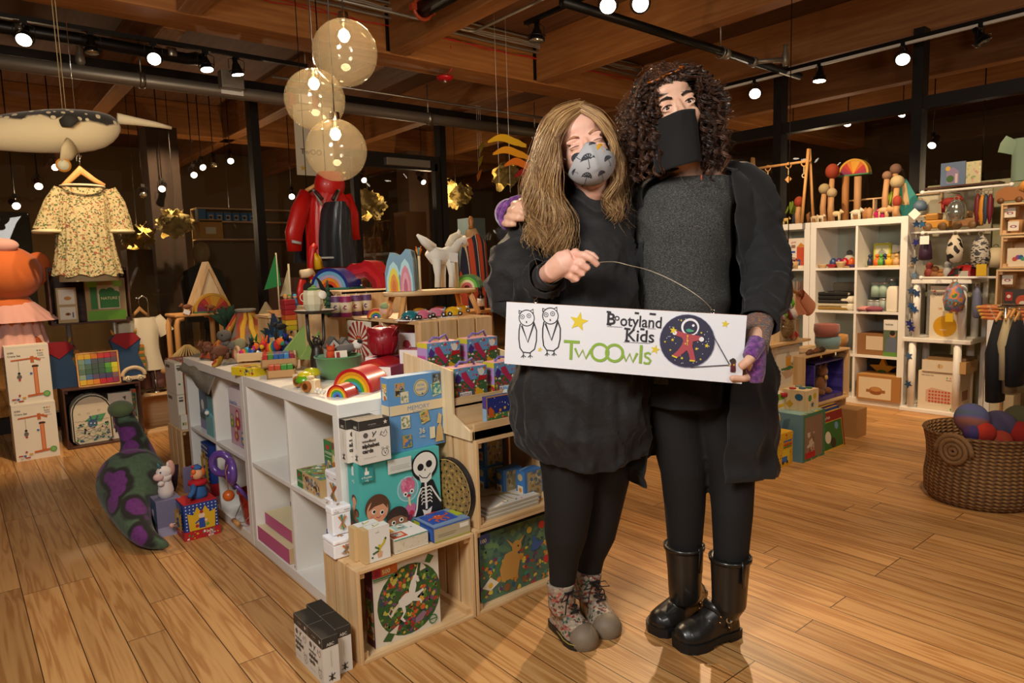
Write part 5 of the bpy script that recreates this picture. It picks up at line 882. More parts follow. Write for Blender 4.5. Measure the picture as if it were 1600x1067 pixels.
for i,c in enumerate(['b8a81e','d9b02a','c9601e','a8201e','a31a28','a31a28']):h=(zB)/7.2;MB().box(-.028,.028,-.03,.03,zA+i*(zB-zA)/6 if 1 else 0,zA+(i+1)*(zB-zA)/6-.001,M(c,.6)).bd('block',e,bev=.002)
MB().box(-.025,.025,-.025,.025,0,zA,'pine_z').bd('base_block',e)
e=em('mountain_stacker',(ony(442,520,3.34).x-.02,3.38,ZT),'blue and teal wavy mountain stacker under the plank shelf','wooden toy');zB=ony(442,489,3.38).z-ZT
for i,c in enumerate(['16324f','24588a','3f84a8','5a9a9a','3a5a5c']):r=1-.17*i;MB().pr([(-.05*r,0),(-.04*r,zB*r*.7),(-.02*r,zB*r*.62),(0,zB*r),(.02*r,zB*r*.75),(.04*r,zB*r*.85),(.05*r,0)],-.002*i,.04,M(c,.5)).bd('mountain_slice',e)
(critter('toy_dinosaur','small black dinosaur figure left of the mountain stacker',(ony(428,545,3.35).x,3.24,ZT+.13),.07,'1a1816','toy dinosaur',0,.5,False))
MB().box(-.05,.05,-.02,.02,-.13,-.001,'pine_x').bd('base_block',bpy.data.objects['toy_dinosaur'])
# -- wooden display boxes at the right of the table
XC=1.46
xl=1.455;e=em('display_box',(xl,3.03,ZT),'front open pine display box with the red sunburst card','display box',None,-pi/2);LW=.65;DW=.38;HB=.235
zc1=onx(655,503,xl).z-ZT;HB=zc1
for zz in(0,HB-.014):MB().box(0,LW,0,DW,zz,zz+.014,'pine_x').bd(['bottom_panel','top_panel'][zz>0],e,bev=.001)
for xx in(0,LW*.52,LW-.014):MB().box(xx,xx+.014,.0,DW,.014,HB-.014,'pine_z').bd('upright',e)
MB().box(.014,LW-.014,DW-.008,DW,.014,HB-.014,'pine_x').bd('back_panel',e)
for k in range(4):MB().box(LW,LW+.014,.01+k*.094,.01+k*.094+.086,.0,HB-.002,'pine_z').bd('slat',e,bev=.002)
ZD=ZT+HB+.001
h2=onx(548,456,xl).z-ZT
e=em('display_box',(xl,3.49,ZT),'rear taller pine display box under the blue rainbow','display box',None,-pi/2);MB().box(0,.44,0,.36,0,h2,'pine_z').bd('box_body',e,bev=.003);MB().box(0,.44,-.004,.36,h2-.012,h2+.002,'pine_x').bd('top_panel',e);ZE=ZT+h2+.003
def sun():
 L_=[('r',0,0,1,1,'e9e0cc')]
 for k in range(16):a=2*pi*k/16+.1;L_.append(('p',[(.5+.03*cos(a),.52),(.5+.52*cos(a-.1),.52+.5*sin(a-.1)),(.5+.52*cos(a+.1),.52+.5*sin(a+.1))],'a8241e'))
 L_=[('p',[(min(1,max(0,x)),min(1,max(0,y)))for x,y in it[1]],it[2])if it[0]=='p' else it for it in L_]
 return L_+[('p',[(.5,.3),(.62,.5),(.62,.62),(.55,.66),(.5,.62),(.45,.66),(.38,.62),(.38,.5)],'b83a1e'),('c',.5,.52,.09,'d9962e'),('p',[(.2,0),(.35,.12),(.65,.12),(.8,0)],'c9c0a8'),]
pbox('sunburst_card','white card printed with a red sunburst and heart in the front display box','card',xl-.02,2.96,ZT+.016,.20,.008,.19,'e9e0cc',rz=-pi/2+.05,front=sun(),tilt=0)
MG='7f1d42'
def rose():return[('r',0,0,1,1,'e6e0dc'),('c',.5,.68,.12,'b83a4a'),('o',.42,.6,.08,.02,'b83a4a'),('o',.6,.62,.08,.02,'b83a4a'),('r',.2,.25,.8,.27,'b8aca8'),('r',.25,.15,.75,.165,'b8aca8')]
def crim(label,x,y,z,w_,d,h):pbox('candle_carton',label,'carton',x,y,z,w_,d,h,MG,rz=-1.1,front=rose(),side=MG,topc='8f2a50',extra=lambda mb,w2,d2,h2:art(mb,fr((w2,0,0),(0,1,0),(0,0,1)),d2,h2,[('r',0,0,1,1,MG),('r',.3,.3,.7,.31,'b88aa0'),('r',.3,.2,.7,.21,'b88aa0')]))
crim('white and crimson carton standing inside the front display box',1.48,2.58,ZT+.015,.09,.09,.15)
crim('white and crimson carton in front of the display box, beside the puzzles',1.36,2.36,ZT,.095,.09,.12)
crim('lower white and crimson carton between the rear rainbow and the puzzles',1.25,2.36,ZT,.07,.11,.065)
e=em('rose_candle',(1.40,2.70,ZT+.052),'large dark red candle shaped like a rose','candle');RD=M('8f0f1e',.4,sss=.2,coat=.2);e.location=onx(600,556,1.365);e.scale=(.88,.88,.92);RZ_=e.location.z-ZT
s_=1.0;MB().lt([(.0,.0),(.03,0),(.055,.025),(.066,.06),(.067,.1),(.06,.125),(.05,.12),(.03,.115),(0,.112)],RD,36,wob=lambda a,i:1+.05*sin(3*a+.5*i)).bd('rose_body',e)
for k in range(6):
 a0=k*1.05+.3;mb=MB();mb.grid(lambda u,v:((.05+.022*sin(pi*min(1,v*1.2)*.8)+.012*max(0,v-.8)*5)*cos(a0+(u-.5)*1.5),(.05+.022*sin(pi*min(1,v*1.2)*.8)+.012*max(0,v-.8)*5)*sin(a0+(u-.5)*1.5),.008+.125*v*(1-.25*(2*u-1)**2)),12,10,RD);mb.bd('petal',e,solid=.004)
MB().tb([(0,0,.11),(.002,0,.135),(-.003,0,.15)],.0015,'e6dfd0',6).bd('wick',e)
q=e.location;crim('crimson carton under the red rose candle',q.x-.07,q.y+.03,ZT,.11,.1,RZ_-.001)
def candle(px,y,col,band,label,h=.095,r=.026):
 q=ony(px,488,y);e=em('pillar_candle',(q.x,y,ZD),label,'candle');MB().lt([(0,0),(r,0),(r,h),(r*.9,h+.002),(0,h-.003)],M(col,.5,sss=.2),24).bd('wax_body',e)
 MB().lt([(r+.0008,h*.22),(r+.0008,h*.72)],M('cfc0a0',.7),24).bd('paper_band',e)
 mb=MB()
 for k in range(6):mb.ell((r*cos(-2.1)*1.04+.008*cos(k*1.05),r*sin(-2.1)*1.04,h*.47+.008*sin(k*1.05)),(.004,.002,.004),M(band,.6),8,5)
 mb.bd('flower_print',e);MB().tb([(0,0,h),(.004,0,h+.012)],.0012,'paper',5).bd('wick',e)
candle(526,2.98,'5f3560','4a2f7a','plum pillar candle at the left of the candle row');candle(541,2.93,'8a2050','9a2f4a','crimson pillar candle second from the left');candle(557,2.98,'5f3560','8a2050','plum pillar candle third from the left');candle(573,3.0,'5a3a68','4a2f7a','violet pillar candle at the right of the candle row')
q=ony(591,492,2.74);rainbow('rainbow_stacker','tiny rainbow arch beside the pillar candles',(q.x-.012,2.74,ZD),.04,.05,['a8201e','d9601e','e0b020','3f8a34','2f6ab8','4a2f7a'],-.5,.15)
e=em('felt_peach',(ony(607,495,2.66).x,2.68,ZD),'pale pink and green felt peach by the cake stand leg','plush toy');MB().ell((0,0,.032),(.03,.028,.033),M('d8a890',.95,sheen=.3)).bd('peach_body',e);MB().ell((-.004,-.006,.052),(.026,.024,.018),M('8aa070',.95)).bd('leaf_cap',e)
e=em('pine_tree_figure',(ony(511,487,3.02).x,3.0,ZD-.0),'small green toy fir tree beside the candles','toy tree');
for k in range(7):MB().lt([(.03-.0038*k,.012+.022*k),(.004,.04+.022*k)],M('2f4f38',.9),12,wob=lambda a,i:1+.15*sin(6*a)).bd('branch_tier',e)
MB().cyl((0,0,0),(0,0,.02),.008,'walnut_z').bd('trunk',e)
ysn=2.60;A_=ony(600,452,ysn);B_=ony(742,452,ysn);cx=(A_.x+B_.x)/2;R=(B_.x-A_.x)/2;zt=ony(670,455,2.45).z
e=em('cake_stand',(cx,ysn,ZD),'oval wooden bench stand carrying the felt unicorn','stand');zt=zt-ZD
MB().lt([(0,zt-.02),(R*.98,zt-.02),(R,zt-.01),(R,zt-.002),(R*.98,zt),(0,zt)],'pine_x',48,T=Matrix.Diagonal((1,.42,1,1))).bd('bench_top',e)
for s_ in(-1,1):
 for t_ in(-1,1):MB().tb([(s_*R*.72,t_*.05,zt-.02),(s_*R*.86,t_*.07,0)],.015,'beech',4).bd('leg',e)
ZB=ZD+zt+.001
def nest(label,P,y,z,d,cols,name='house_stacker'):
 """nested wooden house: outlines as fractions of a common width and height"""
 e=em(name,(P[0],y,z),label,'wooden toy');return e
W_=ony(669,445,2.50).x-ony(603,452,2.50).x;H_=ony(603,383,2.50).z-ZB;H_=.125
x0=ony(603,450,2.63).x;e=em('crystal_stacker',(x0,2.63,ZB),'nested wooden crystal stacker in pale blue, yellow and pink','wooden toy',None,-.75);e.scale=(.82,.6,1.12);w_=.155;h=.15
out=[(0,0),(-.002,.07),(.012,.115),(.03,.15),(.05,.145),(.075,.135),(.09,.142),(.115,.162),(.14,.155),(.15,.12),(.152,.06),(.155,0)]
MB().pr(out,0,.14,M('6d93a6',.35,coat=.4)).bd('outer_block',e,bev=.002)
def arcP(cx_,w2,h2):return[(cx_-w2,0),(cx_-w2*.95,h2*.45),(cx_-w2*.5,h2*.85),(cx_,h2),(cx_+w2*.5,h2*.85),(cx_+w2*.95,h2*.45),(cx_+w2,0)]
k=0
for cx_,w2,h2,cs in((.045,.04,.115,['a9cfd0','d9c832','d98a1e','cf6a1a']),(.107,.038,.125,['a9cfd0','cf7a8a','d99aa4','b85a70'])):
 for i,c in enumerate(cs):k+=1;MB().pr(arcP(cx_,w2*(1-.24*i),h2*(1-.2*i)),-.0006*(i+1),.0,M(c,.4)).bd('inner_block',e)
U0=ony(700,450,2.56);e=em('felt_unicorn',(U0.x,2.56,ZB),'white felt unicorn standing on the wooden bench stand','plush toy');WF=M('ddd6c6',.95,sheen=.4,bump=.4,bs=500)
def UP(px,py,dy=0):q=ony(px,py,2.56+dy);return V((q.x-U0.x,dy,q.z-ZB))
mb=MB();mb.tb([UP(672,392),UP(680,400),UP(694,400),UP(706,392),UP(714,380),UP(724,376),UP(728,384)],[.03,.04,.036,.03,.026,.024,.014],WF,16);mb.tb([UP(676,388),UP(662,376),UP(652,367)],[.024,.018,.006],WF,12);mb.bd('body',e)
for a,b_,dy in((682,684,-.02),(690,692,.02),(703,706,-.02),(708,712,.02)):MB().tb([UP(a,405,dy),UP(b_,430,dy),UP(b_,449,dy)],[.022,.013,.014],WF,12).bd('leg',e)
MB().tb([UP(700,385),UP(708,372),UP(716,368),UP(722,370)],[.016,.02,.018,.006],M('cfc4ac',1.,bump=1,bs=200),10).bd('mane',e)
MB().tb([UP(716,370,-.01),UP(717,362,-.01),UP(716,358,-.01)],[.008,.008,.001],WF,8).bd('ear',e);MB().tb([UP(727,374),UP(734,371)],[.006,.001],M('e6dcc4',.6),8).bd('horn',e);MB().ell(UP(722,380,-.024),.004,M('5a7a8a',.3),8,6).bd('eye',e)
MB().box(-.022,.022,0,.001,-.02,.02,'paper').bd('paper_tag',e,loc=UP(709,402,-.045),rot=(0,.1,0))
q=ony(722,447,2.64);rainbow('rainbow_stacker','glossy green watermelon arch at the right end of the bench stand',(q.x+.0,2.60,ZB),.062,.07,['2f6a24','5fb02e','d8d0a0','b84a50'],-.9,.2)
e=em('feathered_headpiece',(ony(647,380,2.62).x,2.585,ZB),'little orange and teal feathered toy behind the crystal stacker','toy');MB().tb([(0,0,0),(0,0,.15)],.006,'birch',8).bd('post',e)
for k in range(8):MB().tb([(0,0,.15),(.014*cos(k),.014*sin(k),.18+.006*(k%3))],[.006,.002],M(['d98a1e','2f9a9a','c9601e'][k%3],.9),6).bd('feather',e)
q=onx(617,395,1.6)
def car(px,y,col,label,s=1.,rz=-.3):
 q=ony(px,494,y);e=em('wooden_car',(q.x,y,ZD+.004),label,'toy car',None,rz);m_=M(col,.25,coat=.5)
 MB().lt([(.0,.036*s),(.018*s,.033*s),(.029*s,.02*s),(.033*s,.006*s),(.03*s,.003*s),(0,.003*s)][::-1],m_,24,T=Matrix.Diagonal((1.15,.8,1,1))).bd('car_body',e)
 for x in(-.02,.022):
  for y2 in(-.026,.02):MB().cyl((x*s,y2*s,.009*s),(x*s,(y2+.006)*s,.009*s),.009*s,'black').cyl((x*s,(y2-.0005)*s,.009*s),(x*s,y2*s,.009*s),.004*s,'white').bd('wheel',e)
 MB().ell((.026*s,-.014*s,.026*s),.005*s,M('9ab0b8',.3),8,6).ell((.026*s,.012*s,.026*s),.005*s,M('9ab0b8',.3),8,6).bd('eye_bead',e)
 MB().tb([(-.034*s,-.01,.015),(-.05*s,-.02,.006),(-.06*s,-.045,.0)],.002,'paper',5).bd('string_tail',e)
for px,y in((640,2.46),(664,2.46),(700,2.47)):tag(MB().lt([(0,0),(.055,0),(.055,.002),(0,.002)],'paper',28).bd('paper_disc',None,(ony(px,497,y).x,y+.012,ZD)),'white paper disc on the display box under the %s'%{640:'teal toy car',664:'front pink toy car',700:'front yellow toy car'}[px],'paper disc')
car(641,2.455,'1f6a74','teal wooden toy car under the bench stand',1.05);car(661,2.44,'c9687f','pale pink wooden toy car in front',1.05);car(682,2.485,'c9748a','second pale pink wooden toy car, right of the first',1.1);car(708,2.475,'d9a81e','yellow wooden toy car at the front right',1.1)
car(655,2.60,'b8861e','mustard wooden toy car behind the teal one',1.);car(686,2.62,'9a3f46','dark rose wooden toy car at the back',1.);car(722,2.6,'c9901e','ochre wooden toy car hidden by the right leg of the stand',1.)
q=ony(512,455,3.3);rainbow('rainbow_stacker','large blue rainbow tunnel on the rear display box',(1.53,3.34,ZE),.112,.15,['22307f','6aa8cc','a8a0c0','d98a2a','c94a2a'],-.95,.25)
MB().box(-.116,.116,-.004,.15,-.0005,.011,M('2f6a52',.6)).bd('base_plate',bpy.data.objects['rainbow_stacker.%03d'%([i for i in range(1,12)if 'rainbow_stacker.%03d'%i in bpy.data.objects][-1])])
rainbow('zigzag_stacker','tall glossy red zigzag arch behind the blue rainbow tunnel',(1.70,3.30,ZE),.135,.14,['a8141e','b8202a','8f1018'],-.95,.4,peak=1)
def zig(label,pts,r,col,y):
 q=[ony(a,b,y)for a,b in pts];tag(MB().tb(q,r,M(col,.45,coat=.2),4,smooth=False).bd('curved_block'),label,'wooden toy')
yz=3.62
e=em('acrobat_stack',(ony(490,470,yz).x,yz,ZT),'upright stack of red and yellow curved wooden pieces behind the pot','wooden toy')
L0=e.location.copy();Z_=lambda pts:[ony(a,b,yz)-L0 for a,b in pts]
MB().tb(Z_([(472,480),(470,455),(474,437)]),[.02,.024,.02],M('c2201e',.4),10,flat=.5).bd('red_piece',e);MB().tb(Z_([(488,437),(486,410),(489,388),(494,384)]),[.018,.018,.022,.02],M('c2201e',.4),4,flat=.7).bd('red_piece',e)
MB().tb(Z_([(499,420),(496,405),(490,396)]),[.028,.024,.016],M('d9b01e',.4),4,flat=.5).bd('yellow_piece',e);MB().tb(Z_([(484,450),(490,440),(488,425)]),[.016,.02,.016],M('d9b01e',.4),10,flat=.5).bd('yellow_piece',e)
MB().tb(Z_([(470,428),(480,427),(488,424)]),[.022,.024,.022],'birch',14).bd('wooden_spool',e);MB().tb([Z_([(478,470)])[0]*1,V((Z_([(478,470)])[0].x,0,0))],.015,'birch',10).bd('post',e)
def silh(label,pts,y,zb):
 q=[ony(a,b,y)for a,b in pts];tag(MB().pr([(p_.x,p_.z)for p_ in q],y,y+.006,'black').bd('dinosaur_cutout'),label,'dinosaur figure')
silh('black long necked dinosaur cutout in front of the blue rainbow',[(492,433),(497,434),(502,440),(508,451),(517,456),(526,468),(522,467),(514,462),(514,470),(511,470),(510,464),(507,463),(506,475),(503,475),(503,460),(500,448),(497,439)],3.05,0)
silh('black spiky dinosaur cutout left of the cream pot',[(474,448),(477,442),(480,444),(482,438),(486,444),(489,441),(488,460),(482,475),(478,475),(476,462)],3.05,0)
tag(MB().box(ony(470,475,3.05).x,ony(520,475,3.05).x,3.0,3.1,ZT,ony(500,477,3.0).z,'pine_z').bd('wood_block'),'plain pine block under the two dinosaur cutouts','block')
# -- stepped rack with the handle puzzles
e=em('stepped_rack',(1.325,1.84,.617),'stepped pine display rack on the upper crate holding the puzzle boxes','rack');RW=.375
for x in(0,RW-.008):MB().pr([(0,0),(.0,.03),(.10,.075),(.10,.10),(.10,.23),(.42,.27),(.42,0)],0,.008,'birch',T=Matrix.Translation((x,0,0))@Matrix.Rotation(pi/2,4,'Z')).bd('side_panel',e,bev=.001)
MB().box(.008,RW-.008,.0,.14,.0,.03,'pine_x').box(.008,RW-.008,0,.008,.0,.055,'pine_x').bd('step',e,bev=.001);MB().box(.008,RW-.008,.11,.26,.095,.105,'pine_x').box(.008,RW-.008,.11,.118,.03,.13,'pine_x').bd('step',e,bev=.001);MB().box(.008,RW-.008,.26,.42,.175,.185,'pine_x').bd('step',e,bev=.001)
def pz():
 c=['3a6a34','4f8a3a','b8303a','c9601e','d9b02a','8a3a8a','e6e0d4','2f5a8a','b8305a']
 return[('r',0,0,1,1,'3f5f34'),('r',0,.62,1,1,'6a9ac4'),('b',0,0,1,.55,c,110,5,.045),('b',0,.5,1,.97,['d98a1e','c94a5a','e6e0d4','3f8a5a','c9303a'],34,3,.05),('p',[(.02,.7),(.1,.85),(.22,.72),(.15,.56),(.04,.6)],'4a2a7a'),('p',[(.2,.85),(.35,.88),(.5,.6),(.62,.45),(.5,.38),(.38,.52),(.26,.66)],'b82a52'),('c',.82,.82,.11,'e6e0d4'),('p',[(.72,.95),(.78,.88),(.7,.84)],'e6e0d4'),('p',[(.7,.56),(.98,.6),(.98,.72),(.86,.7),(.74,.72)],'b81c22'),('p',[(.62,.05),(.6,.25),(.7,.35),(.82,.3),(.92,.12),(.95,.04)],'d9a81e'),('c',.68,.32,.07,'d9a81e'),('c',.32,.2,.11,'c8d4c0',1),('r',.14,.15,.5,.3,'e0d8d4'),('t',.32,.18,.11,'PUZZLE','7a3048','c',.02)]
def pzl():return[('r',0,0,1,1,'d9c93a'),('r',0,.35,1,.85,'b894cc'),('r',0,.45,.8,.62,'c95aa8'),('r',0,0,1,.3,'b8303a'),('b',0,0,1,.3,['e6e0d4','3a6a34','d9b02a','b82a52'],14,2,.08)]
PB=[('front left handle puzzle box on the middle step of the rack',1.345,1.965,.723),('front right handle puzzle box on the middle step of the rack',1.525,1.965,.723),('rear left handle puzzle box on the top step of the rack',1.335,2.115,.803),('rear right handle puzzle box on the top step, next to the hanging sign',1.515,2.115,.803)]
for l,x,y,z in PB:
 o=pbox('handle_puzzle_box',l,'puzzle box',x,y,z,.145,.07,.125,'3f5f34',front=pz(),left=pzl(),topc='d8a0a8')
 MB().tb([(.03,.035,.125),(.045,.03,.142),(.075,.03,.138),(.1,.03,.15),(.115,.035,.125)],.0045,M('7a6ab8',.5),8).bd('cord_handle',o)
pbox('fox_puzzle_box','blue night picture puzzle with a squirrel on the lower step','puzzle box',1.40,1.855,.648,.108,.022,.105,'24306a',front=[('r',0,0,1,1,'d9962e'),('r',.03,.03,.97,.97,'1f2f7a'),('r',.03,.03,.97,.42,'3f7a44'),('b',.05,.6,.95,.95,['e9e2d0'],8,2,.02),('b',.05,.05,.95,.4,['c9303a','d9b02a','e6e0d4','2f5a2a'],40,1,.045),('p',[(.08,.3),(.06,.6),(.16,.66),(.3,.5),(.28,.3)],'c95a1e'),('c',.55,.5,.05,'d98a2a'),('c',.74,.55,.05,'d9b03a'),('c',.5,.42,.03,'c94a7a')],left=[('r',0,0,1,1,'8ab0d0'),('r',0,.6,1,1,'4a3a8a')])
pbox('storybook_puzzle_box','pale blue puzzle box with a garden picture right of the squirrel puzzle','puzzle box',1.508,1.862,.648,.105,.03,.125,'6a94bc',front=[('r',.1,.05,.68,.88,'a8985a'),('b',.1,.05,.68,.88,PR+['b8a85a','3a5a8a'],70,3,.05),('c',.56,.88,.08,'b8b48a'),('r',.78,0,1,1,'b8b094'),('r',.86,.15,.92,.85,'8a8a74')],left=[('c',.5,.78,.16,'c8d0c8')])
pbox('white_puzzle_box','bright edged puzzle box at the right end of the lower step','puzzle box',1.62,1.88,.648,.06,.03,.12,'d8cfae',front=[('r',0,0,1,1,'d9a02a'),('r',.1,.05,.9,.95,'e0d8d0'),('b',.1,.05,.9,.95,['b8303a','3f5fa8','8a3a8a'],30,4,.06)])
ym=3.35;c=ony(740,420,ym);e=em('dress_form',(c.x,ym,0),'child dress form in an orange and navy striped dress behind the unicorn','dress form')
def DP(px,py,dy=0):q=ony(px,py,ym+dy);return V((q.x-c.x,dy,q.z))
STP=noisy('stripes',[(0,'b8431e'),(.3,'1c1f33'),(.48,'c2b08a'),(.56,'b8431e'),(.72,'1c1f33'),(.88,'c9501e')],scale=(1,1,.02),ns=1,rough=.8,bump=0)
def stripe_mat():
 if 'stripes2' in _M:return _M['stripes2']
 m_,N,L,b=newmat('stripes2');t=N.new('ShaderNodeTexCoord');s=N.new('ShaderNodeSeparateXYZ');L.new(t.outputs['Object'],s.inputs[0]);k=N.new('ShaderNodeMath');k.operation='MULTIPLY';k.inputs[1].default_value=18;L.new(s.outputs[0],k.inputs[0]);f=N.new('ShaderNodeMath');f.operation='FRACT';L.new(k.outputs[0],f.inputs[0])
 r=ramp(N,[(0,'b8431e'),(.38,'1c1f33'),(.74,'c9b48a'),(.82,'1c1f33'),(.9,'b8431e')],'CONSTANT');L.new(f.outputs[0],r.inputs[0]);L.new(r.outputs[0],b.inputs['Base Color']);b.inputs['Roughness'].default_value=.85;return m_
def sd(u,v):
 a=2*pi*u;L_=[(731,745,366),(724,757,380),(722,758,415),(718,762,470),(712,768,530)];f=v*4;i=min(int(f),3);t=f-i;l,r_,yy=[L_[i][k]*(1-t)+L_[i+1][k]*t for k in range(3)];A=DP(l,yy);B=DP(r_,yy);return((A.x+B.x)/2+(B.x-A.x)/2*cos(a)*(1+.05*sin(9*a)*v),.09*sin(a)*(.5+.7*v),A.z)
MB().grid(sd,60,20,stripe_mat(),closed=True).bd('striped_dress',e)
MB().tb([DP(738,385),DP(738,368),DP(736,358)],[.06,.045,.03],M('b58a5a',.6),16).bd('torso',e);MB().lt([(.0,-.0),(.016,.0),(.012,.02),(.017,.045),(.01,.07),(0,.075)],M('a86a2a',.4),14,c=DP(736,357)).bd('neck_knob',e);MB().cyl((0,0,0),(0,0,.9),.014,'steel').bd('pole',e);MB().lt([(.14,0),(.14,.01),(.02,.03)],'black_metal',24).bd('base',e)
q=ony(752,484,3.0);e=em('low_rack',(q.x-.12,2.95,0),'low wooden rack right of the slatted display box','rack');zb=q.z
MB().box(0,.24,0,.2,zb-.015,zb,'beech').bd('shelf_board',e);
for x in(.0,.22):MB().tb([(x,.1,zb-.015),(x+.06*(1 if x else-1),.1,0)],.012,'beech',6).bd('leg',e)
e=em('brown_bottle',(q.x,3.0,zb+.001),'small brown bottle with a white label on the low wooden rack','bottle');MB().lt([(0,0),(.02,0),(.02,.075),(.008,.095),(.008,.11),(0,.11)],M('3a1c0f',.15,coat=.5),16).bd('bottle_body',e);MB().lt([(.0205,.02),(.0205,.062)],'paper',16).bd('label_band',e);MB().cyl((0,0,.105),(0,0,.125),.009,'black').bd('cap',e)
yj=4.2;c=ony(505,300,yj);e=em('kids_rainwear',c,'red child rain jacket and black dungarees hanging on wooden hangers','jacket');c0=c.copy()
def JP(px,py,dy=0):q=ony(px,py,yj+dy);return q-c0
RDJ=M('c4140f',.45,coat=.15,bump=.3,bs=25);BKJ=M('262a2e',.5,coat=.1,bump=.25,bs=25)
def body(L_,rx,k=7,am=.06):
 def f(u,v):
  a=2*pi*u;n=len(L_)-1;g=v*n;i=min(int(g),n-1);t=g-i;l,r_,yy=[L_[i][q]*(1-t)+L_[i+1][q]*t for q in range(3)];A=JP(l,yy);B=JP(r_,yy);fo=1+am*v*sin(k*a)+am*.5*sin(2.3*k*a+4*v);return((A.x+B.x)/2+(B.x-A.x)/2*fo*cos(a),rx*fo*sin(a)+0,A.z)
 return f
MB().grid(body([(490,532,298),(478,546,312),(480,548,360),(484,552,420)],.09),60,20,RDJ,closed=True).bd('jacket_body',e)
MB().tb([JP(478,303,-.02),JP(468,330,-.05),JP(459,365,-.06),JP(460,392,-.05)],[.05,.062,.062,.05],RDJ,18,flat=.7).bd('jacket_sleeve',e);MB().tb([JP(538,305),JP(548,335),JP(553,375)],[.05,.055,.045],RDJ,18,flat=.7).bd('jacket_sleeve',e)
MB().tb([JP(456,377,-.12),JP(470,380,-.12)],.01,M('b8b8b8',.4),6).bd('reflective_band',e)
mb=MB();mb.grid(lambda u,v:(lambda A,a,s:(A.x+.10*s*cos(a),.075*s*sin(a)-.03,A.z))(JP(512,270+45*v),2*pi*u,.45+.55*sin(pi*min(1,v*.75+.18))),40,16,RDJ,closed=True);mb.ell(JP(512,272,-.03),(.05,.035,.02),RDJ);mb.bd('hood',e)
MB().grid(body([(497,528,318),(492,537,330),(490,540,370),(492,547,402),(494,549,418)],.2,6,.07),60,20,BKJ,closed=True).bd('dungarees',e)
for a_,b_ in((489,503),(530,521)):MB().tb([JP(a_,296,-.11),JP(b_,320,-.14)],.008,M('9a948a',.6),6).bd('strap',e);MB().tb([JP(a_+(3 if a_<500 else-3),298,-.13),JP(b_+(1 if a_<500 else-1),312,-.15)],.011,M('3a1c14',.6),6).bd('strap_clip',e)
A=JP(493,403,-.135);B=JP(546,402,-.135);MB().tb([A,(A+B)/2+V((0,-.02,0)),B],.007,M('b4b6b4',.4),6).bd('reflective_band',e)
MB().tb([JP(478,298),JP(492,290),JP(508,280),JP(524,288),JP(536,298)],.012,'beech',8).bd('hanger_bar',e)
MB().tb([JP(508,280),JP(508,262,.0),JP(508,262)+V((0,0,1.3))],.004,'black_metal',6).bd('hanging_rod',e)
e=em('dark_jacket',ony(470,330,4.45),'dark blue grey child jacket hanging behind the red one','jacket');c1=e.location
MB().grid(lambda u,v:(.10*(.7+.5*v)*cos(2*pi*u)+.05,.06*sin(2*pi*u),.08-.42*v),40,8,M('23262c',.6),closed=True).bd('jacket_body',e);MB().tb([(.05,0,.1),(.05,0,1.5)],.003,'black_metal',6).bd('hanging_rod',e)
tag(MB().box(0,.16,0,.25,0,1.17,'walnut_z').bd('dark_cabinet',None,(ony(443,480,4.3).x,4.3,0),bev=.004),'dark brown cabinet end below the red rain jacket','cabinet')
pbox('grey_box','grey box with a small label between the cabinet and the dungarees','box',ony(465,480,4.0).x,4.0,0,.17,.2,1.08,'55544a',front=[('r',.3,.9,.8,.95,'a8a08a')])
yn=4.35;c=ony(110,205,yn);e=em('plush_narwhal',c,'large black and cream plush narwhal hanging from the ceiling','plush toy');c0=c.copy()
def NP(px,py,dy=0):return ony(px,py,yn+dy)-c0
def nmat():
 if 'narwhal' in _M:return _M['narwhal']
 m_,N,L,b=newmat('narwhal');t=N.new('ShaderNodeTexCoord');s=N.new('ShaderNodeSeparateXYZ');L.new(t.outputs['Object'],s.inputs[0])
 v=N.new('ShaderNodeTexVoronoi');v.inputs['Scale'].default_value=26;L.new(t.outputs['Object'],v.inputs['Vector']);n=N.new('ShaderNodeTexNoise');n.inputs['Scale'].default_value=9;L.new(t.outputs['Object'],n.inputs['Vector'])
 a=N.new('ShaderNodeMath');a.operation='MULTIPLY_ADD';a.inputs[1].default_value=.12;L.new(n.outputs['Fac'],a.inputs[0]);L.new(s.outputs[2],a.inputs[2])
 x=N.new('ShaderNodeMath');x.operation='MULTIPLY_ADD';x.inputs[1].default_value=-.05;L.new(s.outputs[0],x.inputs[0]);L.new(a.outputs[0],x.inputs[2])
 r=ramp(N,[(.50,(0,0,0,1)),(.515,(1,1,1,1))]);y=N.new('ShaderNodeMath');y.operation='ADD';y.inputs[1].default_value=.40;L.new(x.outputs[0],y.inputs[0]);L.new(y.outputs[0],r.inputs[0])
 r2=ramp(N,[(.28,'c9bd9c'),(.32,'1c1a18')]);L.new(v.outputs['Distance'],r2.inputs[0]);mx=N.new('ShaderNodeMixRGB');mx.inputs[1].default_value=lin('cdbf9a');L.new(r.outputs[0],mx.inputs[0]);L.new(r2.outputs[0],mx.inputs[2]);L.new(mx.outputs[0],b.inputs['Base Color']);b.inputs['Roughness'].default_value=.9;b.inputs['Sheen Weight'].default_value=.3;return m_
sc_=yn/(ray(110,205)[1])/FPX
pp=[(-60,215,10),(-25,212,20),(0,208,26),(40,207,30),(80,205,33),(120,205,34),(155,203,30),(175,195,20),(184,190,9)]
MB().tb([NP(a,b_)for a,b_,r in pp],[r*sc_ for a,b_,r in pp],nmat(),28,smooth=True).bd('body',e,sub=1)
MB().tb([NP(183,185),NP(215,190),NP(245,195),NP(268,200)],[.03,.022,.016,.009],M('d0c3a2',.8),12).bd('tusk',e)
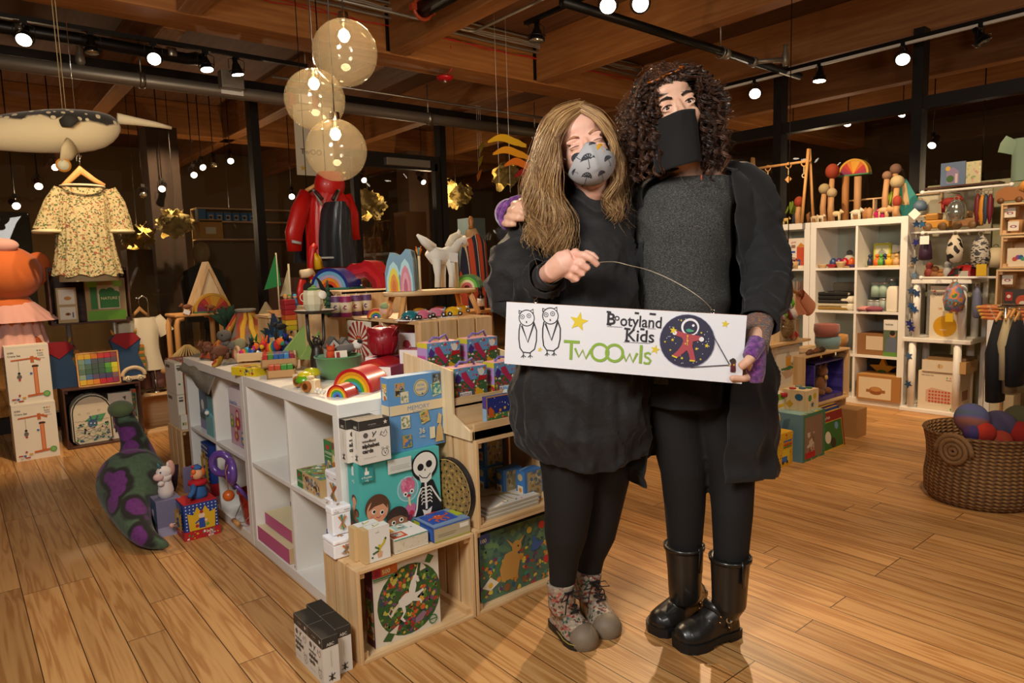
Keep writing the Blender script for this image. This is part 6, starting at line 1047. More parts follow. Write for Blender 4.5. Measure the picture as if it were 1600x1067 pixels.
MB().tb([NP(112,228,-.1),NP(104,240,-.14),NP(96,252,-.15)],[.05,.045,.012],M('c4b48e',.9),14,flat=.4).bd('flipper',e);MB().tb([NP(95,192,-.13),NP(108,188,-.16),NP(122,186,-.16)],[.02,.035,.012],M('2a2724',.9),14,flat=.5).bd('flipper',e)
MB().lt([(0,0),(.035,0),(.035,.003),(0,.003)],M('c9862a',.6),24,T=Matrix.Translation(NP(99,258,-.15))@Matrix.Rotation(pi/2,4,'X')).lt([(0,.0035),(.026,.0035),(.026,.004),(0,.004)],M('c8c4a4',.6),24,T=Matrix.Translation(NP(99,258,-.15))@Matrix.Rotation(pi/2,4,'X')).bd('hang_tag',e)
for x in(98,103):MB().tb([NP(x,175),NP(x,175)+V((0,0,3.4-NP(x,175).z-c0.z))],.0025,M('8a7a5a',.7),5).bd('hanging_cord',e)
def dmat():
 if 'dino' in _M:return _M['dino']
 m_,N,L,b=newmat('dino');t=N.new('ShaderNodeTexCoord');n=N.new('ShaderNodeTexNoise');n.inputs['Scale'].default_value=5;n.inputs['Detail'].default_value=2;L.new(t.outputs['Object'],n.inputs['Vector'])
 v=N.new('ShaderNodeTexVoronoi');v.inputs['Scale'].default_value=7.5;ad=N.new('ShaderNodeVectorMath');ad.operation='ADD';L.new(t.outputs['Object'],ad.inputs[0]);mm=N.new('ShaderNodeVectorMath');mm.operation='SCALE';mm.inputs['Scale'].default_value=.12;L.new(n.outputs['Color'],mm.inputs[0]);L.new(mm.outputs[0],ad.inputs[1]);L.new(ad.outputs[0],v.inputs['Vector'])
 r=ramp(N,[(.36,'6a2c74'),(.42,'26231f'),(.54,'24221e'),(.64,'4a6048')]);L.new(v.outputs['Distance'],r.inputs[0]);n2=N.new('ShaderNodeTexNoise');n2.inputs['Scale'].default_value=60;L.new(t.outputs['Object'],n2.inputs['Vector'])
 mx=N.new('ShaderNodeMixRGB');mx.blend_type='OVERLAY';mx.inputs[0].default_value=.4;L.new(r.outputs[0],mx.inputs[1]);L.new(n2.outputs['Fac'],mx.inputs[2]);L.new(mx.outputs[0],b.inputs['Base Color']);b.inputs['Roughness'].default_value=.95;b.inputs['Sheen Weight'].default_value=.15;return m_
e=em('plush_dinosaur',(.58,3.95,0),'large green and purple plush dinosaur seen from behind on the floor','plush toy');D0=V((.58,3.95,0))
def DQ(px,py,y):q=ony(px,py,y)-D0;return q
def D3(px,y,z):q=ony(px,780,y);return V((q.x-D0.x,y-D0.y,z))
raw=[(258,3.22,.02,.012),(240,3.25,.035,.03),(222,3.3,.05,.045),(208,3.42,.085,.065),(202,3.56,.12,.09),(206,3.72,.17,.15),(211,3.86,.185,.172),(217,3.98,.20,.12),(222,4.04,.28,.08),(216,4.07,.36,.058),(208,4.08,.44,.052),(202,4.08,.49,.05)]
pts=[D3(a_,b_,c_)for a_,b_,c_,r_ in raw];rs=[r_ for*_,r_ in raw]
MB().tb(pts,rs,dmat(),28).bd('body',e,sub=2)
for px,py,y in((185,785,3.95),(262,775,4.1)):q=DQ(px,py,y);MB().tb([(q.x,q.y,.15),(q.x,q.y-.02,.04),(q.x+.0,q.y-.05,.03)],[.07,.05,.035],M('3c2436',.95),14).bd('foot',e)
q=pts[-1];MB().ell(V(q)+V((0,-.0,.02)),(.062,.08,.045),M('5b6a44',.95,sheen=.2,bump=.3,bs=80),18,12).bd('head',e)
# == people
def flesh(name,mb,voxel,parent,mat,smooth=2,proj=None):
 """one continuous skin over overlapping tapered volumes"""
 me=bpy.data.meshes.new('t');me.from_pydata(mb.v,[],mb.f);o=bpy.data.objects.new('t',me);COL.objects.link(o)
 r=o.modifiers.new('r','REMESH');r.mode='VOXEL';r.voxel_size=voxel;r.use_smooth_shade=True
 if smooth:s=o.modifiers.new('s','SMOOTH');s.factor=.5;s.iterations=smooth
 dg=bpy.context.evaluated_depsgraph_get();dg.update();nm=bpy.data.meshes.new_from_object(o.evaluated_get(dg));bpy.data.objects.remove(o)
 nm.name=name;nm.materials.clear();nm.materials.append(M(mat));p=bpy.data.objects.new(name,nm);COL.objects.link(p);p.parent=parent
 nm.polygons.foreach_set('use_smooth',[True]*len(nm.polygons));nm.polygons.foreach_set('material_index',[0]*len(nm.polygons));nm.update()
 return p
def pxr(r,d):return r*d/FPX*1.02
def limb(mb,pts,n=16,flat=1.):mb.tb([Q(a,b,d)for a,b,d,r in pts],[pxr(r,d)for a,b,d,r in pts],'white',n,flat=flat)
def smoothpts(P,k):
 P=np.array(P,float);n=len(P);out=[]
 for t in np.linspace(0,n-1,k):
  i=min(int(t),n-2);f=t-i;p0=P[max(i-1,0)];p1=P[i];p2=P[i+1];p3=P[min(i+2,n-1)]
  out.append(.5*((2*p1)+(-p0+p2)*f+(2*p0-5*p1+4*p2-p3)*f*f+(-p0+3*p1-3*p2+p3)*f**3))
 return np.array(out)
def strands(name,parent,P,r,mats,mi,taper=.25):
 """P (n,k,3) polylines -> thin three sided strands in one mesh"""
 n,k,_=P.shape;T=np.gradient(P,axis=1);T/=np.linalg.norm(T,axis=2,keepdims=True)+1e-9
 ref=np.array([.3,.2,.93]);X=np.cross(T,ref);X/=np.linalg.norm(X,axis=2,keepdims=True)+1e-9;Y=np.cross(T,X)
 rr=(np.asarray(r).reshape(-1,1)*np.ones((n,k)))*np.linspace(1,taper,k)**.6
 V_=np.stack([P+rr[...,None]*(np.cos(a)*X+np.sin(a)*Y)for a in(0,2.094,4.189)],axis=2).reshape(-1,3)
 base=(np.arange(n)[:,None]*k+np.arange(k-1)[None,:])*3
 F_=np.stack([np.stack([base+j,base+(j+1)%3,base+3+(j+1)%3,base+3+j],-1)for j in range(3)],2).reshape(-1,4)
 me=bpy.data.meshes.new(name);me.vertices.add(len(V_));me.vertices.foreach_set('co',V_.astype(np.float32).ravel());me.loops.add(F_.size);me.loops.foreach_set('vertex_index',F_.astype(np.int32).ravel())
 me.polygons.add(len(F_));me.polygons.foreach_set('loop_start',np.arange(0,F_.size,4,dtype=np.int32));me.polygons.foreach_set('use_smooth',[True]*len(F_))
 me.polygons.foreach_set('material_index',np.repeat(np.asarray(mi),3*(k-1)).astype(np.int32));me.update(calc_edges=True)
 for m_ in mats:me.materials.append(M(m_))
 o=bpy.data.objects.new(name,me);COL.objects.link(o);o.parent=parent;return o
SKA=noisy('skin_fair',[(.3,'d9a48c'),(.55,'e0b09a'),(.75,'d79a86')],ns=14,rough=.5,bump=.04,dist=.001)
SKB=noisy('skin_warm',[(.3,'d1a083'),(.55,'dcae92'),(.75,'cf9a7c')],ns=14,rough=.48,bump=.04,dist=.001)
for f_ in(SKA,SKB):
 b_=f_().node_tree.nodes['Principled BSDF'];b_.inputs['Subsurface Weight'].default_value=.25;b_.inputs['Subsurface Radius'].default_value=(.02,.008,.004);b_.inputs['Subsurface Scale'].default_value=.4
def headframe(px,py,d,tilt,yaw=0,pitch=0):
 m_=Matrix.Identity(4);Y=V(FH)
 for i in range(3):m_[i][0]=RH[i];m_[i][1]=Y[i];m_[i][2]=(0,0,1)[i]
 m_.translation=Q(px,py,d);return m_@Matrix.Rotation(-tilt,4,'Y')@Matrix.Rotation(yaw,4,'Z')@Matrix.Rotation(pitch,4,'X')
def headparts(mb,Hm,squint=0,s=1.0,wide=1.):
 mb.T=Hm;w=wide
 mb.ell((0,.015,.035),(.074*w,.092,.086),'white',28,20);mb.ell((0,-.022,-.03),(.062*w,.068,.088),'white',28,20);mb.ell((0,-.035,-.085),(.042*w,.045,.038),'white')
 mb.ell((0,-.050,.050),(.05*w,.028,.032),'white')
 mb.tb([(0,-.078,.012),(0,-.094,-.014),(0,-.110,-.036),(0,-.098,-.046)],[.0085,.0095,.013,.009],'white',12)
 for s_ in(-1,1):
  mb.ell((s_*.011,-.094,-.040),(.008,.01,.007),'white',10,8);mb.ell((s_*.032,-.071,.020),(.022,.010,.009),'white',12,8,rot=(0,s_*.15,0));mb.ell((s_*.036,-.058,-.034),(.022,.028,.024),'white')
  mb.ell((s_*.071*w,.012,-.008),(.009,.018,.03),'white',12,10,rot=(0,0,s_*.3))
  up=[(s_*(.0315+.0165*cos(t)),-.0795-.004*sin(t)+.004*abs(cos(t))**2,.0005+(.0095-.005*squint)*sin(t))for t in[pi*i/8 for i in range(9)]]
  mb.tb(up,.0038,'white',8);dn=[(s_*(.0315+.0165*cos(t)),-.0790-.003*sin(t)+.004*abs(cos(t))**2,.0005-(.0075-.0045*squint)*sin(t))for t in[pi*i/8 for i in range(9)]];mb.tb(dn,.0034,'white',8)
  if squint:mb.ell((s_*.034,-.073,-.016),(.02,.012,.006),'white',12,8)
 mb.ell((0,-.096,-.070),(.023,.010,.0055),'white',14,8);mb.ell((0,-.095,-.079),(.019,.010,.006),'white',14,8)
 mb.T=None
def facebits(e,Hm,iris,brow,squint=0,liner=1,browt=.0035):
 for s_,nm in((-1,'left'),(1,'right')):
  mb=MB();mb.T=Hm;mb.ell((s_*.0315,-.0685,.0),(.0135,.0128,.0125),M('e6dfd8',.15,coat=.6),20,14);mb.ell((s_*.0315-.001,-.0805,-.0),(.0058,.0016,.0058-.001*squint),M(iris,.1,coat=1.),16,8);mb.ell((s_*.0315-.001,-.0817,0),(.0026,.0009,.0026),M('060404',.1),10,6);mb.ell((s_*.0315+.0012,-.0826,.0022),.0008,'white',6,4);mb.bd('eye',e)
  mb=MB();mb.T=Hm;t=.0
  mb.tb([(s_*(.014),-.0815,.0225),(s_*.028,-.0865,.0285),(s_*.042,-.080,.0265),(s_*.053,-.068,.0195)],[browt*.9,browt,browt*.8,.001],M(brow,.8),8,flat=.5);mb.bd('eyebrow',e)
  mb=MB();mb.T=Hm;up=[(s_*(.0315+.0158*cos(t)),-.0835-.003*sin(t)+.005*abs(cos(t))**2,-.0015+(.0088-.006*squint)*sin(t))for t in[pi*i/10 for i in range(11)]];mb.tb(up,.0011 if liner else.0007,M('1a0f0a',.6),6);mb.bd('eyelash',e)
def wr(x,y,z,s):return noise.noise(V((x*s,y*s,z*s)))
def ringcloth(name,parent,rings,mat,n=110,m=60,folds=(),wrk=.006,ws=14,a0=0,a1=2*pi,fn=None,solid=.003,edge=None):
 """rings: px left, px right, py, distance, half depth. folds: (count, amount, start, phase)"""
 R=np.array(rings,float);S=smoothpts(R,m);mb=MB();vs=[];full=abs(a1-a0-2*pi)<1e-6 and edge is None
 for j in range(m):
  l,r_,yy,d,ry=S[j];v=j/(m-1);A=Q(l,yy,d);B=Q(r_,yy,d);c=(A+B)/2;w=(B-A).length/2
  if edge:eL,eR=edge(v);mid=(l+r_)/2;hw=(r_-l)/2;b0=-math.acos(max(-1,min(1,(eR-mid)/hw)));b1=pi+math.acos(max(-1,min(1,-(eL-mid)/hw)))
  else:b0,b1=a0,a1
  for i in range(n):
   a=b0+(b1-b0)*i/(n if full else n-1);f=1.
   for(k_,am,st,ph)in folds:f+=am*max(0,(v-st)/(1-st))**.8*sin(k_*a+ph+1.5*sin(2*v+a))
   p=c+RH*(w*f*cos(a))+FH*(ry*f*sin(a));q=wr(p.x,p.y,p.z,ws)*wrk+wr(p.x,p.y,p.z*2.5,ws*.45)*wrk*1.6+(1-abs(wr(p.x+p.z*.3,p.y,p.z*.8,ws*.9)))**5*wrk*1.3
   p+=(RH*cos(a)+FH*sin(a))*q;p.z=c.z+(fn(a,v)if fn else 0)
   vs.append(p)
 fs=[(j*n+i,j*n+(i+1)%n,(j+1)*n+(i+1)%n,(j+1)*n+i)for j in range(m-1)for i in range(n if full else n-1)]
 mb.add(vs,[f[::-1]for f in fs],mat,True);return mb.bd(name,parent,solid=solid)
def sleeve(name,parent,pts,mat,n=48,m=50,wrk=.006,ws=18,flat=.9,rings_=0,solid=.003):
 P=smoothpts([list(Q(a,b,d))+[pxr(r,d)]for a,b,d,r in pts],m);mb=MB();vs=[];up=V((0,0,1))
 for j in range(m):
  p=V(P[j][:3]);t=(V(P[min(j+1,m-1)][:3])-V(P[max(j-1,0)][:3])).normalized();x=t.orthogonal().normalized()if j==0 else(px_-t*px_.dot(t)).normalized();px_=x;y=t.cross(x)
  for i in range(n):
   a=2*pi*i/n;r=P[j][3];dr=(x*cos(a)+y*sin(a));q=p+dr*r;r2=r+wr(q.x,q.y,q.z,ws)*wrk+(1-abs(wr(q.x+q.z*.5,q.y+3,q.z,ws*.8)))**5*wrk*1.3+rings_*sin(j*1.35+2*sin(a*2))*.5*(1+wr(q.x,q.y,q.z,9));vs.append(p+dr*r2)
 mb.add(vs,[(j*n+i,j*n+(i+1)%n,(j+1)*n+(i+1)%n,(j+1)*n+i)for j in range(m-1)for i in range(n)],mat,True);return mb.bd(name,parent,solid=solid)
BLK=lambda k,h,r=.85,bs=120:M(h,r,sheen=.15,bump=.25,bs=bs)
# -- smaller woman
c=Q(905,700,2.12);SW=em('person',(c.x,c.y,0),'smaller woman with long blonde brown hair, umbrella print mask and black gathered dress','person');o0=SW.location.copy()
class P_:
 pass
def fix(e):
 o_=V(e.location)
 for ch in[q for q in bpy.data.objects if q.parent==e]:ch.location=ch.location-o_
def Kid(e):
 return e
HA=headframe(911,232,2.03,radians(17),0,.0)
mb=MB();headparts(mb,HA,1,wide=1.04)
mb.tb([HA@V((0,.02,-.05)),HA@V((0,.03,-.12)),Q(918,318,2.10),Q(915,345,2.12)],[.055,.052,.055,.07],'white',24)
mb.tb([Q(915,335,2.12),Q(912,380,2.12),Q(912,450,2.12),Q(912,520,2.12),Q(910,580,2.13),Q(910,640,2.13)],[.09,.125,.12,.13,.15,.14],'white',28,flat=.75)
limb(mb,[(915,338,2.13,36),(868,348,2.13,34),(848,358,2.13,26)]);limb(mb,[(915,338,2.14,36),(955,345,2.16,32),(978,352,2.2,24)])
limb(mb,[(850,352,2.13,26),(818,410,2.12,25),(808,458,2.13,23),(832,451,2.06,17),(852,431,1.92,14),(866,421,1.86,16)])
limb(mb,[(975,350,2.2,26),(1000,420,2.32,22),(1040,470,2.36,18),(1080,480,2.34,15),(1100,478,2.32,12)])
limb(mb,[(878,620,2.12,44),(884,700,2.10,42),(888,780,2.09,28),(884,830,2.10,25),(880,890,2.12,15),(876,935,2.14,14)],20)
limb(mb,[(948,620,2.16,42),(950,700,2.18,40),(942,780,2.19,26),(930,830,2.2,23),(920,880,2.21,14),(915,925,2.21,13)],20)
def fing(mb,pts,r=5.2):limb(mb,[(a,b,d,r*k)for(a,b,d),k in zip(pts,(1.12,1.08,1.0,.86))],12)
mb.tb([Q(862,423,1.865),Q(880,410,1.845),Q(895,402,1.84)],[pxr(16,1.86),pxr(19,1.85),pxr(15,1.84)],'white',20,flat=.75)
mb.ell(Q(888,414,1.86),(.034,.03,.034),'white');mb.ell(Q(899,394,1.84),(.0125,.012,.0115),'white')
fing(mb,[(902,398,1.835),(914,399,1.815),(924,404,1.81),(935,415,1.815)],5.8);fing(mb,[(896,409,1.84),(909,413,1.815),(918,418,1.815),(910,423,1.84)],5.9);fing(mb,[(890,420,1.845),(902,422,1.822),(910,427,1.82),(901,431,1.845)],5.6);fing(mb,[(884,429,1.855),(894,432,1.835),(902,436,1.832),(893,438,1.85)],5.2)
fing(mb,[(905,404,1.87),(917,396,1.85),(926,399,1.835),(934,407,1.83)],5.6)
flesh('body',mb,.0034,SW,SKA(),3)
facebits(SW,HA,'5a6a6a','a5774f',1,0,.0022)
mb=MB();mb.T=HA;mc=V((0,-.043,-.052));mr=V((.0705,.078,.066))
def mk(x,z,k=1.):
 q=max(0.,1-(x/mr.x)**2-(z/mr.z)**2);ridge=.006*math.exp(-(x/.012)**2)*(1 if z>-.03 else.5);return mc+V((x*k,-mr.y*math.sqrt(q)*k-ridge,z*k))
def mg(u,v):x=mr.x*.985*cos(pi*(1-u));t=v*2-1;h=math.sqrt(max(0,1-(x/mr.x)**2));top=.040-.012*abs(x/mr.x)**2*4+.012*math.exp(-(x/.016)**2);top=min(top,mr.z*h*.99);bot=-mr.z*h*.97;return mk(x,bot+(top-bot)*v)
mb.grid(mg,60,34,M('a7a6a8',.85,bump=.15,bs=600));mb.T=None;mb.bd('face_mask',SW,solid=.0015)
mb=MB();mb.T=HA;UK=M('33343a',.85)
def mpoly(pts,col,k=1.012):
 c_=(sum(p[0]for p in pts)/len(pts),sum(p[1]for p in pts)/len(pts));mb.add([mk(*c_,k)+V((0,-.001,0))]+[mk(x,z,k)for x,z in pts],[(0,i+1,(i+1)%len(pts)+1)for i in range(len(pts))],col)
def umb(x,z,s,rot,col=UK,hook=True):
 P=[(-1,0),(-.85,.45),(-.45,.8),(0,.92),(.45,.8),(.85,.45),(1,0),(.66,.16),(.33,.0),(0,.16),(-.33,0),(-.66,.16)];R=lambda a,b:(x+s*(a*cos(rot)-b*sin(rot)),z+s*(a*sin(rot)+b*cos(rot)))
 for i in range(6):mpoly([R(*P[i]),R(*P[i+1]),R(0,.1)],col)
 for i in range(6,11):mpoly([R(*P[i]),R(*P[i+1]),R(0,.5)],col,1.013)
 if hook:
  L_=[(0,.1),(0,-.5),(0,-1.0),(-.08,-1.2),(-.28,-1.22),(-.34,-1.05)]
  for i in range(5):
   (a,b),(c_,d_)=L_[i],L_[i+1];nx,ny=(d_-b),-(c_-a);l=math.hypot(nx,ny);nx*=.055/l;ny*=.055/l;mpoly([R(a-nx,b-ny),R(a+nx,b+ny),R(c_+nx,d_+ny),R(c_-nx,d_-ny)],col,1.013)
umb(-.014,.004,.019,-.1);umb(-.040,.022,.014,.6);umb(.012,.040,.011,0,hook=False);umb(.030,.026,.013,.5,M('c9920f',.8));umb(-.030,-.038,.015,-.5);umb(.012,-.044,.012,.2);umb(.040,-.012,.013,.3);umb(-.055,-.012,.008,.9);umb(.048,.012,.007,-.4,hook=False)
mb.bd('umbrella_print',SW)
for s_ in(-1,1):MB().tb([HA@V((s_*.064,-.05,-.02)),HA@V((s_*.078,-.01,.005)),HA@V((s_*.083,.02,.0))],.0015,M('a7a6a8'),5).tb([HA@V((s_*.058,-.055,-.08)),HA@V((s_*.078,-.01,-.04)),HA@V((s_*.083,.02,-.02))],.0015,M('a7a6a8'),5).bd('ear_loop',SW)
DR=BLK('dress','242224')
DRM=noisy('dress_cloth',[(.3,'0f0e0f'),(.7,'181617')],ns=16,rough=.8,bump=.9,dist=.012,sheen=.08)
def dz(a,v):return-.012*v*sin(3*a)
ringcloth('dress',SW,[(892,945,297,2.09,.062),(882,956,312,2.10,.075),(858,978,330,2.12,.10),(846,992,350,2.13,.115),(846,990,372,2.12,.125),(842,994,420,2.11,.145),(833,998,480,2.11,.155),(822,1002,540,2.11,.165),(812,1006,590,2.11,.172),(804,1010,640,2.11,.175),(806,1010,672,2.11,.172),(822,1006,697,2.11,.16),(838,1000,711,2.11,.15),(846,990,704,2.11,.14)],DRM(),n=160,m=90,folds=((19,.024,.28,0),(31,.014,.28,1),(7,.02,.5,2)),wrk=.012,ws=12,fn=dz)
mb=MB();
def frill(l,r_,yy,d,ry,n,am,h,name='frill'):
 A=Q(l,yy,d);B=Q(r_,yy,d);c_=(A+B)/2;w=(B-A).length/2
 mb=MB();mb.grid(lambda u,v:c_+RH*((w+.004+am*v*sin(n*2*pi*u))*cos(2*pi*u))+FH*((ry+.004+am*v*sin(n*2*pi*u))*sin(2*pi*u))+V((0,0,h*v)),n*8,4,DRM(),closed=True);mb.bd(name,SW,solid=.001)
frill(893,944,298,2.09,.058,22,.004,.014,'collar_frill')
mb=MB();S=smoothpts([(850,355,1.99),(885,362,1.985),(925,365,1.98),(965,360,1.99),(988,352,2.02)],60)
for i in range(24):pass
sleeve('dress_sleeve',SW,[(862,338,2.12,22),(846,356,2.12,36),(822,396,2.12,42),(806,438,2.13,42),(806,460,2.14,40),(826,459,2.10,34),(842,446,2.03,27),(854,433,1.93,22)],DRM(),wrk=.016,ws=14,m=90,n=80)
mb=MB();a_=Q(853,433.5,1.935);b_=Q(859,427.5,1.905);dv=(b_-a_).normalized();
mb.tb([a_,a_+dv*.006,b_,b_+dv*.004],[pxr(22,1.93),pxr(19,1.93),pxr(18,1.9),pxr(20,1.9)],DRM(),40,caps=False);mb.bd('cuff',SW,solid=.003)
sh=[Q(a,b,d)for a,b,d in smoothpts([(884,312,2.03),(862,334,2.02),(842,350,2.04),(824,362,2.07),(806,372,2.1)],50)]
mb=MB();mb.grid(lambda u,v:sh[int(u*49)]+V((0,0,.0))+FH*(-.008-.02*v+.006*sin(u*60)*v)+RH*(-.022*v)+V((0,0,-.012*v+.007*sin(u*60+1)*v)),50,5,DRM());mb.bd('shoulder_frill',SW,solid=.002)
sleeve('dress_sleeve',SW,[(958,338,2.13,22),(975,352,2.18,34),(990,400,2.26,36),(1010,440,2.32,32)],DRM(),wrk=.01)
LG=M('0d0b0c',.75,bump=.15,bs=300)
mb=MB();limb(mb,[(880,640,2.12,50),(884,690,2.10,47),(888,740,2.09,42),(888,790,2.09,38),(884,835,2.10,34),(881,870,2.11,25),(879,902,2.12,21.5),(878,925,2.13,20)],24);limb(mb,[(946,640,2.16,48),(950,700,2.18,44),(945,745,2.18,39),(940,790,2.19,33),(932,835,2.2,30),(923,870,2.21,22),(919,898,2.21,19.5),(916,915,2.21,19)],24)
mb.ell(Q(912,630,2.14),(.15,.12,.12),'white');flesh('leggings',mb,.006,SW,LG,3)
FLB=noisy('floral_boot',[(0,'9a8a78'),(.34,'7a2f28'),(.46,'a5917c'),(.58,'2f5040'),(.66,'8d7d6c'),(.78,'a8544a'),(.86,'4a4038'),(.92,'b3a28c')],ns=125,vor=True,interp='CONSTANT',rough=.55,bump=.15,dist=.001,coat=.15)
def foot(heel,toe,shaft,parent,mat,solem,L_=.27,heelblock=0,wid=1.,vox=.0035,name='boot',toemat=None):
 """heel, toe: floor points; shaft: (point, radius) from ankle up"""
 f=(toe-heel);f.z=0;L=f.length;f.normalize();s=V((f.y,-f.x,0));Fm=Matrix.Identity(4)
 for i in range(3):Fm[i][0]=f[i];Fm[i][1]=s[i];Fm[i][2]=(0,0,1)[i]
 Fm.translation=heel;hz=.026 if heelblock else.018
 mb=MB();mb.T=Fm;secs=[(.02,.024,.05),(.08,.033,.085),(.2,.036,.1),(.34,.036,.098),(.48,.041,.08),(.62,.047,.064),(.76,.049,.054),(.88,.044,.048),(.96,.032,.038),(1.0,.016,.022)];vs=[]
 n=24
 for(x,hw,h)in secs:
  for i in range(n):
   a=2*pi*i/n;vs.append((x*L,hw*wid*cos(a)*(1 if sin(a)>0 else 1.05),hz+(h*max(0,sin(a))if sin(a)>0 else.0)))
 k=len(secs);mb.add(vs,[(j*n+i,j*n+(i+1)%n,(j+1)*n+(i+1)%n,(j+1)*n+i)for j in range(k-1)for i in range(n)]+[tuple(reversed(range(n))),tuple(range((k-1)*n,k*n))],'white',True);
 mb.T=None;ank=Fm@V((L*.22,0,hz+.05));P=[ank]+[p for p,r in shaft];R=[.040*wid]+[r for p,r in shaft];mb.tb(P,R,'white',28)
 mb.T=Fm;mb.tb([(L*.22,0,hz+.045),(L*.42,0,hz+.05),(L*.6,0,hz+.03)],[.043*wid,.040*wid,.03],'white',20);mb.T=None
 o=flesh(name,mb,vox,parent,mat,4)
 sm=MB();sm.T=Fm@Matrix(((1,0,0,0),(0,0,1,0),(0,1,0,0),(0,0,0,1)))
 prof=[(.0,.026),(.1,.034),(.25,.037),(.4,.038),(.55,.044),(.7,.051),(.85,.049),(.95,.038),(1.01,.018)]
 pl=[(x*L,w_*wid+.004)for x,w_ in prof]+[(x*L,-w_*wid-.004)for x,w_ in prof[::-1]];sm.pr(pl,(hz-.016 if heelblock else 0.),hz+.004,solem,smooth=False)
 sm2=sm
 if heelblock:pb_=[(x*L,w_*wid+.003)for x,w_ in prof[:3]]+[(x*L,-w_*wid-.003)for x,w_ in prof[:3][::-1]];sm.pr(pb_,0,hz-.016,solem);pf=[(x*L,w_*wid+.003)for x,w_ in prof[4:]]+[(x*L,-w_*wid-.003)for x,w_ in prof[4:][::-1]];sm.pr(pf,0.,hz-.016,solem)
 sm.bd('sole',o,bev=.003)
 return o,Fm,L,hz
def lacedboot(heel,toe,shaft,lab):
 o,Fm,L,hz=foot(heel,toe,shaft,SW,FLB(),M('1d1a17',.5),wid=1.02)
 w_=MB();w_.T=Fm;prof=[(.4,.045),(.55,.0495),(.7,.0565),(.85,.0545),(.95,.0435),(1.012,.022),(1.02,0)];w_.tb([(x*L,y,hz+.001)for x,y in prof]+[(x*L,-y,hz+.001)for x,y in prof[::-1][1:]],.0018,M('a58f3a',.6),6);w_.bd('yellow_welt',o)
 mb=MB();mb.T=Fm;mb.ell((L*.85,0,hz+.003),(.049,.0492,.0475),M('7d6d59',.6,bump=.3,bs=60),20,12);mb.bd('toe_cap',o)
 mb=MB();top=shaft[-1][0];A=Fm@V((L*.62,0,hz+.068));B=V(top)+(Fm.to_3x3()@V((1,0,0)))*(.046)-V((0,0,.02));s=Fm.to_3x3()@V((0,1,0));fw=(Fm.to_3x3()@V((1,0,0)))
 pts=[]
 rows=6
 for k in range(rows):
  t=k/(rows-1);c_=A.lerp(B,t)+fw*(.012*(sin(pi*t)*-1.2))+V((0,0,.004+.004*sin(pi*t)));w2=.018
  mb.tb([c_-s*w2,c_+fw*.007+V((0,0,.004)),c_+s*w2],.0022,M('17120f',.8),6)
  if k<rows-1:c2=A.lerp(B,(k+1)/(rows-1))+fw*(.012*(sin(pi*(k+1)/(rows-1))*-1.2))+V((0,0,.006));mb.tb([c_-s*w2,(c_+c2)/2+fw*.008,c2+s*w2],.0022,M('17120f',.8),6);mb.tb([c_+s*w2,(c_+c2)/2+fw*.009,c2-s*w2],.0022,M('17120f',.8),6)
 for s_ in(-1,1):mb.tb([B,B+s*s_*.03+fw*.02+V((0,0,.01)),B+s*s_*.045+fw*.02-V((0,0,.01)),B+s*s_*.02+fw*.015-V((0,0,.01)),B],.002,M('17120f',.8),6);mb.tb([B,B+s*s_*.025+fw*.02-V((0,0,.02)),B+s*s_*.03+fw*.02-V((0,0,.055))],.002,M('17120f',.8),6)
 mb.bd('laces',o)
 return o
def fl(px,py):return onz(px,py,0)
lacedboot(fl(868,972),fl(920,1014),[(Q(878,945,2.12),.045),(Q(878,925,2.12),.046),(Q(877,909,2.12),.048)],'')
lacedboot(fl(918,952),fl(954,996),[(Q(918,925,2.2),.043),(Q(919,905,2.2),.043),(Q(920,892,2.2),.045)],'')
rn=np.random.default_rng(4)
def sheet(guides,n,k,seed,jit=.006,wave=.007,wl=3.2,ends=.012,layer=.006):
 rg=np.random.default_rng(seed);G=np.array([smoothpts([list(Q(*p))for p in g],k)for g in guides]);m_=len(G);s=rg.uniform(0,m_-1.001,n);i=s.astype(int);f=(s-i)[:,None,None];P=G[i]*(1-f)+G[i+1]*f
 t=np.linspace(0,1,k)[None,:,None];off=rg.normal(0,1,(n,1,3))*jit*(.4+.9*t)+rg.normal(0,1,(n,1,3))*ends*t**3
 ph=np.round(s*4)/4*2.1+rg.normal(0,.5,n);ph=ph[:,None];tt=np.linspace(0,1,k)[None,:];am=wave*(.1+tt**1.2)
 W=np.array(RH)[None,None,:]*(np.sin(ph+tt*wl*2*pi)*am)[...,None]+np.array(FH)[None,None,:]*(np.cos(ph*1.3+tt*wl*2*pi)*am*.8)[...,None]
 cl=rg.normal(0,1,(n,1,3))*layer;return P+off+W+cl*(.3+.7*t)
HM=[M('9a7248',.4),M('b58f5c',.4),M('cda873',.38),M('7f5b38',.42)]
k=30
LGd=[[(906,171,1.975),(884,190,1.952),(872,214,1.94),(866,250,1.94),(868,285,1.95),(882,318,1.955),(880,350,1.955),(890,382,1.95)],[(906,168,1.99),(880,184,1.965),(865,210,1.95),(857,250,1.95),(855,290,1.95),(862,330,1.955),(872,362,1.95),(868,388,1.95)],[(906,166,2.02),(876,182,1.99),(860,208,1.975),(850,248,1.97),(842,290,1.97),(838,328,1.97),(850,352,1.965),(856,372,1.965)],[(907,164,2.05),(872,178,2.03),(853,204,2.02),(841,246,2.02),(832,288,2.02),(834,322,2.0),(838,345,1.99),(843,366,1.985)],[(907,163,2.08),(868,178,2.08),(848,210,2.09),(836,255,2.09),(829,298,2.06),(833,328,2.05),(838,350,2.03),(842,372,2.02)],[(908,163,2.11),(872,182,2.14),(856,225,2.15),(848,280,2.15),(842,325,2.13),(842,350,2.10),(846,362,2.08),(848,372,2.06)]]
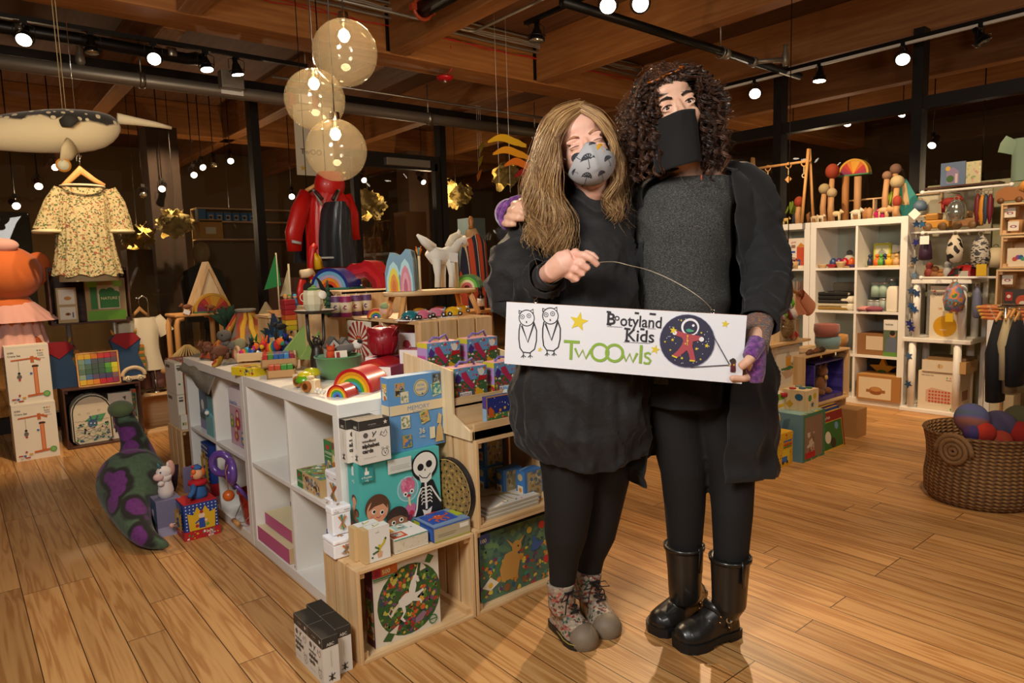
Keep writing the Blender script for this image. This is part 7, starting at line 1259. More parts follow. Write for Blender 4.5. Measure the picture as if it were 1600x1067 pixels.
RGd=[[(905,171,1.972),(932,188,1.955),(949,208,1.955),(958,232,1.965),(962,258,1.975),(960,285,1.985),(950,312,1.99),(953,330,1.99)],[(905,168,1.99),(934,182,1.975),(953,206,1.98),(963,236,1.99),(963,265,1.99),(962,292,2.0),(958,318,2.0),(962,338,2.0)],[(905,164,2.03),(934,179,2.02),(954,204,2.03),(966,238,2.04),(970,270,2.05),(968,300,2.05),(966,322,2.04),(970,335,2.03)],[(905,163,2.08),(936,178,2.09),(956,208,2.12),(966,250,2.14),(968,290,2.13),(966,320,2.10),(962,335,2.08),(960,345,2.06)]]
A1=sheet(LGd,2300,k,1,wave=.016,wl=2.6);A2=sheet(RGd,800,k,2,wave=.009,jit=.004,ends=.007,layer=.004);BK=sheet([LGd[-1],[(903,168,2.12),(900,190,2.16),(898,230,2.18),(896,280,2.18),(900,320,2.16),(905,345,2.14),(905,355,2.13),(905,362,2.12)],RGd[-1]],700,k,3)
fly=sheet([LGd[2],LGd[4],RGd[2],RGd[3]],0,k,5)if 0 else sheet([LGd[4],LGd[3]],60,k,6,jit=.02,ends=.03);fly2=sheet([RGd[2],RGd[3]],60,k,7,jit=.016,ends=.025)
P=np.concatenate([A1,A2,BK,fly,fly2]);mi=rn.integers(0,4,len(P));ra=rn.uniform(.0008,.0014,len(P));ra[-120:]=.0004
strands('hair',SW,P,ra,HM,mi)
mb=MB();mb.T=HA;mb.ell((0,.021,.048),(.077,.090,.080),M('7a5735',.6),28,18);mb.ell((0,.055,-.02),(.07,.06,.1),M('6b4a2d',.6));mb.bd('hair_base',SW)
# -- taller woman
c=Q(1080,700,2.12);TW_=em('person',(c.x,c.y,0),'taller woman with dark curly hair, black face cover and long black cardigan','person')
HB_=headframe(1050,174,2.05,radians(15.5),0,.0)
mb=MB();headparts(mb,HB_,0)
mb.tb([HB_@V((0,.02,-.05)),HB_@V((0,.03,-.12)),Q(1083,272,2.10),Q(1085,295,2.13)],[.055,.05,.055,.085],'white',24)
mb.ell(Q(1086,290,2.11),(.11,.07,.04),'white')
mb.tb([Q(1085,300,2.13),Q(1075,350,2.12),Q(1070,430,2.12),Q(1070,500,2.12),Q(1075,560,2.13),Q(1080,610,2.13)],[.10,.125,.11,.115,.13,.12],'white',28,flat=.75)
limb(mb,[(1085,300,2.14,42),(1120,296,2.14,36),(1150,300,2.13,28)]);limb(mb,[(1085,300,2.14,42),(1040,298,2.17,36),(1010,305,2.2,28)])
limb(mb,[(1152,300,2.13,27),(1180,350,2.12,25),(1195,405,2.08,24),(1200,445,2.02,22),(1190,490,1.90,17),(1182,525,1.83,14.5),(1180,548,1.80,15)])
limb(mb,[(1008,303,2.2,27),(960,318,2.26,24),(900,332,2.29,22),(850,340,2.27,18),(815,338,2.20,15),(803,336,2.14,15)])
limb(mb,[(1052,590,2.14,44),(1060,680,2.13,38),(1068,740,2.12,26),(1068,800,2.13,23),(1070,860,2.14,18),(1071,925,2.15,15)],20)
limb(mb,[(1112,590,2.14,44),(1130,680,2.11,38),(1143,745,2.08,26),(1143,800,2.06,23),(1141,870,2.05,18),(1141,935,2.05,15)],20)
mb.tb([Q(803,337,2.12),Q(806,334,2.09)],[.03,.032],'white',16)
def fing2(pts,r):limb(mb,[(a,b,d,r*q)for(a,b,d),q in zip(pts,(1.1,1.08,1.,.85))],12)
fing2([(803,319,2.075),(811,319,2.03),(821,323,2.015),(832,329,2.015)],5.6);fing2([(797,329,2.075),(805,329,2.03),(816,332,2.012),(828,337.5,2.012)],5.6);fing2([(792,340,2.08),(800,340,2.03),(810,341,2.015),(820,342,2.015)],5.3);fing2([(788,349,2.085),(793,350,2.045),(800,350,2.03),(807,350,2.03)],4.8);fing2([(812,322,2.09),(815,315,2.07),(818,313,2.05),(820,312,2.04)],6)
mb.tb([Q(1180,548,1.80),Q(1180,570,1.785),Q(1180,588,1.785)],[pxr(15,1.8),pxr(17,1.8),pxr(11,1.8)],'white',18,flat=.7)
fing2([(1178,548,1.77),(1174,558,1.752),(1167,566,1.745),(1156,574,1.752)],7.6)
for q_,(y_,l_)in enumerate(((590,1141),(586,1146),(579,1150),(572,1153))):
 dd=1.765 if q_==0 else 1.80+.006*q_;fing2([(1184,y_-6,1.80),(1178,y_-1 if q_ else 588,1.795),(1162,y_+1.5,dd+.012),(l_,y_+.5,dd+.008)],5.6-.2*q_)
flesh('body',mb,.0034,TW_,SKB(),3)
facebits(TW_,HB_,'3a2012','22130d',0,1,.0036)
MK=M('0e0c0e',.9,sheen=.05,bump=.2,bs=500)
def mask2(u,v):
 L_=Q(1016.5+6*v,194+79*v,2.03-.0*v);R_=Q(1088+8*v,174.5+79*v,2.02);p=L_.lerp(R_,u);b=.098*(1-(2*u-1)**2)**.8*(1-.12*v)+.012*math.exp(-((u-.43)/.12)**2)*math.exp(-(v/.3)**2)+.004*sin(9*u)*v;return p-FH*b
mb=MB();mb.grid(mask2,40,24,MK);mb.grid(lambda u,v:(mask2(1,v)if u<.01 else mask2(1,v)+FH*(.09*u)+RH*(.012*sin(pi*u)-.01*u)+V((0,0,0))),8,24,MK);mb.grid(lambda u,v:mask2(0,v)+FH*(.09*u)-RH*(.006*sin(pi*u)-.012*u),8,24,MK);mb.bd('face_cover',TW_,solid=.002)
HEA=noisy('heather',[(.36,'1c1c1b'),(.5,'343432'),(.66,'5a5956')],scale=(1,1,2.6),ns=230,detail=3,rough=.85,bump=.2,dist=.001,sheen=.05)
def nk(a,v):return.018*(1-v)**6*(-sin(a))*-1 if 0 else-.030*max(0,1-v*9)*max(0,-sin(a))
ringcloth('shirt',TW_,[(1048,1124,272,2.11,.085),(1030,1146,284,2.12,.105),(1008,1152,302,2.13,.12),(996,1142,350,2.12,.135),(994,1138,420,2.12,.13),(998,1138,490,2.12,.13),(1000,1138,560,2.12,.14),(1002,1132,590,2.12,.14)],HEA(),n=120,m=70,folds=((4,.012,.3,1),(9,.008,.3,0)),wrk=.006,ws=9,fn=nk)
ringcloth('tunic',TW_,[(1000,1136,540,2.12,.145),(1003,1130,590,2.12,.147),(1006,1126,626,2.12,.147)],M('0e0d0e',.85),n=90,m=20,folds=((8,.012,0,0),))
TR=M('0c0b0c',.8,bump=.2,bs=200)
mb=MB();limb(mb,[(1052,600,2.14,48),(1058,670,2.13,43),(1068,735,2.12,36),(1070,790,2.13,32),(1070,850,2.14,27),(1071,880,2.14,24)],24);limb(mb,[(1112,600,2.14,48),(1128,670,2.11,43),(1143,740,2.08,36),(1144,800,2.06,32),(1142,868,2.05,27),(1141,895,2.05,24)],24);mb.ell(Q(1080,600,2.14),(.135,.115,.1),'white');flesh('trousers',mb,.006,TW_,TR,3)
CDM=noisy('cardigan_knit',[(.3,'101011'),(.7,'181718')],ns=7,rough=.85,bump=.5,dist=.01,sheen=.08)
def ce(v):
 S_=ce.S;l,r_=S_[min(int(v*199),199)];return l,r_
ce.S=smoothpts([(1052,1122),(1020,1122),(1003,1124),(1003,1130),(1000,1136),(996,1128),(1000,1118),(1000,1108),(1002,1106),(1004,1106)],200)
ringcloth('cardigan',TW_,[(1036,1136,268,2.13,.105),(1008,1166,280,2.14,.125),(996,1180,305,2.14,.14),(988,1178,370,2.14,.15),(986,1180,440,2.14,.155),(984,1192,510,2.14,.16),(985,1202,580,2.14,.17),(985,1208,640,2.14,.175),(988,1208,700,2.14,.175),(990,1205,738,2.14,.17)],CDM(),n=150,m=90,folds=((11,.022,.2,0),(6,.02,.3,2)),wrk=.010,ws=10,edge=ce,fn=lambda a,v:-.02*v*sin(2*a+1),solid=.004)
sleeve('cardigan_sleeve',TW_,[(1128,284,2.14,26),(1155,292,2.13,34),(1175,328,2.12,36),(1187,375,2.10,35),(1195,415,2.05,34),(1198,448,2.0,32),(1194,478,1.92,29),(1186,505,1.865,23)],CDM(),wrk=.010,ws=14,m=80,n=64,rings_=.002)
sleeve('cardigan_sleeve',TW_,[(1040,292,2.17,30),(1004,306,2.2,40),(965,322,2.25,38),(915,336,2.29,36),(865,342,2.28,30),(835,342,2.24,24)],CDM(),wrk=.010,ws=16,m=50)
KN=noisy('glove_knit',[(0,'3a2f2a'),(.36,'1f5a6a'),(.44,'8a5a3a'),(.52,'4a3a4a'),(.6,'a8743a'),(.68,'2f4a4a'),(.8,'7a4a5a')],scale=(1,1,2.5),ns=120,detail=2,rough=.95,bump=1.,dist=.004,sheen=.4)
PUR=noisy('glove_purple',[(.3,'3f1f52'),(.5,'66307a'),(.65,'8a4a8f'),(.8,'4a2a4a')],ns=90,detail=3,rough=.95,bump=1.,dist=.004,sheen=.5)
g=MB();limb(g,[(1187,500,1.88,22),(1184,520,1.85,20),(1182,540,1.82,18.5),(1181,548,1.81,18.5)],24);g=flesh('fingerless_glove',g,.004,TW_,KN(),2)
g2=MB();g2.tb([Q(1181,543,1.81),Q(1180,562,1.79),Q(1181,585,1.79),Q(1181,597,1.79)],[pxr(19,1.8),pxr(20,1.8),pxr(17,1.8),pxr(13,1.8)],'white',24,flat=.8);limb(g2,[(1181,536,1.80,15),(1178,545,1.775,13.5),(1173,554,1.758,11.8),(1170,559,1.752,10.8)],20);flesh('glove_palm',g2,.003,g,PUR(),2)
g=MB();g.tb([Q(835,341,2.24),Q(815,338,2.2),Q(800,334,2.15),Q(796,334,2.12),Q(797,334,2.10)],[pxr(20,2.2),pxr(22,2.2),pxr(23,2.15),pxr(23,2.12),pxr(21,2.1)],'white',24);g=flesh('fingerless_glove',g,.003,TW_,PUR(),1)
MB().tb([Q(826,309,2.08),Q(812,308,2.085),Q(800,312,2.085),Q(790,322,2.085),Q(784,336,2.085),Q(784,350,2.085),Q(791,358,2.08)],[.006,.008,.009,.009,.009,.009,.006],PUR(),12).bd('glove_rim',g)
BT=noisy('boot_leather',[(.35,'161412'),(.6,'1f1c19'),(.8,'332c24')],ns=5,rough=.38,bump=.15,dist=.002,coat=.25)
def harness(heel,toe,shaft,side):
 o,Fm,L,hz=foot(heel,toe,shaft,TW_,BT(),M('0f0e0d',.55),heelblock=1,wid=1.08);f=Fm.to_3x3()@V((1,0,0));s=Fm.to_3x3()@V((0,1,0));top,r=shaft[-1]
 mb=MB();mb.tb([top-V((0,0,.012)),top],[r+.002,r+.003],BT(),28,caps=False);mb.bd('shaft_rim',o,solid=.004)
 mb=MB();mb.T=Fm;W2=.047
 mb.tb([(L*.10,W2*.75,hz+.045),(L*.3,W2*.98,hz+.062),(L*.44,W2*.7,hz+.088),(L*.5,0,hz+.098),(L*.44,-W2*.7,hz+.088),(L*.3,-W2*.98,hz+.062),(L*.10,-W2*.75,hz+.045),(L*-.02,0,hz+.045)],.012,BT(),8,closed=True,flat=.3);mb.tb([(L*.3,W2*.98,hz+.06),(L*.28,W2*1.0,hz+.02)],.009,BT(),8,flat=.4);mb.tb([(L*.3,-W2*.98,hz+.06),(L*.28,-W2*1.0,hz+.02)],.009,BT(),8,flat=.4);mb.bd('harness_strap',o)
 mb=MB();mb.T=Fm
 for q_ in(-1,1):mb.torus((L*.3,q_*(W2+.004),hz+.06),.012,.0025,'chrome','y',18,6)
 mb.bd('ring',o)
 for q_ in(-1,1):
  for dx,dz_ in((.055,.012),(.06,-.006),(-.05,.004),(0,-.03)):m2=MB();m2.T=Fm;m2.ell((L*.3+dx*.6,q_*(W2+.003),hz+.062+dz_),.0035,M('c9a878',.2,1.),8,6);m2.bd('rivet',o)
 MB().tb([top+s*side*r*1.02-V((0,0,.075)),top+s*side*r*1.05-V((0,0,.02)),top+s*side*r*1.0+V((0,0,.006))],.011,BT(),8,flat=.35).bd('pull_strap',o)
harness(fl(1098,950),fl(1022,992),[(Q(1070,925,2.15),.053),(Q(1070,890,2.14),.056),(Q(1069,850,2.135),.062)],-1)
harness(fl(1150,988),fl(1058,1014),[(Q(1139,940,2.05),.053),(Q(1140,905,2.045),.056),(Q(1141,868,2.04),.061)],-1)
rg=np.random.default_rng(9);nl=430;per=11;k=52
th=rg.uniform(-pi,pi,nl*4);zz=rg.uniform(-.5,1,nl*4);X=np.stack([np.sqrt(1-zz**2)*np.sin(th),-np.sqrt(1-zz**2)*np.cos(th),zz],1)
hl=(X[:,1]<-.25)&(X[:,2]<.50-.2*np.abs(X[:,0]))&(np.abs(X[:,0])<.84);X=X[~hl][:nl];nl=len(X)
def lockset(X,o1,o2,zlo,zhi,per,seed,rr,spread):
 rg=np.random.default_rng(seed);nl=len(X);t=np.linspace(0,1,k)[None,:];p0=X*np.array([.076,.094,.088])+np.array([0,.015,.035]);az=X[:,:2]/(np.linalg.norm(X[:,:2],axis=1,keepdims=True)+1e-6);fm=X[:,1]<-.1
 sx=np.sign(X[:,0]+rg.normal(0,.1,nl));az[fm]=np.stack([sx[fm]*1.0,-.10+0*sx[fm]],1);az/=np.linalg.norm(az,axis=1,keepdims=True)
 out=rg.uniform(o1,o2,nl);ze=rg.uniform(zlo,zhi,nl);tp=X[:,2]>.6;ze=np.where(tp&(rg.uniform(0,1,nl)<.4),rg.uniform(-.06,.05,nl),ze)
 e_=1-np.exp(-3.0*t);xy=p0[:,None,:2]+az[:,None,:]*(out[:,None]*e_)[...,None];z=p0[:,2:3]+.02*np.sin(pi*np.minimum(1,t*2.4))*np.clip(X[:,2:3],0,1)+(ze[:,None]-p0[:,2:3])*t**1.3
 C=np.concatenate([xy,z[...,None]],2);C=np.repeat(C,per,0);n=len(C);L=lambda a:np.repeat(a,per,0)
 tu=L(rg.uniform(4.2,6.8,nl)[:,None]);ph=L(rg.uniform(0,2*pi,nl)[:,None])+rg.normal(0,.35,(n,1));cr=L(rg.uniform(.007,.0125,nl)[:,None])*np.minimum(1,t*3.5)*rg.uniform(.75,1.2,(n,1));wob=L(rg.normal(0,.012,(nl,1,3)))*np.sin(t*3+L(rg.uniform(0,6,(nl,1))))[...,None]
 return C+wob+np.stack([np.cos(ph+tu*2*pi*t)*cr,np.sin(ph+tu*2*pi*t)*cr,np.sin(ph+tu*2*pi*t+1)*cr*.5],2)+rg.normal(0,spread,(n,1,3))*(.4+.6*t)[...,None]
P1=lockset(X,.012,.085,-.20,-.02,per,1,.001,.0016);P2=lockset(X[rg.permutation(nl)[:260]],.05,.10,-.17,.0,2,2,.0005,.004)
m3=900;x3=rg.uniform(-.066,.066,m3);th3=np.linspace(.28,2.0,k)[None,:]+rg.uniform(-.12,.25,(m3,1));xs3=x3[:,None]*(1+.25*np.linspace(0,1,k)[None,:]);q3=np.sqrt(np.clip(1-(xs3/.083)**2,0.02,1));P3=np.stack([xs3+.002*np.sin(th3*22+x3[:,None]*300),.014-.0935*q3*np.cos(th3),.052+.082*q3*np.sin(th3)+.002*np.cos(th3*25+x3[:,None]*200)],2)+rg.normal(0,.0015,(m3,1,3))
P=np.concatenate([P1,P2]);n=len(P)
bad=(np.abs(P[:,:,0])<.053)&(P[:,:,1]<-.03)&(P[:,:,2]<.072);P[:,:,0]=np.where(bad,np.sign(P[:,:,0])*(.053+.15*np.abs(P[:,:,0])*.06+rg.uniform(0,.012,(n,1))),P[:,:,0])
U0_=np.array(headframe(1052,174,2.05,radians(4)));U3=np.array(headframe(1050,174,2.05,radians(14)));Pw=np.concatenate([P@U0_[:3,:3].T+U0_[:3,3],P3@U3[:3,:3].T+U3[:3,3]]);rad=np.concatenate([rg.uniform(.0008,.0013,len(P1)),rg.uniform(.0004,.0006,len(P2)),np.full(m3,.0011)]);li=np.concatenate([np.repeat(rg.integers(0,4,nl),per),rg.integers(0,4,len(P2)+m3)])
strands('hair',TW_,Pw,rad,[M('38241a',.32),M('4d3223',.32),M('6a4630',.32),M('2c1b12',.32)],li,.5)
mb=MB();mb.T=headframe(1050,174,2.05,radians(15.5));mb.ell((0,.015,.053),(.078,.088,.077),M('2c1c13',.7),28,18);mb.ell((0,.06,-.05),(.10,.06,.12),M('1d120c',.7));mb.bd('hair_base',TW_)
MB().tb([Q(1058,270,1.995),Q(1068,282,1.985),Q(1082,290,1.98),Q(1098,282,1.985),Q(1108,268,2.0)],.0008,M('3a2a1c',.6),5).ell(Q(1096,277,1.975),(.002,.002,.008),M('b8401a',.4),8,6).bd('necklace',TW_)
for E_ in(SW,TW_):fix(E_)
e=em('eyeglasses',Q(1040,115,1.99),'tortoiseshell eyeglasses pushed up on the dark curly hair','eyeglasses');g0=e.location.copy();TT=noisy('tortoise',[(.4,'2a1208'),(.5,'b8601a'),(.6,'3a1a0a')],ns=70,rough=.2,bump=0,coat=.5)()
def rim(c_,ax,up,w_,h):return[c_+ax*(w_*cos(a))+up*(h*sin(a))for a in[2*pi*i/22 for i in range(22)]]
ax=(Q(1068,104,1.98)-Q(1012,129,1.98)).normalized();upv=(V((0,0,.35))+FH*.95).normalized()
for px,py in((1025,123),(1054,110)):
 MB().tb([p-g0 for p in rim(Q(px,py,1.985),ax,upv,.027,.02)],.0026,TT,8,closed=True).bd('lens_rim',e);MB().add([p-g0 for p in rim(Q(px,py,1.985),ax,upv,.025,.018)],[tuple(range(22))],'clear').bd('lens',e)
MB().tb([Q(1037,117,1.98)-g0,Q(1040,114.5,1.978)-g0,Q(1042,115,1.98)-g0],.003,TT,8).bd('bridge',e)
for px,py,s_ in((1009,131,-1),(1069,104,1)):MB().tb([Q(px,py,1.99)-g0,Q(px+s_*3,py+12,2.06)-g0,Q(px+s_*3,py+30,2.12)-g0],.0025,TT,6).bd('temple',e)
# -- the sign
TL,TR_,BL,BR=Q(790,472,1.98),Q(1165,493,1.776),Q(788,568,1.98),Q(1159,600,1.776)
u=(TR_-TL+BR-BL);W_=u.length/2;u.normalize();H_=.1805;v=(TL-BL).normalized();v=(v-u*u.dot(v)).normalized();nrm=u.cross(v)
Fs=fr((0,0,0),u,v);e=em('hanging_sign',BL,'long white shop sign with two owls and an astronaut, held by both women','sign')
mb=MB();mb.T=Fs;mb.box(0,W_,0,H_,-.010,0,'dedee2');mb.box(-.0006,W_+.0006,-.0006,H_+.0006,-.0102,-.001,M('9a6a44',.6));mb.bd('sign_board',e)
K='24222a';Y_='d8c02a';GR='86a83a';NV='2c2a42'
it=[];kx=H_/W_
def pu(px,py):
 r=ray(px,py);o_=V((0,0,CAM_H));d=V(r);t=(BL-o_).dot(nrm)/d.dot(nrm);q=o_+d*t-BL;return q.dot(u)/W_,q.dot(v)/H_
def LN(pts,wd=.018,col=K):return('l',[pu(770+a/3.7209,460+b/3.7188)for a,b in pts],wd,col)
def PG(pts,col):return('p',[pu(770+a/3.7209,460+b/3.7188)for a,b in pts],col)
def CI(a,b,r,col,e_=1):x,y=pu(770+a/3.7209,460+b/3.7188);return('c',x,y,r/3.72*1.93/FPX/H_,col,e_)
def OR_(a,b,r,wd,col=K,e_=1):x,y=pu(770+a/3.7209,460+b/3.7188);return('o',x,y,r/3.72*1.93/FPX/H_,wd,col,e_)
def ST(a,b,r,col=Y_,ro=.1):x,y=pu(770+a/3.7209,460+b/3.7188);return('s',x,y,r/3.72*1.93/FPX/H_,col,ro)
def owl_(dx,dy):
 o_=[OR_(197+dx,137+dy,47,.016),PG([(150+dx,115+dy),(150+dx,90+dy),(172+dx,98+dy)],K),PG([(215+dx,95+dy),(236+dx,82+dy),(238+dx,112+dy)],K),PG([(155+dx,108+dy),(156+dx,97+dy),(165+dx,101+dy)],'dedee2'),PG([(222+dx,97+dy),(232+dx,90+dy),(234+dx,105+dy)],'dedee2'),OR_(172+dx,130+dy,12,.01),OR_(210+dx,124+dy,12,.01),CI(172+dx,130+dy,4,K),CI(210+dx,124+dy,4,K),LN([(195+dx,155+dy),(197+dx,166+dy)],.02),LN([(160+dx,170+dy),(153+dx,210+dy),(152+dx,260+dy),(158+dx,310+dy),(175+dx,335+dy),(215+dx,340+dy),(243+dx,318+dy),(254+dx,270+dy),(255+dx,210+dy),(238+dx,160+dy)],.02),LN([(168+dx,180+dy),(204+dx,278+dy),(240+dx,168+dy)],.03)]
 for fx in(178,218):o_+=[LN([(fx+dx,338+dy),(fx+dx,362+dy)],.016),LN([(fx-13+dx,366+dy),(fx+dx,352+dy),(fx+14+dx,364+dy)],.014),LN([(fx+dx,352+dy),(fx+dx,370+dy)],.014)]
 return o_
it+=owl_(0,0)+owl_(138,-12)+[ST(500,158,58,ro=.15),ST(275,320,16),ST(944,320,27,ro=.2),ST(1352,171,22)]
def TXT(s,a,b,size,col,bold=.012,wx=1.):x,y=pu(770+a/3.7209,460+b/3.7188);return('t',x,y,size/3.72*1.93/FPX/H_*1.38,s,col,'l',bold,wx)
it+=[TXT('B',664,172,66,K,.02,1.05),TXT('o',708,150,40,K,.01),TXT('otyland',740,181,66,K,.012,.87),LN([(662,100),(688,104)],.03),LN([(662,172),(690,176)],.03),LN([(665,185),(752,190)],.008,'8a8694'),LN([(900,197),(948,200)],.008,'8a8694'),LN([(826,107),(850,110)],.03),LN([(912,112),(948,116)],.03),TXT('Kids',772,268,70,K,.012,.98),LN([(765,197),(800,202)],.03),LN([(768,268),(795,272)],.03),LN([(858,200),(882,203)],.03),LN([(760,276),(915,284)],.008,'8a8694'),LN([(414,271),(505,277)],.045,GR),LN([(458,274),(454,378)],.045,GR),LN([(478,312),(500,362),(523,322),(541,372),(572,318)],.034,GR),OR_(622,336,48,.042,GR,1),OR_(708,340,47,.042,GR,1),LN([(752,336),(775,386),(796,344),(814,392),(840,340)],.034,GR),LN([(864,294),(858,400)],.042,GR),LN([(918,346),(902,338),(885,344),(886,360),(905,370),(918,384),(908,400),(885,400),(878,392)],.032,GR)]
it+=[CI(1129,271,149,'8a8aa8',1.0),CI(1129,271,146,NV,1.0)]
rs=random.Random(5)
for q_ in range(46):a=rs.uniform(0,2*pi);r=135*math.sqrt(rs.random());it.append(CI(1129+r*cos(a),271+r*sin(a),2.2,'cfcfe0'))
it+=[ST(a,b,r)for a,b,r in((1096,150,7),(1213,222,7),(1002,274,7),(1046,263,10),(1033,322,7),(1244,297,13),(1185,315,10),(1100,369,9),(1208,376,7))]
R='a8444c'
it+=[CI(1148,189,48,'e6e2e6'),CI(1149,192,38,NV),CI(1166,180,7,'e6e2e6'),PG([(1122,205),(1140,198),(1160,206),(1172,212),(1150,218),(1130,216)],'3f9a7a'),PG([(1150,215),(1170,208),(1165,214)],'8ac04a'),PG([(1062,206),(1100,218),(1140,230),(1180,236),(1222,246),(1224,268),(1190,268),(1165,272),(1160,300),(1168,330),(1180,385),(1148,385),(1140,345),(1128,322),(1108,340),(1075,366),(1045,352),(1075,325),(1098,295),(1108,268),(1100,250),(1060,236)],R),CI(1058,222,12,'dedee2'),CI(1214,260,13,'dedee2'),ST(1050,208,22),PG([(1043,350),(1075,363),(1070,370),(1042,358)],Y_),PG([(1145,378),(1176,382),(1174,390),(1144,387)],Y_),LN([(1135,235),(1130,262),(1132,295)],.008,Y_),CI(1133,240,4,Y_),CI(1133,268,4,Y_),CI(1120,285,4,Y_)]
it+=[LN([(1273,225),(1376,408)],.014,'3a3648'),LN([(1150,422),(1270,414),(1376,408)],.012,'3a3648'),CI(1397,388,14,'33261c',1.3),PG([(1386,385),(1390,440),(1400,440),(1408,385),(1410,440),(1402,450),(1380,448),(1384,405)],'4a1420'),PG([(1386,398),(1408,398),(1408,446),(1399,446),(1398,420),(1393,446),(1382,446)],'5c1626'),CI(1377,410,4,Y_),CI(1402,408,4,Y_),CI(1386,384,9,'33261c')]
mb=MB();art(mb,Fs,W_,H_,it,lay=.00012);mb.bd('sign_print',e)
def wl(px,py,d):return Q(px,py,d)-BL
for(a,b,dd)in((837,470,1.955),(1113,487,1.80)):
 c_=Q(a,b,dd)-BL;c_=c_-nrm*(c_.dot(nrm)+.005);MB().torus((0,0,0),.0055,.0014,'chrome','y',16,6,T=Matrix.Translation(c_)@Matrix.Rotation(math.atan2(u.y,u.x),4,'Z')).cyl(c_-V((0,0,.006)),c_-V((0,0,.018)),.0014,'chrome').bd('screw_eye',e)
pw=[(837,468,1.955),(842,461,1.95),(847,456,1.94),(862,444,1.90),(878,434,1.862),(895,424,1.85),(915,414,1.835),(935,410,1.822),(960,409,1.82),(985,415,1.82),(1010,421,1.815),(1040,433,1.81),(1070,449,1.805),(1095,466,1.80),(1108,478,1.80),(1112,484,1.80)]
S=smoothpts([list(wl(*p))for p in pw],60);MB().tb([V(s_)for s_ in S],.0012,M('c9c0a8',.3,.9),6).bd('hanging_wire',e)
# == right hand side
SX=5.66;yA=onx(1264,500,SX).y;yB=onx(1414,500,SX).y;SH=1.49
for lab,y1,y0 in(('tall white cube shelf on the right with egg toys and folded textiles',yA,yB),('tall white cube shelf partly hidden behind the black cardigan',yA+(yA-yB)+.004,yA+.004)):
 e=cube_shelf('cube_shelf',lab,SX,y1,y1-y0,.39,SH,2,4,t=.05,th=.018);MB().box(.05,(y1-y0)-.05,.385,.39,.05,SH-.05,M('a3aba2',.6)).bd('back_panel',e)
SC=4;ih=(SH-.1-3*.018)/4
def lev(k):return.05+k*(ih+.018)+.001
def SY(px,x=SX+.08):return onx(px,500,x).y
for px,c,l in((1300,'1f3f6a','navy wooden egg in the top left cube'),(1309,'5a1f5a','purple wooden egg in the top left cube'),(1318,'a81230','crimson wooden egg in the top left cube'),(1329,'d9601e','orange wooden egg in the top left cube')):
 e=em('wooden_egg',(SX+.14,SY(px,SX+.14),lev(3)),l,'wooden toy');MB().lt([(0,0),(.022,.004),(.032,.03),(.026,.06),(.012,.078),(0,.082)],M(c,.35,coat=.3),18).bd('egg_body',e);MB().lt([(.02,0),(.03,.012),(.03,.016),(.0,.016)],M(c,.5),18).bd('cup',e)
for px,c,h,l in((1284,'c9a878',.03,'plain wooden bowl at the left of the eggs'),(1298,'a81a2a',.03,'red wooden bowl in front of the navy egg'),(1312,'d0b080',.05,'stacked plain bowls in front of the crimson egg'),(1323,'c9a878',.012,'flat wooden dish beside the stacked bowls'),(1330,'4a1f5a',.025,'purple bowl at the right end of the egg row')):
 tag(MB().lt([(0,0),(.025,0),(.04,h*.8),(.042,h),(.036,h),(.022,.008),(0,.008)],M(c,.5),20).bd('wooden_bowl',None,(SX+.06,SY(px,SX+.06),lev(3))),l,'bowl')
e=em('white_bird_toy',(SX+.25,SY(1325,SX+.25),lev(3)),'pale bird ornament standing behind the crimson and orange eggs','ornament');MB().ell((0,0,.06),(.03,.045,.05),M('c8c4b8')).ell((0,-.0,.12),(.025,.025,.025),M('5a6060')).bd('body',e)
pbox('green_card_box','lime framed box with a grey bird picture in the top right cube','box',SX+.2,SY(1362,SX+.2),lev(3),.13,.03,.19,'b0b02e',rz=-pi/2,front=[('r',.1,.1,.9,.9,'c9c8a0'),('c',.5,.55,.16,'9a9c90'),('p',[(.3,.6),(.5,.8),(.7,.5)],'8a8c84')])
pbox('dark_card_box','dark thin box right of the lime framed box','box',SX+.22,SY(1378,SX+.22),lev(3),.035,.03,.185,'3a3430',rz=-pi/2)
e=em('dove_ornament',(SX+.25,SY(1393,SX+.25),lev(3)+.0),'white dove shaped ornament on a framed box in the top right cube','ornament');MB().box(-.04,.04,-.06,.06,0,.1,M('b89a5a')).bd('base_box',e);MB().ell((0,0,.14),(.02,.055,.035),'white').ell((0,.05,.175),(.018,.022,.02),'white').tb([(0,-.04,.145),(0,-.085,.185)],[.02,.006],'white',8).bd('body',e)
tag(MB().box(0,.3,-.0,.08,0,.012,'birch').bd('wooden_tray',None,(SX+.03,SY(1355,SX+.03),lev(3)),(0,0,-pi/2)),'thin wooden tray under the coloured peg dolls','tray')
for px,c,cup,l in((1357,'24324a',0,'navy peg doll at the left of the row'),(1368,'d9661e',1,'orange peg doll in an orange cup'),(1374,'5aa02e',1,'green peg doll in a green cup'),(1380,'24324a',0,'dark blue peg doll behind the green one'),(1386,'d9a81e',1,'yellow peg doll in a yellow cup'),(1398,'c9a06a',1,'plain wooden peg doll at the right end')):
 e=em('peg_doll',(SX+.07,SY(px,SX+.07),lev(3)+.013),l+' in the top right cube','peg doll');MB().lt([(.02,0),(.021,.03),(.012,.06),(0,.065)],M(c,.45),16).ell((0,0,.075),.016,M(c if not cup or c=='c9a06a' else c,.4)).bd('body',e)
 if cup:MB().lt([(.028,0),(.029,.045),(.024,.045),(.022,.01)],M(c,.5),18).bd('cup',e)
CH=noisy('black_white_cloth',[(0,'1c1a18'),(.5,'cfc4ac'),(.6,'26221f')],ns=18,interp='CONSTANT',rough=.95,bump=.3,vor=True)
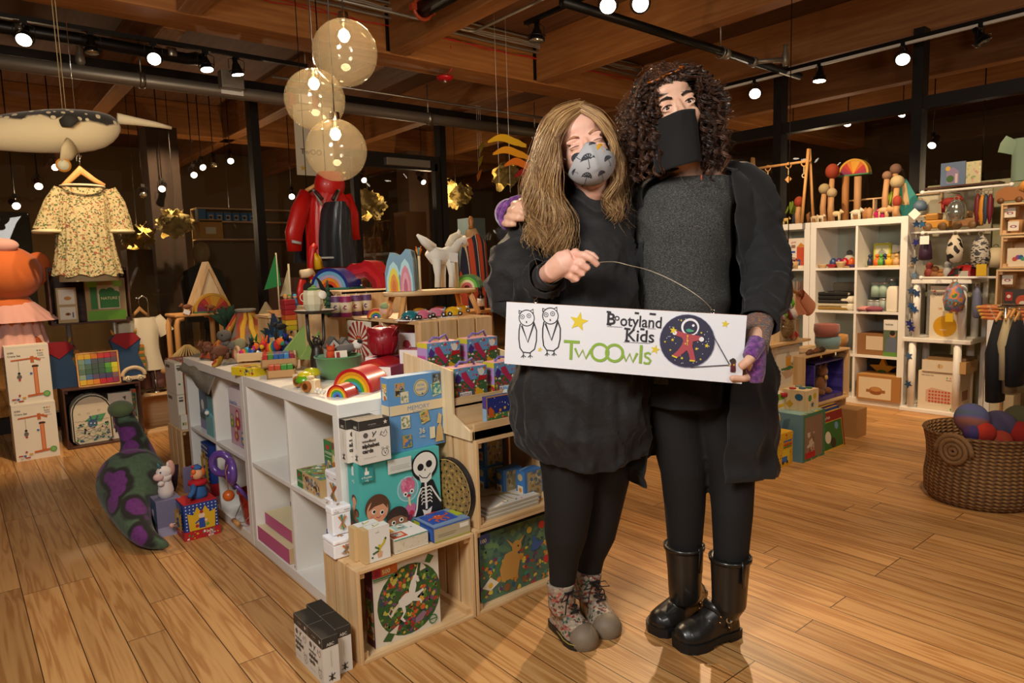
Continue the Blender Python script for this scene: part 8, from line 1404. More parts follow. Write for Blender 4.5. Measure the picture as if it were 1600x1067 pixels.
def folded(name,label,px,z,w_,h,mat,x=SX+.05,d=.25):
 y=SY(px,x);e=pbox(name,label,'blanket',x,y,z,w_,d,h,'paper',rz=-pi/2,bev=0);e.data.materials.clear();e.data.materials.append(M(mat));e.data.polygons.foreach_set('material_index',[0]*len(e.data.polygons));b=e.modifiers.new('b','BEVEL');b.width=h*.42;b.segments=4;return e
z=lev(2)
for i,(m_,h,l)in enumerate((('8a6a2e',.03,'mustard folded blanket at the bottom of the left pile'),('b8ac90',.025,'beige folded blanket second from the bottom'),('23211e',.03,'black folded blanket in the middle of the pile'),(CH(),.035,'black and cream patterned blanket near the top of the pile'),(CH(),.03,'patterned folded blanket on top of the pile'))):folded('folded_blanket',l,1274,z,.27,h-.001,m_);z+=h
folded('folded_blanket','white folded blanket at the bottom right of the cube',1311,lev(2),.15,.06,'d8d0bc');folded('folded_blanket','white folded blanket on top of the other white one',1311,lev(2)+.061,.15,.055,'e2dac6');
e=folded('folded_blanket','grey beige bolster behind the textile piles',1290,lev(2)+.001,.25,.22,'9a8c74',SX+.31,.06)
def jar(name,label,px,x,z,r,h,c,lid='b8b8b4'):e=em(name,(x,SY(px,x),z),label,'tin');MB().lt([(0,0),(r,0),(r,h*.88),(0,h*.88)],M(c,.5),24).bd('tin_body',e);MB().lt([(r*1.02,h*.86),(r*1.02,h),(0,h)],M(lid,.3,.7),24).bd('lid',e)
jar('tea_tin','pale green tin standing at the left of the tin group',1368,SX+.15,lev(2)+.11,.038,.12,'9db8a8');jar('tea_tin','second pale green tin, right of the first',1380,SX+.15,lev(2)+.11,.038,.12,'9db8a8');jar('tea_tin','silver lidded tin behind the white bag',1391,SX+.25,lev(2),.04,.26,'8aa8a0')
jar('small_tin','small grey tin lower left of the green tins',1361,SX+.15,lev(2),.03,.085,'8a8c8c');jar('small_tin','small grey tin between the other grey tin and the bag',1371,SX+.15,lev(2),.03,.085,'8f9090');jar('small_tin','tall grey tin right of the small ones',1380,SX+.13,lev(2),.03,.1,'9aa8a0')
e=em('white_paper_bag',(SX+.08,SY(1395,SX+.08),lev(2)),'white paper bag printed with little flowers in the second row','bag');MB().lt([(.0,0),(.055,0),(.058,.05),(.055,.17),(.04,.2),(0,.2)],M('e2d8c6',.7),4,T=Matrix.Rotation(pi/4,4,'Z')).bd('bag_body',e,bev=.008)
for i,(px,c)in enumerate(((1353,'c98a84'),(1366,'8f4a5a'))):
 e=em('baby_shoe',(SX+.04,SY(px,SX+.04),lev(2)),['pale pink','dark rose'][i]+' baby shoe at the front of the second row','shoe',None,.4);MB().ell((0,0,.02),(.03,.065,.022),M(c,.9)).bd('upper',e);MB().box(-.025,.025,-.055,.055,-.0,.006,M('5a2a3a')).bd('sole',e)
pbox('brown_carton','brown carton with a cream label in the third row','carton',SX+.04,SY(1335,SX+.04),lev(1),.32,.28,.17,'8a5f38',rz=-pi/2,front=[('r',.3,.25,.92,.9,'cdb89a'),('r',.7,.25,.85,.9,'c9a08a')])
pbox('photo_box','tall box with a photo of a parent in the third row','box',SX+.03,SY(1381,SX+.03),lev(1),.14,.1,.29,'e0ddd4',rz=-pi/2,front=[('r',0,0,1,.12,'5f8a3a'),('r',0,.12,1,.72,'5a6a50'),('p',[(.1,.12),(.2,.5),(.5,.58),(.8,.4),(.9,.12)],'5f6a7a'),('c',.5,.6,.08,'a8785a'),('c',.48,.64,.07,'241c18'),('t',.1,.85,.08,'babies','5a5a54')])
e=em('star_plush',(SX+.2,SY(1384,SX+.2),lev(0)+.20),'yellow star plush with a green smile in the bottom row','plush toy');MB().box(-.1,.02,-.13,.13,-.2,-.03,'kraft').box(.02,.03,-.14,.14,-.2,.12,M('1f2a4a')).bd('backing_box',e)
mb=MB();mb.T=Matrix.Rotation(-pi/2,4,'Z');mb.pr([((.105 if i%2==0 else.045)*sin(pi*i/5),.02+(.105 if i%2==0 else.045)*cos(pi*i/5))for i in range(10)],-.04,-.0,M('c9962a',.9));mb.ell((0,-.045,.0),(.035,.01,.02),M('4a6a2a',.9));mb.bd('star',e,bev=.01)
pbox('drum_carton','brown drum carton at the bottom of the right cube column','carton',SX-.02,SY(1341,SX-.02),.05,.33,.28,.20,'a8763f',rz=-pi/2,front=[('r',.05,.05,.8,.9,'d6c4a4'),('c',.45,.42,.24,'9a6438',.5),('r',.23,.3,.67,.42,'9a6438'),('c',.45,.3,.22,'8a5428',.4),('c',.45,.44,.2,'b8844a',.45),],topc='b88a50')
for i in range(2):pbox('kraft_carton',['lower','upper'][i]+' tall plain kraft carton squeezed beside the bear crate','carton',5.25,2.62,.002+.24*i,.09,.1,.235,'b08a55',rz=-pi/2)
pbox('picture_book','picture book with a red spine in the top cube behind the cardigan','book',SX+.05,SY(1229,SX+.05),lev(3),.17,.03,.26,'e0d6c6',rz=-pi/2,front=[('r',0,0,.06,1,'b8302e'),('t',.2,.84,.1,'goki','c23a4a'),('r',.2,.68,.42,.78,'8a6a5a'),('r',.2,.52,.42,.58,'24489a'),('r',.5,.1,.98,.7,'c2502e'),('p',[(.5,.7),(.7,.85),(.98,.72)],'c9862e'),('r',.55,.1,.7,.3,'2f4f8a')])
e=em('toy_basket',(SX+.04,SY(1236,SX+.04),lev(3)),'small basket of little striped toys below the picture book','basket');MB().lt([(0,0),(.05,0),(.062,.06),(.055,.06),(.045,.01)],M('c9a878',.8),20).bd('basket_body',e);rs=random.Random(3)
MB().ell((0,.0,.07),(.05,.05,.03),noisy('toymix',[(0,'3a5a4a'),(.4,'c9c0b0'),(.5,'a8302e'),(.6,'2a2a2a')],ns=50,interp='CONSTANT',bump=.5)()).bd('toys_inside',e)
for px,l in((1242,'grey plush rabbit sitting in the second row behind the hanger'),(1251,'brown plush rabbit beside the grey one')):
 e=em('plush_rabbit',(SX+.08,SY(px,SX+.08),lev(2)),l,'plush toy');c_=M('8a7668' if px<1250 else '7a5a4a',.95);MB().ell((0,0,.06),(.04,.04,.06),c_).ell((0,0,.14),(.03,.03,.03),c_).bd('body',e);MB().ell((0,-.015,.2),(.008,.012,.045),c_).bd('ear',e);MB().ell((0,.015,.2),(.008,.012,.045),c_).bd('ear',e)
# ---- toys on top of the tall shelves
ZS=SH+.001
def T_(px,x=SX+.1):return V((x,onx(px,345,x).y,ZS))
def mush(px,h,r,c,l,x=SX+.1,stem='b98a5a',e_=1.0):
 p=T_(px,x);e=em('wooden_mushroom',p,l,'wooden toy');MB().tb([(0,0,0),(0,.01,h*.5),(0,0,h)],[.028,.024,.02],M(stem,.6),14).bd('stem',e);MB().ell((0,0,h+r*.7*e_),(r,r,r*e_),M(c,.8,bump=.2,bs=60),20,14).bd('cap',e)
def hpy(px,py,x=SX+.1):return onx(px,py,x).z-ZS
mush(1299,hpy(1303,276),.055,'8f3214','big rust red wooden mushroom left of the sunrise arch',e_=1.15);mush(1287,hpy(1287,302),.045,'a8956a','sandy wooden mushroom in the middle of the shelf top',SX+.06);mush(1299,hpy(1299,308),.04,'b8a27a','pale small wooden mushroom in front of the red one',SX+.0+.03);mush(1248,hpy(1248,322),.04,'943616','rust red wooden mushroom behind the play gym leg',SX+.08,e_=1.2)
mush(1384,hpy(1384,279),.035,'8f6a52','brown capped wooden mushroom left of the teal card',SX+.12);mush(1400,hpy(1402,292),.05,'b3a078','sandy large wooden mushroom on the right',SX+.06);mush(1397,hpy(1397,268),.042,'7d5c4a','brown wooden mushroom in front of the teal card',SX+.2);mush(1401,hpy(1401,322),.032,'9a3a24','dark red small wooden mushroom at the right end',SX+.03,e_=1.4)
for px,l in((1320,'left wooden pillar under the sunrise arch'),(1339,'right wooden pillar under the sunrise arch')):h=hpy(px,276,SX+.22);tag(MB().cyl((0,0,0),(0,0,h),.028,M('a8703a' if px<1330 else 'b88a5c',.6),18).bd('wooden_pillar',None,T_(px,SX+.22)),l,'wooden toy')
hp=hpy(1320,276,SX+.22);q=T_(1331,SX+.22);fan('sunrise_stacker','red and orange wooden sunrise arch raised on pillars on the tall shelf',q.x,q.y,ZS+hp+.001,.125,.06,rz=-pi/2)
e=em('crate_display',(SX+.3,T_(1355,SX+.3).y+.2,ZS),'shallow open wooden display box at the back of the shelf top','display box',None,-pi/2);MB().box(0,.75,0,.06,.17,.18,'pine_x').box(0,.75,0,.06,0,.01,'pine_x').bd('board',e)
for x in(0,.24,.5,.74):MB().box(x,x+.012,0,.06,.01,.17,'pine_z').bd('upright',e)
x=SX+.0+.05;y1=T_(1262,x).y;y2=y1+.52;zr=onx(1262,252,x).z-ZS
e=em('play_gym',(x,y1,ZS),'wooden baby play gym with rings hanging from its bar','play gym')
for yy in(0,.52):
 for s_ in(-1,1):MB().tb([(s_*.10,yy,0),(s_*.008,yy,zr+.1)],.013,'beech',8).bd('leg',e)
MB().tb([(0,-.02,zr),(0,.54,zr)],.011,'beech',10).bd('cross_bar',e)
for i,(px,kk)in enumerate(((1255,1),(1231,0),(1199,1))):
 yy=T_(px,x).y-y1;mb=MB();mb.torus((0,yy,zr-.012),.024,.005,'beech','x',20,6);[mb.ell((0,yy,zr-.045-.014*j),.007,'birch',8,6)for j in range(4)];
 if kk:mb.torus((0,yy,zr-.115),.016,.005,'birch','x',16,6)
 else:mb.pr([(-.03,0),(0,-.03),(.03,0),(0,.03)],-.005,.005,'beech',T=Matrix.Translation((0,yy,zr-.13))@Matrix.Rotation(-pi/2,4,'Z'))
 mb.bd('hanging_toy',e)
for px,c,l in((1272,'c8b08a','first white carved animal by the play gym leg'),(1282,'d8c8a8','second pale carved animal on the shelf edge'),(1306,'d2bc90','cream carved horse at the shelf edge'),(1337,'d8cdb4','white carved fox under the display box'),(1380,'caa67a','pale carved bear near the red flower'),(1390,'b98f60','larger tan carved animal at the right'),(1228,'c9a860','small yellow carved bird left of the play gym')):
 critter('carved_animal',l,T_(px,SX+.03),.1 if px>1300 else.07,c,'wooden animal',pi/2,.35)
for px,l in((1241,'green felt leaf plant behind the play gym'),(1395,'bright green felt plant right of the shelf top')):
 p=T_(px,SX+.15);e=em('felt_leaves',p,l,'felt plant');MB().tb([(0,0,0),(0,0,.1)],.02,M('2a2f3a',.9),8).bd('stem',e)
 for k in range(6):a=k*1.05;MB().tb([(0,0,.09),(.04*cos(a),.04*sin(a),.17),(.07*cos(a),.07*sin(a),.10)],[.02,.035,.008],M('6f8020' if px<1300 else '8a9a22',.9),8,flat=.4).bd('leaf',e)
e=em('felt_flower',T_(1374,SX+.04),'magenta felt flower lying between carved animals','felt toy')
for k in range(5):a=k*1.26;MB().ell((0,.025*cos(a),.03+.025*sin(a)),(.01,.02,.02),M('a8125a',.9)).bd('petal',e)
e=em('teal_house_card',T_(1414,SX+.28),'teal pointed card with a beige stripe leaning at the shelf end','card');mb=MB();mb.T=Matrix.Translation((0,.0,0))@Matrix.Rotation(-pi/2,4,'Z');mb.pr([(-.06,0),(.07,0),(.10,.12),(.0,.3),(-.05,.32)],0,.012,M('2f8480'));mb.pr([(-.02,.1),(.03,.1),(-.0,.27),(-.03,.28)],-.002,.0,M('b89a70'));mb.bd('card_panel',e)
for i,(px,c)in enumerate(((1265,'8a5a34'),(1352,'9a6a3a'),(1358,'b08050'))):tag(MB().lt([(0,0),(.02,0),(.03,.08),(0,.1)],M(c,.6),16).bd('wooden_cone',None,T_(px,SX+.18)),['brown','tan','pale'][i]+' wooden cone toy standing on the shelf top','wooden toy')
# ---- island stacks in front of the tall shelf
YF=2.18
def IX(px,y):return ony(px,600,y).x
cx=IX(1257,YF);cw=IX(1327,YF)-cx;zt=ony(1300,549,YF).z;zb=ony(1326,620,YF).z
crate('pine_crate','pine crate with a purple boxed toy bear, right of the shape sorter',cx,YF,zb,cw,.30,zt-zb,slats=3);crate('pine_crate','lower pine crate hidden behind the chunky puzzles',cx,YF+.02,0,cw,.28,zb-.002,slats=3)
e=em('bear_gift_box',(IX(1272,YF+.03),YF+.03,zb+.013),'purple plaid window box with a brown teddy bear inside','gift box');bw=cw*.66;bh=ony(1290,570,YF).z-zb
PLD=noisy('plaid',[(0,'2c2568'),(.45,'4a3f9a'),(.6,'2c2568')],scale=(14,1,14),ns=2,rough=.4,bump=0)
MB().box(0,bw,.1,.105,0,bh,PLD()).box(0,.012,0,.105,0,bh,PLD()).box(bw-.012,bw,0,.105,0,bh,PLD()).box(0,bw,0,.105,0,.03,PLD()).box(0,bw,0,.105,bh-.01,bh,PLD()).bd('window_carton',e)
BR=M('7a4a26',.95,sheen=.3,bump=.4,bs=200);MB().ell((bw*.5,.06,.10),(.06,.035,.07),BR).ell((bw*.5,.05,.19),(.045,.035,.042),BR).ell((bw*.5-.04,.05,.23),(.016,.012,.018),BR).ell((bw*.5+.04,.05,.23),(.016,.012,.018),BR).ell((bw*.5-.05,.035,.05),(.03,.03,.025),BR).ell((bw*.5+.05,.035,.05),(.03,.03,.025),BR).bd('teddy_bear',e);MB().ell((bw*.5,.02,.15),(.018,.01,.018),M('c9a04a',.8)).bd('bow',e)
for i,(px,py,r,h,c,l)in enumerate(((1292,545,.085,.085,'6f8f96','grey blue felt bowl on the bear crate'),(1290,525,.085,.085,'9a5a50','dusty pink felt bowl stacked on the grey blue one'),(1309,543,.08,.08,'a8742a','mustard felt bowl at the right of the bear crate'))):
 x_=IX(px,YF+.1);zz=zt+.001+(.086 if i==1 else 0);
 e=em('felt_bowl',(x_,YF+.10+(.02 if i==2 else 0),zz),l,'bowl');MB().lt([(0,.0),(r*.85,0),(r,h*.5),(r*.97,h),(r*.86,h),(r*.88,h*.4),(r*.7,.012),(0,.012)],M(c,.95,sheen=.4,bump=.4,bs=300),30).bd('bowl_body',e)
for i,px in enumerate((1268,1278,1286)):tag(MB().tb([(-.05,0,.012),(0,.0,.02),(.05,.01,.012)],[.01,.018,.01],M(['6a4226','7a4a2a','3a2a20'][i],.6),8).bd('wooden_animal',None,(IX(px,YF+.02),YF+.03,zt+.001)),['left','middle','right'][i]+' little brown wooden animal along the front of the bear crate','wooden animal')
xl_=IX(1204,YF+.05);zl=ony(1240,604,YF+.05).z;wl_=IX(1256,YF+.05)-xl_
crate('pine_crate','pine crate under the balancing bowl game, beside the cardigan',xl_,YF+.05,0,wl_,.28,zl)
q=FB(1213,1248,543,600,YF+.08,zl+.001)
pbox('bowl_game_box','white game box with a bowl of coloured pieces beside the cardigan','game box',q[0],q[1],q[2],q[3],.18,q[4],'e0d6c2',front=[('p',[(.2,.38),(.85,.42),(.65,.22),(.4,.2)],'c9a88a'),('b',.22,.4,.82,.6,['a8302e','2f7a7a','d9a82e'],18,2,.07),('r',.4,.5,.62,.75,'d9962e'),('c',.5,.78,.07,'b8ac9a'),('r',.2,.42,.8,.47,'3f7a3a'),('c',.85,.12,.04,'4a8a3a')])
e=em('small_display_shelf',(xl_,YF+.05,zl+q[4]+.012),'thin pine board over the bowl game box carrying a glass jar','shelf');MB().box(0,wl_*1.2,0,.26,0,.015,'pine_x').bd('board',e);zj=zl+q[4]+.028
for x_ in(0,wl_*1.2-.015):MB().box(x_,x_+.015,.2,.26,-(q[4]+.011),0,'pine_z').bd('upright',e)
e=em('raffia_jar',(IX(1225,YF+.12),YF+.14,zj),'clear jar filled with dried raffia','jar');h=ony(1225,492,YF+.14).z-zj;MB().lt([(0,0),(.085,0),(.085,h),(.08,h),(.08,.005),(0,.005)],'clear',24).bd('glass_jar',e);MB().ell((0,0,h*.5),(.076,.076,h*.46),noisy('raffia',[(.3,'5a4426'),(.5,'8f7448'),(.7,'b89a64')],scale=(1,1,3),ns=45,bump=1,dist=.01)()).bd('raffia',e)
pbox('cream_panel_box','cream upright box with a black dot between the jar and the felt bowls','box',IX(1240,YF+.2),YF+.22,zj,.11,.05,ony(1240,500,YF+.22).z-zj,'cfb88a',front=[('c',.2,.88,.03,'1c1a18')])
e=em('red_glass_heart',(IX(1248,YF+.06),YF+.1,zj),'shiny red ornament beside the raffia jar','ornament');MB().ell((0,0,.03),(.045,.03,.03),M('a3121a',.1,coat=1)).bd('body',e)
q=ony(1233,447,2.35);e=em('peach_shirt',q,'peach child shirt on a wooden hanger behind the cardigan elbow','shirt');S=lambda a,b,dy=0:ony(a,b,2.35+dy)-q
MB().tb([S(1216,462),S(1231,446),S(1250,462)],[.012,.02,.012],'beech',8,flat=.5).bd('hanger_bar',e);MB().tb([S(1231,446),S(1231,435),S(1229,428),S(1225,430)],.004,'chrome',6).bd('hanger_hook',e);MB().tb([S(1231,430),S(1231,430)+V((0,0,3.0-q.z))],.003,'black_metal',5).bd('hanging_rod',e)
MB().grid(lambda u,v:S(1226+16*v,462+30*v)+V(((.10+.04*v)*cos(2*pi*u),.045*sin(2*pi*u)*(1+.2*sin(5*u*6.28)),0)),40,10,M('cf8a68',.9,bump=.3),closed=True).bd('shirt_body',e);MB().tb([S(1250,462),S(1258,472),S(1266,482)],[.05,.055,.06],M('cf8a68',.9),14,caps=False,flat=.6).bd('sleeve',e)
for px,py,c1,c2,l in((1230,469,'5a2f8a','6ac02e','purple and lime striped hair turban beside the cardigan'),(1219,486,'8a6a9a','7ac03a','lime edged hair turban lower left'),(1235,487,'8a2a3a','d9c8c0','striped maroon headband under the turbans')):
 e=em('headband',ony(px,py,2.28),l,'headband',None,.5);MB().lt([(.045,-.03),(.055,-.01),(.056,.0)],M(c1,.8),24).lt([(.056,.0),(.055,.015),(.045,.03)],M(c2,.8),24).torus((0,0,0),.053,.008,M('c9c0c8',.8),'z').bd('band',e,rot=(1.1,.3,0))
tag(MB().box(-.10,.10,-.05,.05,-.3,0,'birch').bd('turban_stand',None,(ony(1228,500,2.3).x,2.34,zj+.3)),'pale wooden stand behind the striped hair turbans','stand')
def P_box(name,label,cat,pxl,pxr,pyt,pyb,y,d,z=0,**k):x0=ony(pxl,pyb,y).x;w_=ony(pxr,pyb,y).x-x0;h=ony(pxl,pyt,y).z-z;return pbox(name,label,cat,x0,y,z,w_,d,h,k.pop('col'),**k)
MEL=[('r',0,.86,1,1,'d9a81e'),('c',.5,.93,.05,'b8302e',.6)]
P_box('wand_box','tall yellow patterned activity box in front, just right of the cardigan hem','toy box',1217,1238,680,732,1.99,.10,col='d9a81e',front=[('b',0,0,1,.86,['3a2a2a','e6dcc8','b8302e','d9c02e'],120,1,.02),('r',.25,.1,.75,.5,'d9c02e'),('r',.2,.12,.6,.3,'2f6ab8'),('c',.3,.12,.05,'1c1a18'),('c',.6,.12,.05,'1c1a18')]+MEL+[('r',.3,.55+.06*i,.9,.59+.06*i,['3f8a3a','b8302e','d9862e','2f6ab8'][i%4])for i in range(4)],left=[('r',0,0,1,1,'d9c02e'),('r',0,.86,1,1,'d9a81e'),('r',.2,.1,.8,.4,'2f5fa8')])
MB().tb([(.02,.05,.2),(.04,.05,.28),(.08,.05,.3),(.10,.05,.26)],.004,'white',6).bd('hook_handle',[o for o in bpy.data.objects if o.name.startswith('wand_box')][0])
P_box('learning_box','taller striped learning toy box behind the yellow one','toy box',1212,1231,617,735,2.12,.10,col='e0dccc',front=[('r',0,.9,1,1,'7aa82e'),('c',.5,.95,.03,'b8302e',.5)]+[('r',.05,.78-.075*i,.95,.83-.075*i,['e0b02e','c9c8c0','b85aa8','d9862e','3f8ab0','8ac03a'][i%6])for i in range(9)],left=[('r',0,.9,1,1,'7aa82e')])
x0=ony(1254,730,1.95).x;dz0=ony(1254,650,1.95).z
pbox('doll_window_box','light blue box with a green framed window, standing on the floor','toy box',x0,1.95,0,.265,.20,dz0,'6a9ab4',front=[('r',0,0,1,1,'3f7a5c'),('r',.08,.05,.88,.93,'8a6f5c'),('b',.15,.1,.5,.6,['c9c0b4','b8564a','c8b8a8','7a5a4a'],14,2,.09),('r',.1,.05,.55,.18,'b81c24'),('b',0,0,1,.03,['d9c02e','3f7a5c'],14,1,.02)],left=[('p',[(.3,.5),(.5,.55),(.6,.9),(.4,.85)],'4f7a94')],topc='8ab0b4',top=[('b',0,0,1,.1,['d9c02e','3f7a5c'],20,1,.08)])
xs=ony(1260,655,1.98).x;zs_=dz0+.001;hs_=ony(1260,612,1.98).z-zs_
e=em('shape_sorter',(xs,1.985,zs_),'pine shape sorting cube with a blue oval and a yellow diamond','toy');sw=.155
mb=MB();mb.box(0,sw,0,sw,0,hs_,'birch');FA=fr((0,sw,0),(0,-1,0),(0,0,1));art(mb,FA,sw,hs_,[('c',.72,.68,.2,'24608a',.8),('p',[(.35,.12),(.5,.32),(.35,.5),(.2,.32)],'c9a01e')],.001);art(mb,fr((0,0,0),(1,0,0),(0,0,1)),sw,hs_,[('c',.3,.62,.16,'3f8a4a'),('c',.68,.68,.14,'c9b01e'),('s',.5,.28,.18,'3f5f7a')],.001);mb.bd('cube_body',e)
for x_,y_,c in((.03,.1,'a8302e'),(.07,.06,'24608a'),(.11,.04,'3f7a4a'),(.12,.11,'7a8a80')):MB().lt([(0,0),(.02,0),(.02,.008),(0,.008)],M(c,.4),16,c=(x_,y_,hs_)).bd('shape_peg',e)
MB().cyl((-.005,.12,hs_*.72),(-.04,.14,hs_*.74),.014,M('a8202e',.3)).bd('mallet_head',e)
for i,(dx,c,l)in enumerate(((0,'8f1c20','front chunky puzzle with a red header and farm picture'),(.055,'24489a','second chunky puzzle with a blue edge, behind the red one'),(.10,'4a2f7a','rear chunky puzzle with a purple header'))):
 x0=ony(1284,703,1.97).x+dx*1.5;w_=.30;o=pbox('chunky_puzzle',l,'puzzle',x0,1.965+dx,0,w_,.025,.235,'d9b02a',front=[('r',0,.76,1,1,c),('t',.12,.83,.1,'Chunky Puzzle','e9dfd0','l',.01,.75),('r',.04,.04,.93,.74,'2f6a2e'),('c',.3,.35,.16,'e0d8c0'),('c',.7,.6,.1,'6a9ac4'),('c',.5,.18,.14,'3a2a20'),('r',.95,0,1,1,c)]+[('r',0,.1*k,.03,.1*k+.05,['d9c02e','b8302e'][k%2])for k in range(8)],tilt=-.13)
P_box('kraft_carton','plain kraft carton on the floor right of the chunky puzzles','carton',1338,1353,642,690,1.98,.14,col='b08450')
P_box('windowed_toy_box','toy box with a dark window between the doll box and the chunky puzzles','toy box',1284,1296,660,708,2.03,.12,col='7a8a80',front=[('r',.1,.1,.9,.7,'4a3a30'),('c',.6,.6,.12,'b87a6a'),('r',.1,.05,.8,.2,'b8a8a0')])
# ---- white post stand
WX=5.62
def WY(px,x=WX):return onx(px,560,x).y
ya,yb_=WY(1407),WY(1503);z2=onx(1430,528,WX).z;z3=onx(1430,438,WX).z
e=em('white_post_stand',(WX,yb_,0),'white stand with round posts carrying hats, banjo box and rhythm box','stand');L_=ya-yb_;D_=.34
for zz,a_,b_ in((0,0,L_),(z2-.03,-.05,L_-.01),(z3-.025,-.04,L_-.06)):MB().box(0,D_,a_,b_,zz,zz+.03,'shelfwhite').bd('shelf_board',e,bev=.004)
for y_ in(.04,L_-.07):
 for x_ in(.035,D_-.035):
  MB().cyl((x_,y_,.03),(x_,y_,z2-.03),.026,'shelfwhite',18).bd('post',e);MB().cyl((x_,y_-.02,z2),(x_,y_-.02,z3-.025),.026,'shelfwhite',18).bd('post',e)
q=FX(1437,1484,569,647,WX+.03,.031);pbox('rhythm_box_carton','large white carton with rows of orange rhythm box dots on the lowest shelf','carton',WX+.03,WY(1436,WX+.03),.031,.27,.25,.29,'d9ccb4',rz=-pi/2,front=[('p',[(.2,.2),(.2,.5),(.35,.58),(.85,.5),(.85,.2)],'c9a48c'),('t',.08,.88,.05,'6086 Rhythm Box','4a4034','l',.005,.8),('s',.72,.86,.025,'2c8a5a'),('s',.8,.86,.025,'c8472c'),('t',.7,.78,.05,'PLAN','4a4034')]+[('c',.3+.08*(i%7),.48-.085*(i//7),.026,'b8482a')for i in range(28)]+[('c',.85,.06,.03,'4a8a3a')],extra=lambda mb,w_,d,h:art(mb,fr((w_,0,0),(0,1,0),(0,0,1)),d,h,[('r',.3,.25,.8,.5,'9a6a54')]))
pbox('wooden_toy_box','wide kraft box with a white label on top of the rhythm box carton','toy box',WX+.02,WY(1441,WX+.02),.322,.29,.25,.085,'b8935f',rz=-pi/2,front=[('r',0,0,.72,1,'d6cab2'),('c',.42,.5,.25,'c9ab7a',.8),('l',[(.4,.35),(.4,.7)],.05,'8a6a40')])
pbox('flat_box','thin flat kraft lid lying on the wide kraft box','box',WX+.05,WY(1450,WX+.05),.408,.25,.2,.022,'7a5f3f',rz=-pi/2)
pbox('banjo_box','white box with a big yellow banjo on the middle shelf','toy box',WX+.04,WY(1450,WX+.04),z2+.001,.19,.18,z3-z2-.045,'d8ccb4',rz=-pi/2,front=[('c',.55,.24,.20,'c9940f',1),('r',.38,.16,.6,.18,'d8b8a0'),('p',[(.62,.4),(.8,.7),(.92,.9),(.98,.85),(.72,.38)],'9a7a54'),('b',.3,.4,.55,.6,['c9a06a','d8ccb4'],10,1,.02),('s',.15,.9,.03,'c8472c'),('t',.12,.82,.06,'PLAN','4a4034')])
e=em('ladybug_hat',(WX+.1,WY(1497),z3+.006),'red knitted hat with black ladybug spots on the white stand','hat');RDK=noisy('ladybug',[(0,'140c0a'),(.13,'140c0a'),(.14,'a8100f')],ns=26,vor=True,interp='CONSTANT',bump=.2)
MB().lt([(.125,0),(.12,.03),(.09,.075),(.04,.1),(0,.105)],RDK(),30,T=Matrix.Diagonal((.7,1,1,1))).bd('hat_body',e);MB().ell((0,0,.1),(.02,.03,.02),'black').bd('hat_button',e);MB().box(-.1,-.095,-.04,.02,.0,.06,M('cfc8b8')).bd('paper_tag',e)
for px,c,h,l in((1447,'7a2a20',.12,'small red brown figure behind the mitten'),(1456,'7f4f24',.09,'brown toy bear on the white stand'),(1466,'8a5a2a',.07,'tan toy bear beside the brown one'),(1476,'9a9a98',.13,'cluster of small dark lidded bottles on the white stand')):
 e=em('shelf_toy',(WX+.2,WY(px,WX+.2),z3+.006),l,'toy');MB().ell((0,0,h*.35),(.03,.035,h*.35),M(c,.7)).ell((0,0,h*.8),(.024,.026,h*.25),M(c,.7)).bd('body',e)
zr1=onx(1440,303,WX+.05).z;zr2=onx(1440,365,WX+.05).z
for zz,a_,b_,l in((zr1,1433,1568,'upper white peg rail with a round knob, holding stars and feather toys'),(zr2,1436,1562,'lower white peg rail where mitten and patterned hats hang'),(z3+.02,1436,1557,'short white rail with a round knob level with the ladybug hat')):
 y0_,y1_=WY(b_,WX-.04),WY(a_,WX-.04);e=em('peg_rail',(WX-.05,y0_,zz),l,'rail');MB().cyl((0,0,0),(0,y1_-y0_,0),.009,'shelfwhite',12).bd('bar',e);MB().ell((0,y1_-y0_,0),.016,'shelfwhite').bd('knob',e);MB().ell((0,0,0),.016,'shelfwhite').bd('knob',e)
 MB().cyl((0,(y1_-y0_)*.8,0),(.42,(y1_-y0_)*.8,0),.006,'shelfwhite').bd('bracket',e)
UP_=[(-.0)]
e=em('upright_frame',(WX+.36,WY(1480,WX+.36),0),'white upright panel frame behind the peg rails','frame');MB().box(0,.02,-.25,.25,z3+.01,zr1+.02,M('b0ab94',.7)).bd('panel',e)
MB().box(0,.02,-.25,-.22,0,z3+.01,'shelfwhite').bd('post',e);MB().box(0,.02,.22,.25,0,z3+.01,'shelfwhite').bd('post',e)
def hang(name,label,cat,px,py0,py1,w_,mat,x=WX-.06,flat=.45,taper=1.,mt=1.2):
 a=onx(px,py0,x);b=onx(px,py1,x);e=em(name,a,label,cat);h=a.z-b.z
 MB().tb([(0,0,-h*.05),(0,0,-h*.25),(0,0,-h*.6),(0,0,-h*.95),(0,0,-h)],[w_*.35,w_*.9,w_*mt,w_*taper,w_*taper*.5],M(mat),16,flat=1).bd('knit_body',e);MB().torus((0,0,.0),.014,.003,M('8a7a64',.8),'x').bd('hanging_loop',e);return e
BWP=noisy('penguin_hat',[(0,'1a1816'),(.4,'cfc4ae')],ns=34,vor=True,interp='CONSTANT',bump=.1);BWP2=noisy('zebra_hat',[(0,'23211f'),(.42,'c4beb0'),(.55,'3f4044')],scale=(1,1,2),ns=24,interp='CONSTANT',bump=.1);RBH=noisy('rainbow_hat',[(0,'3f7a4a'),(.35,'c98a2a'),(.45,'b86a9a'),(.52,'5a8a9a'),(.6,'8a4a2a'),(.7,'c9b85a')],ns=20,interp='CONSTANT',bump=.2)
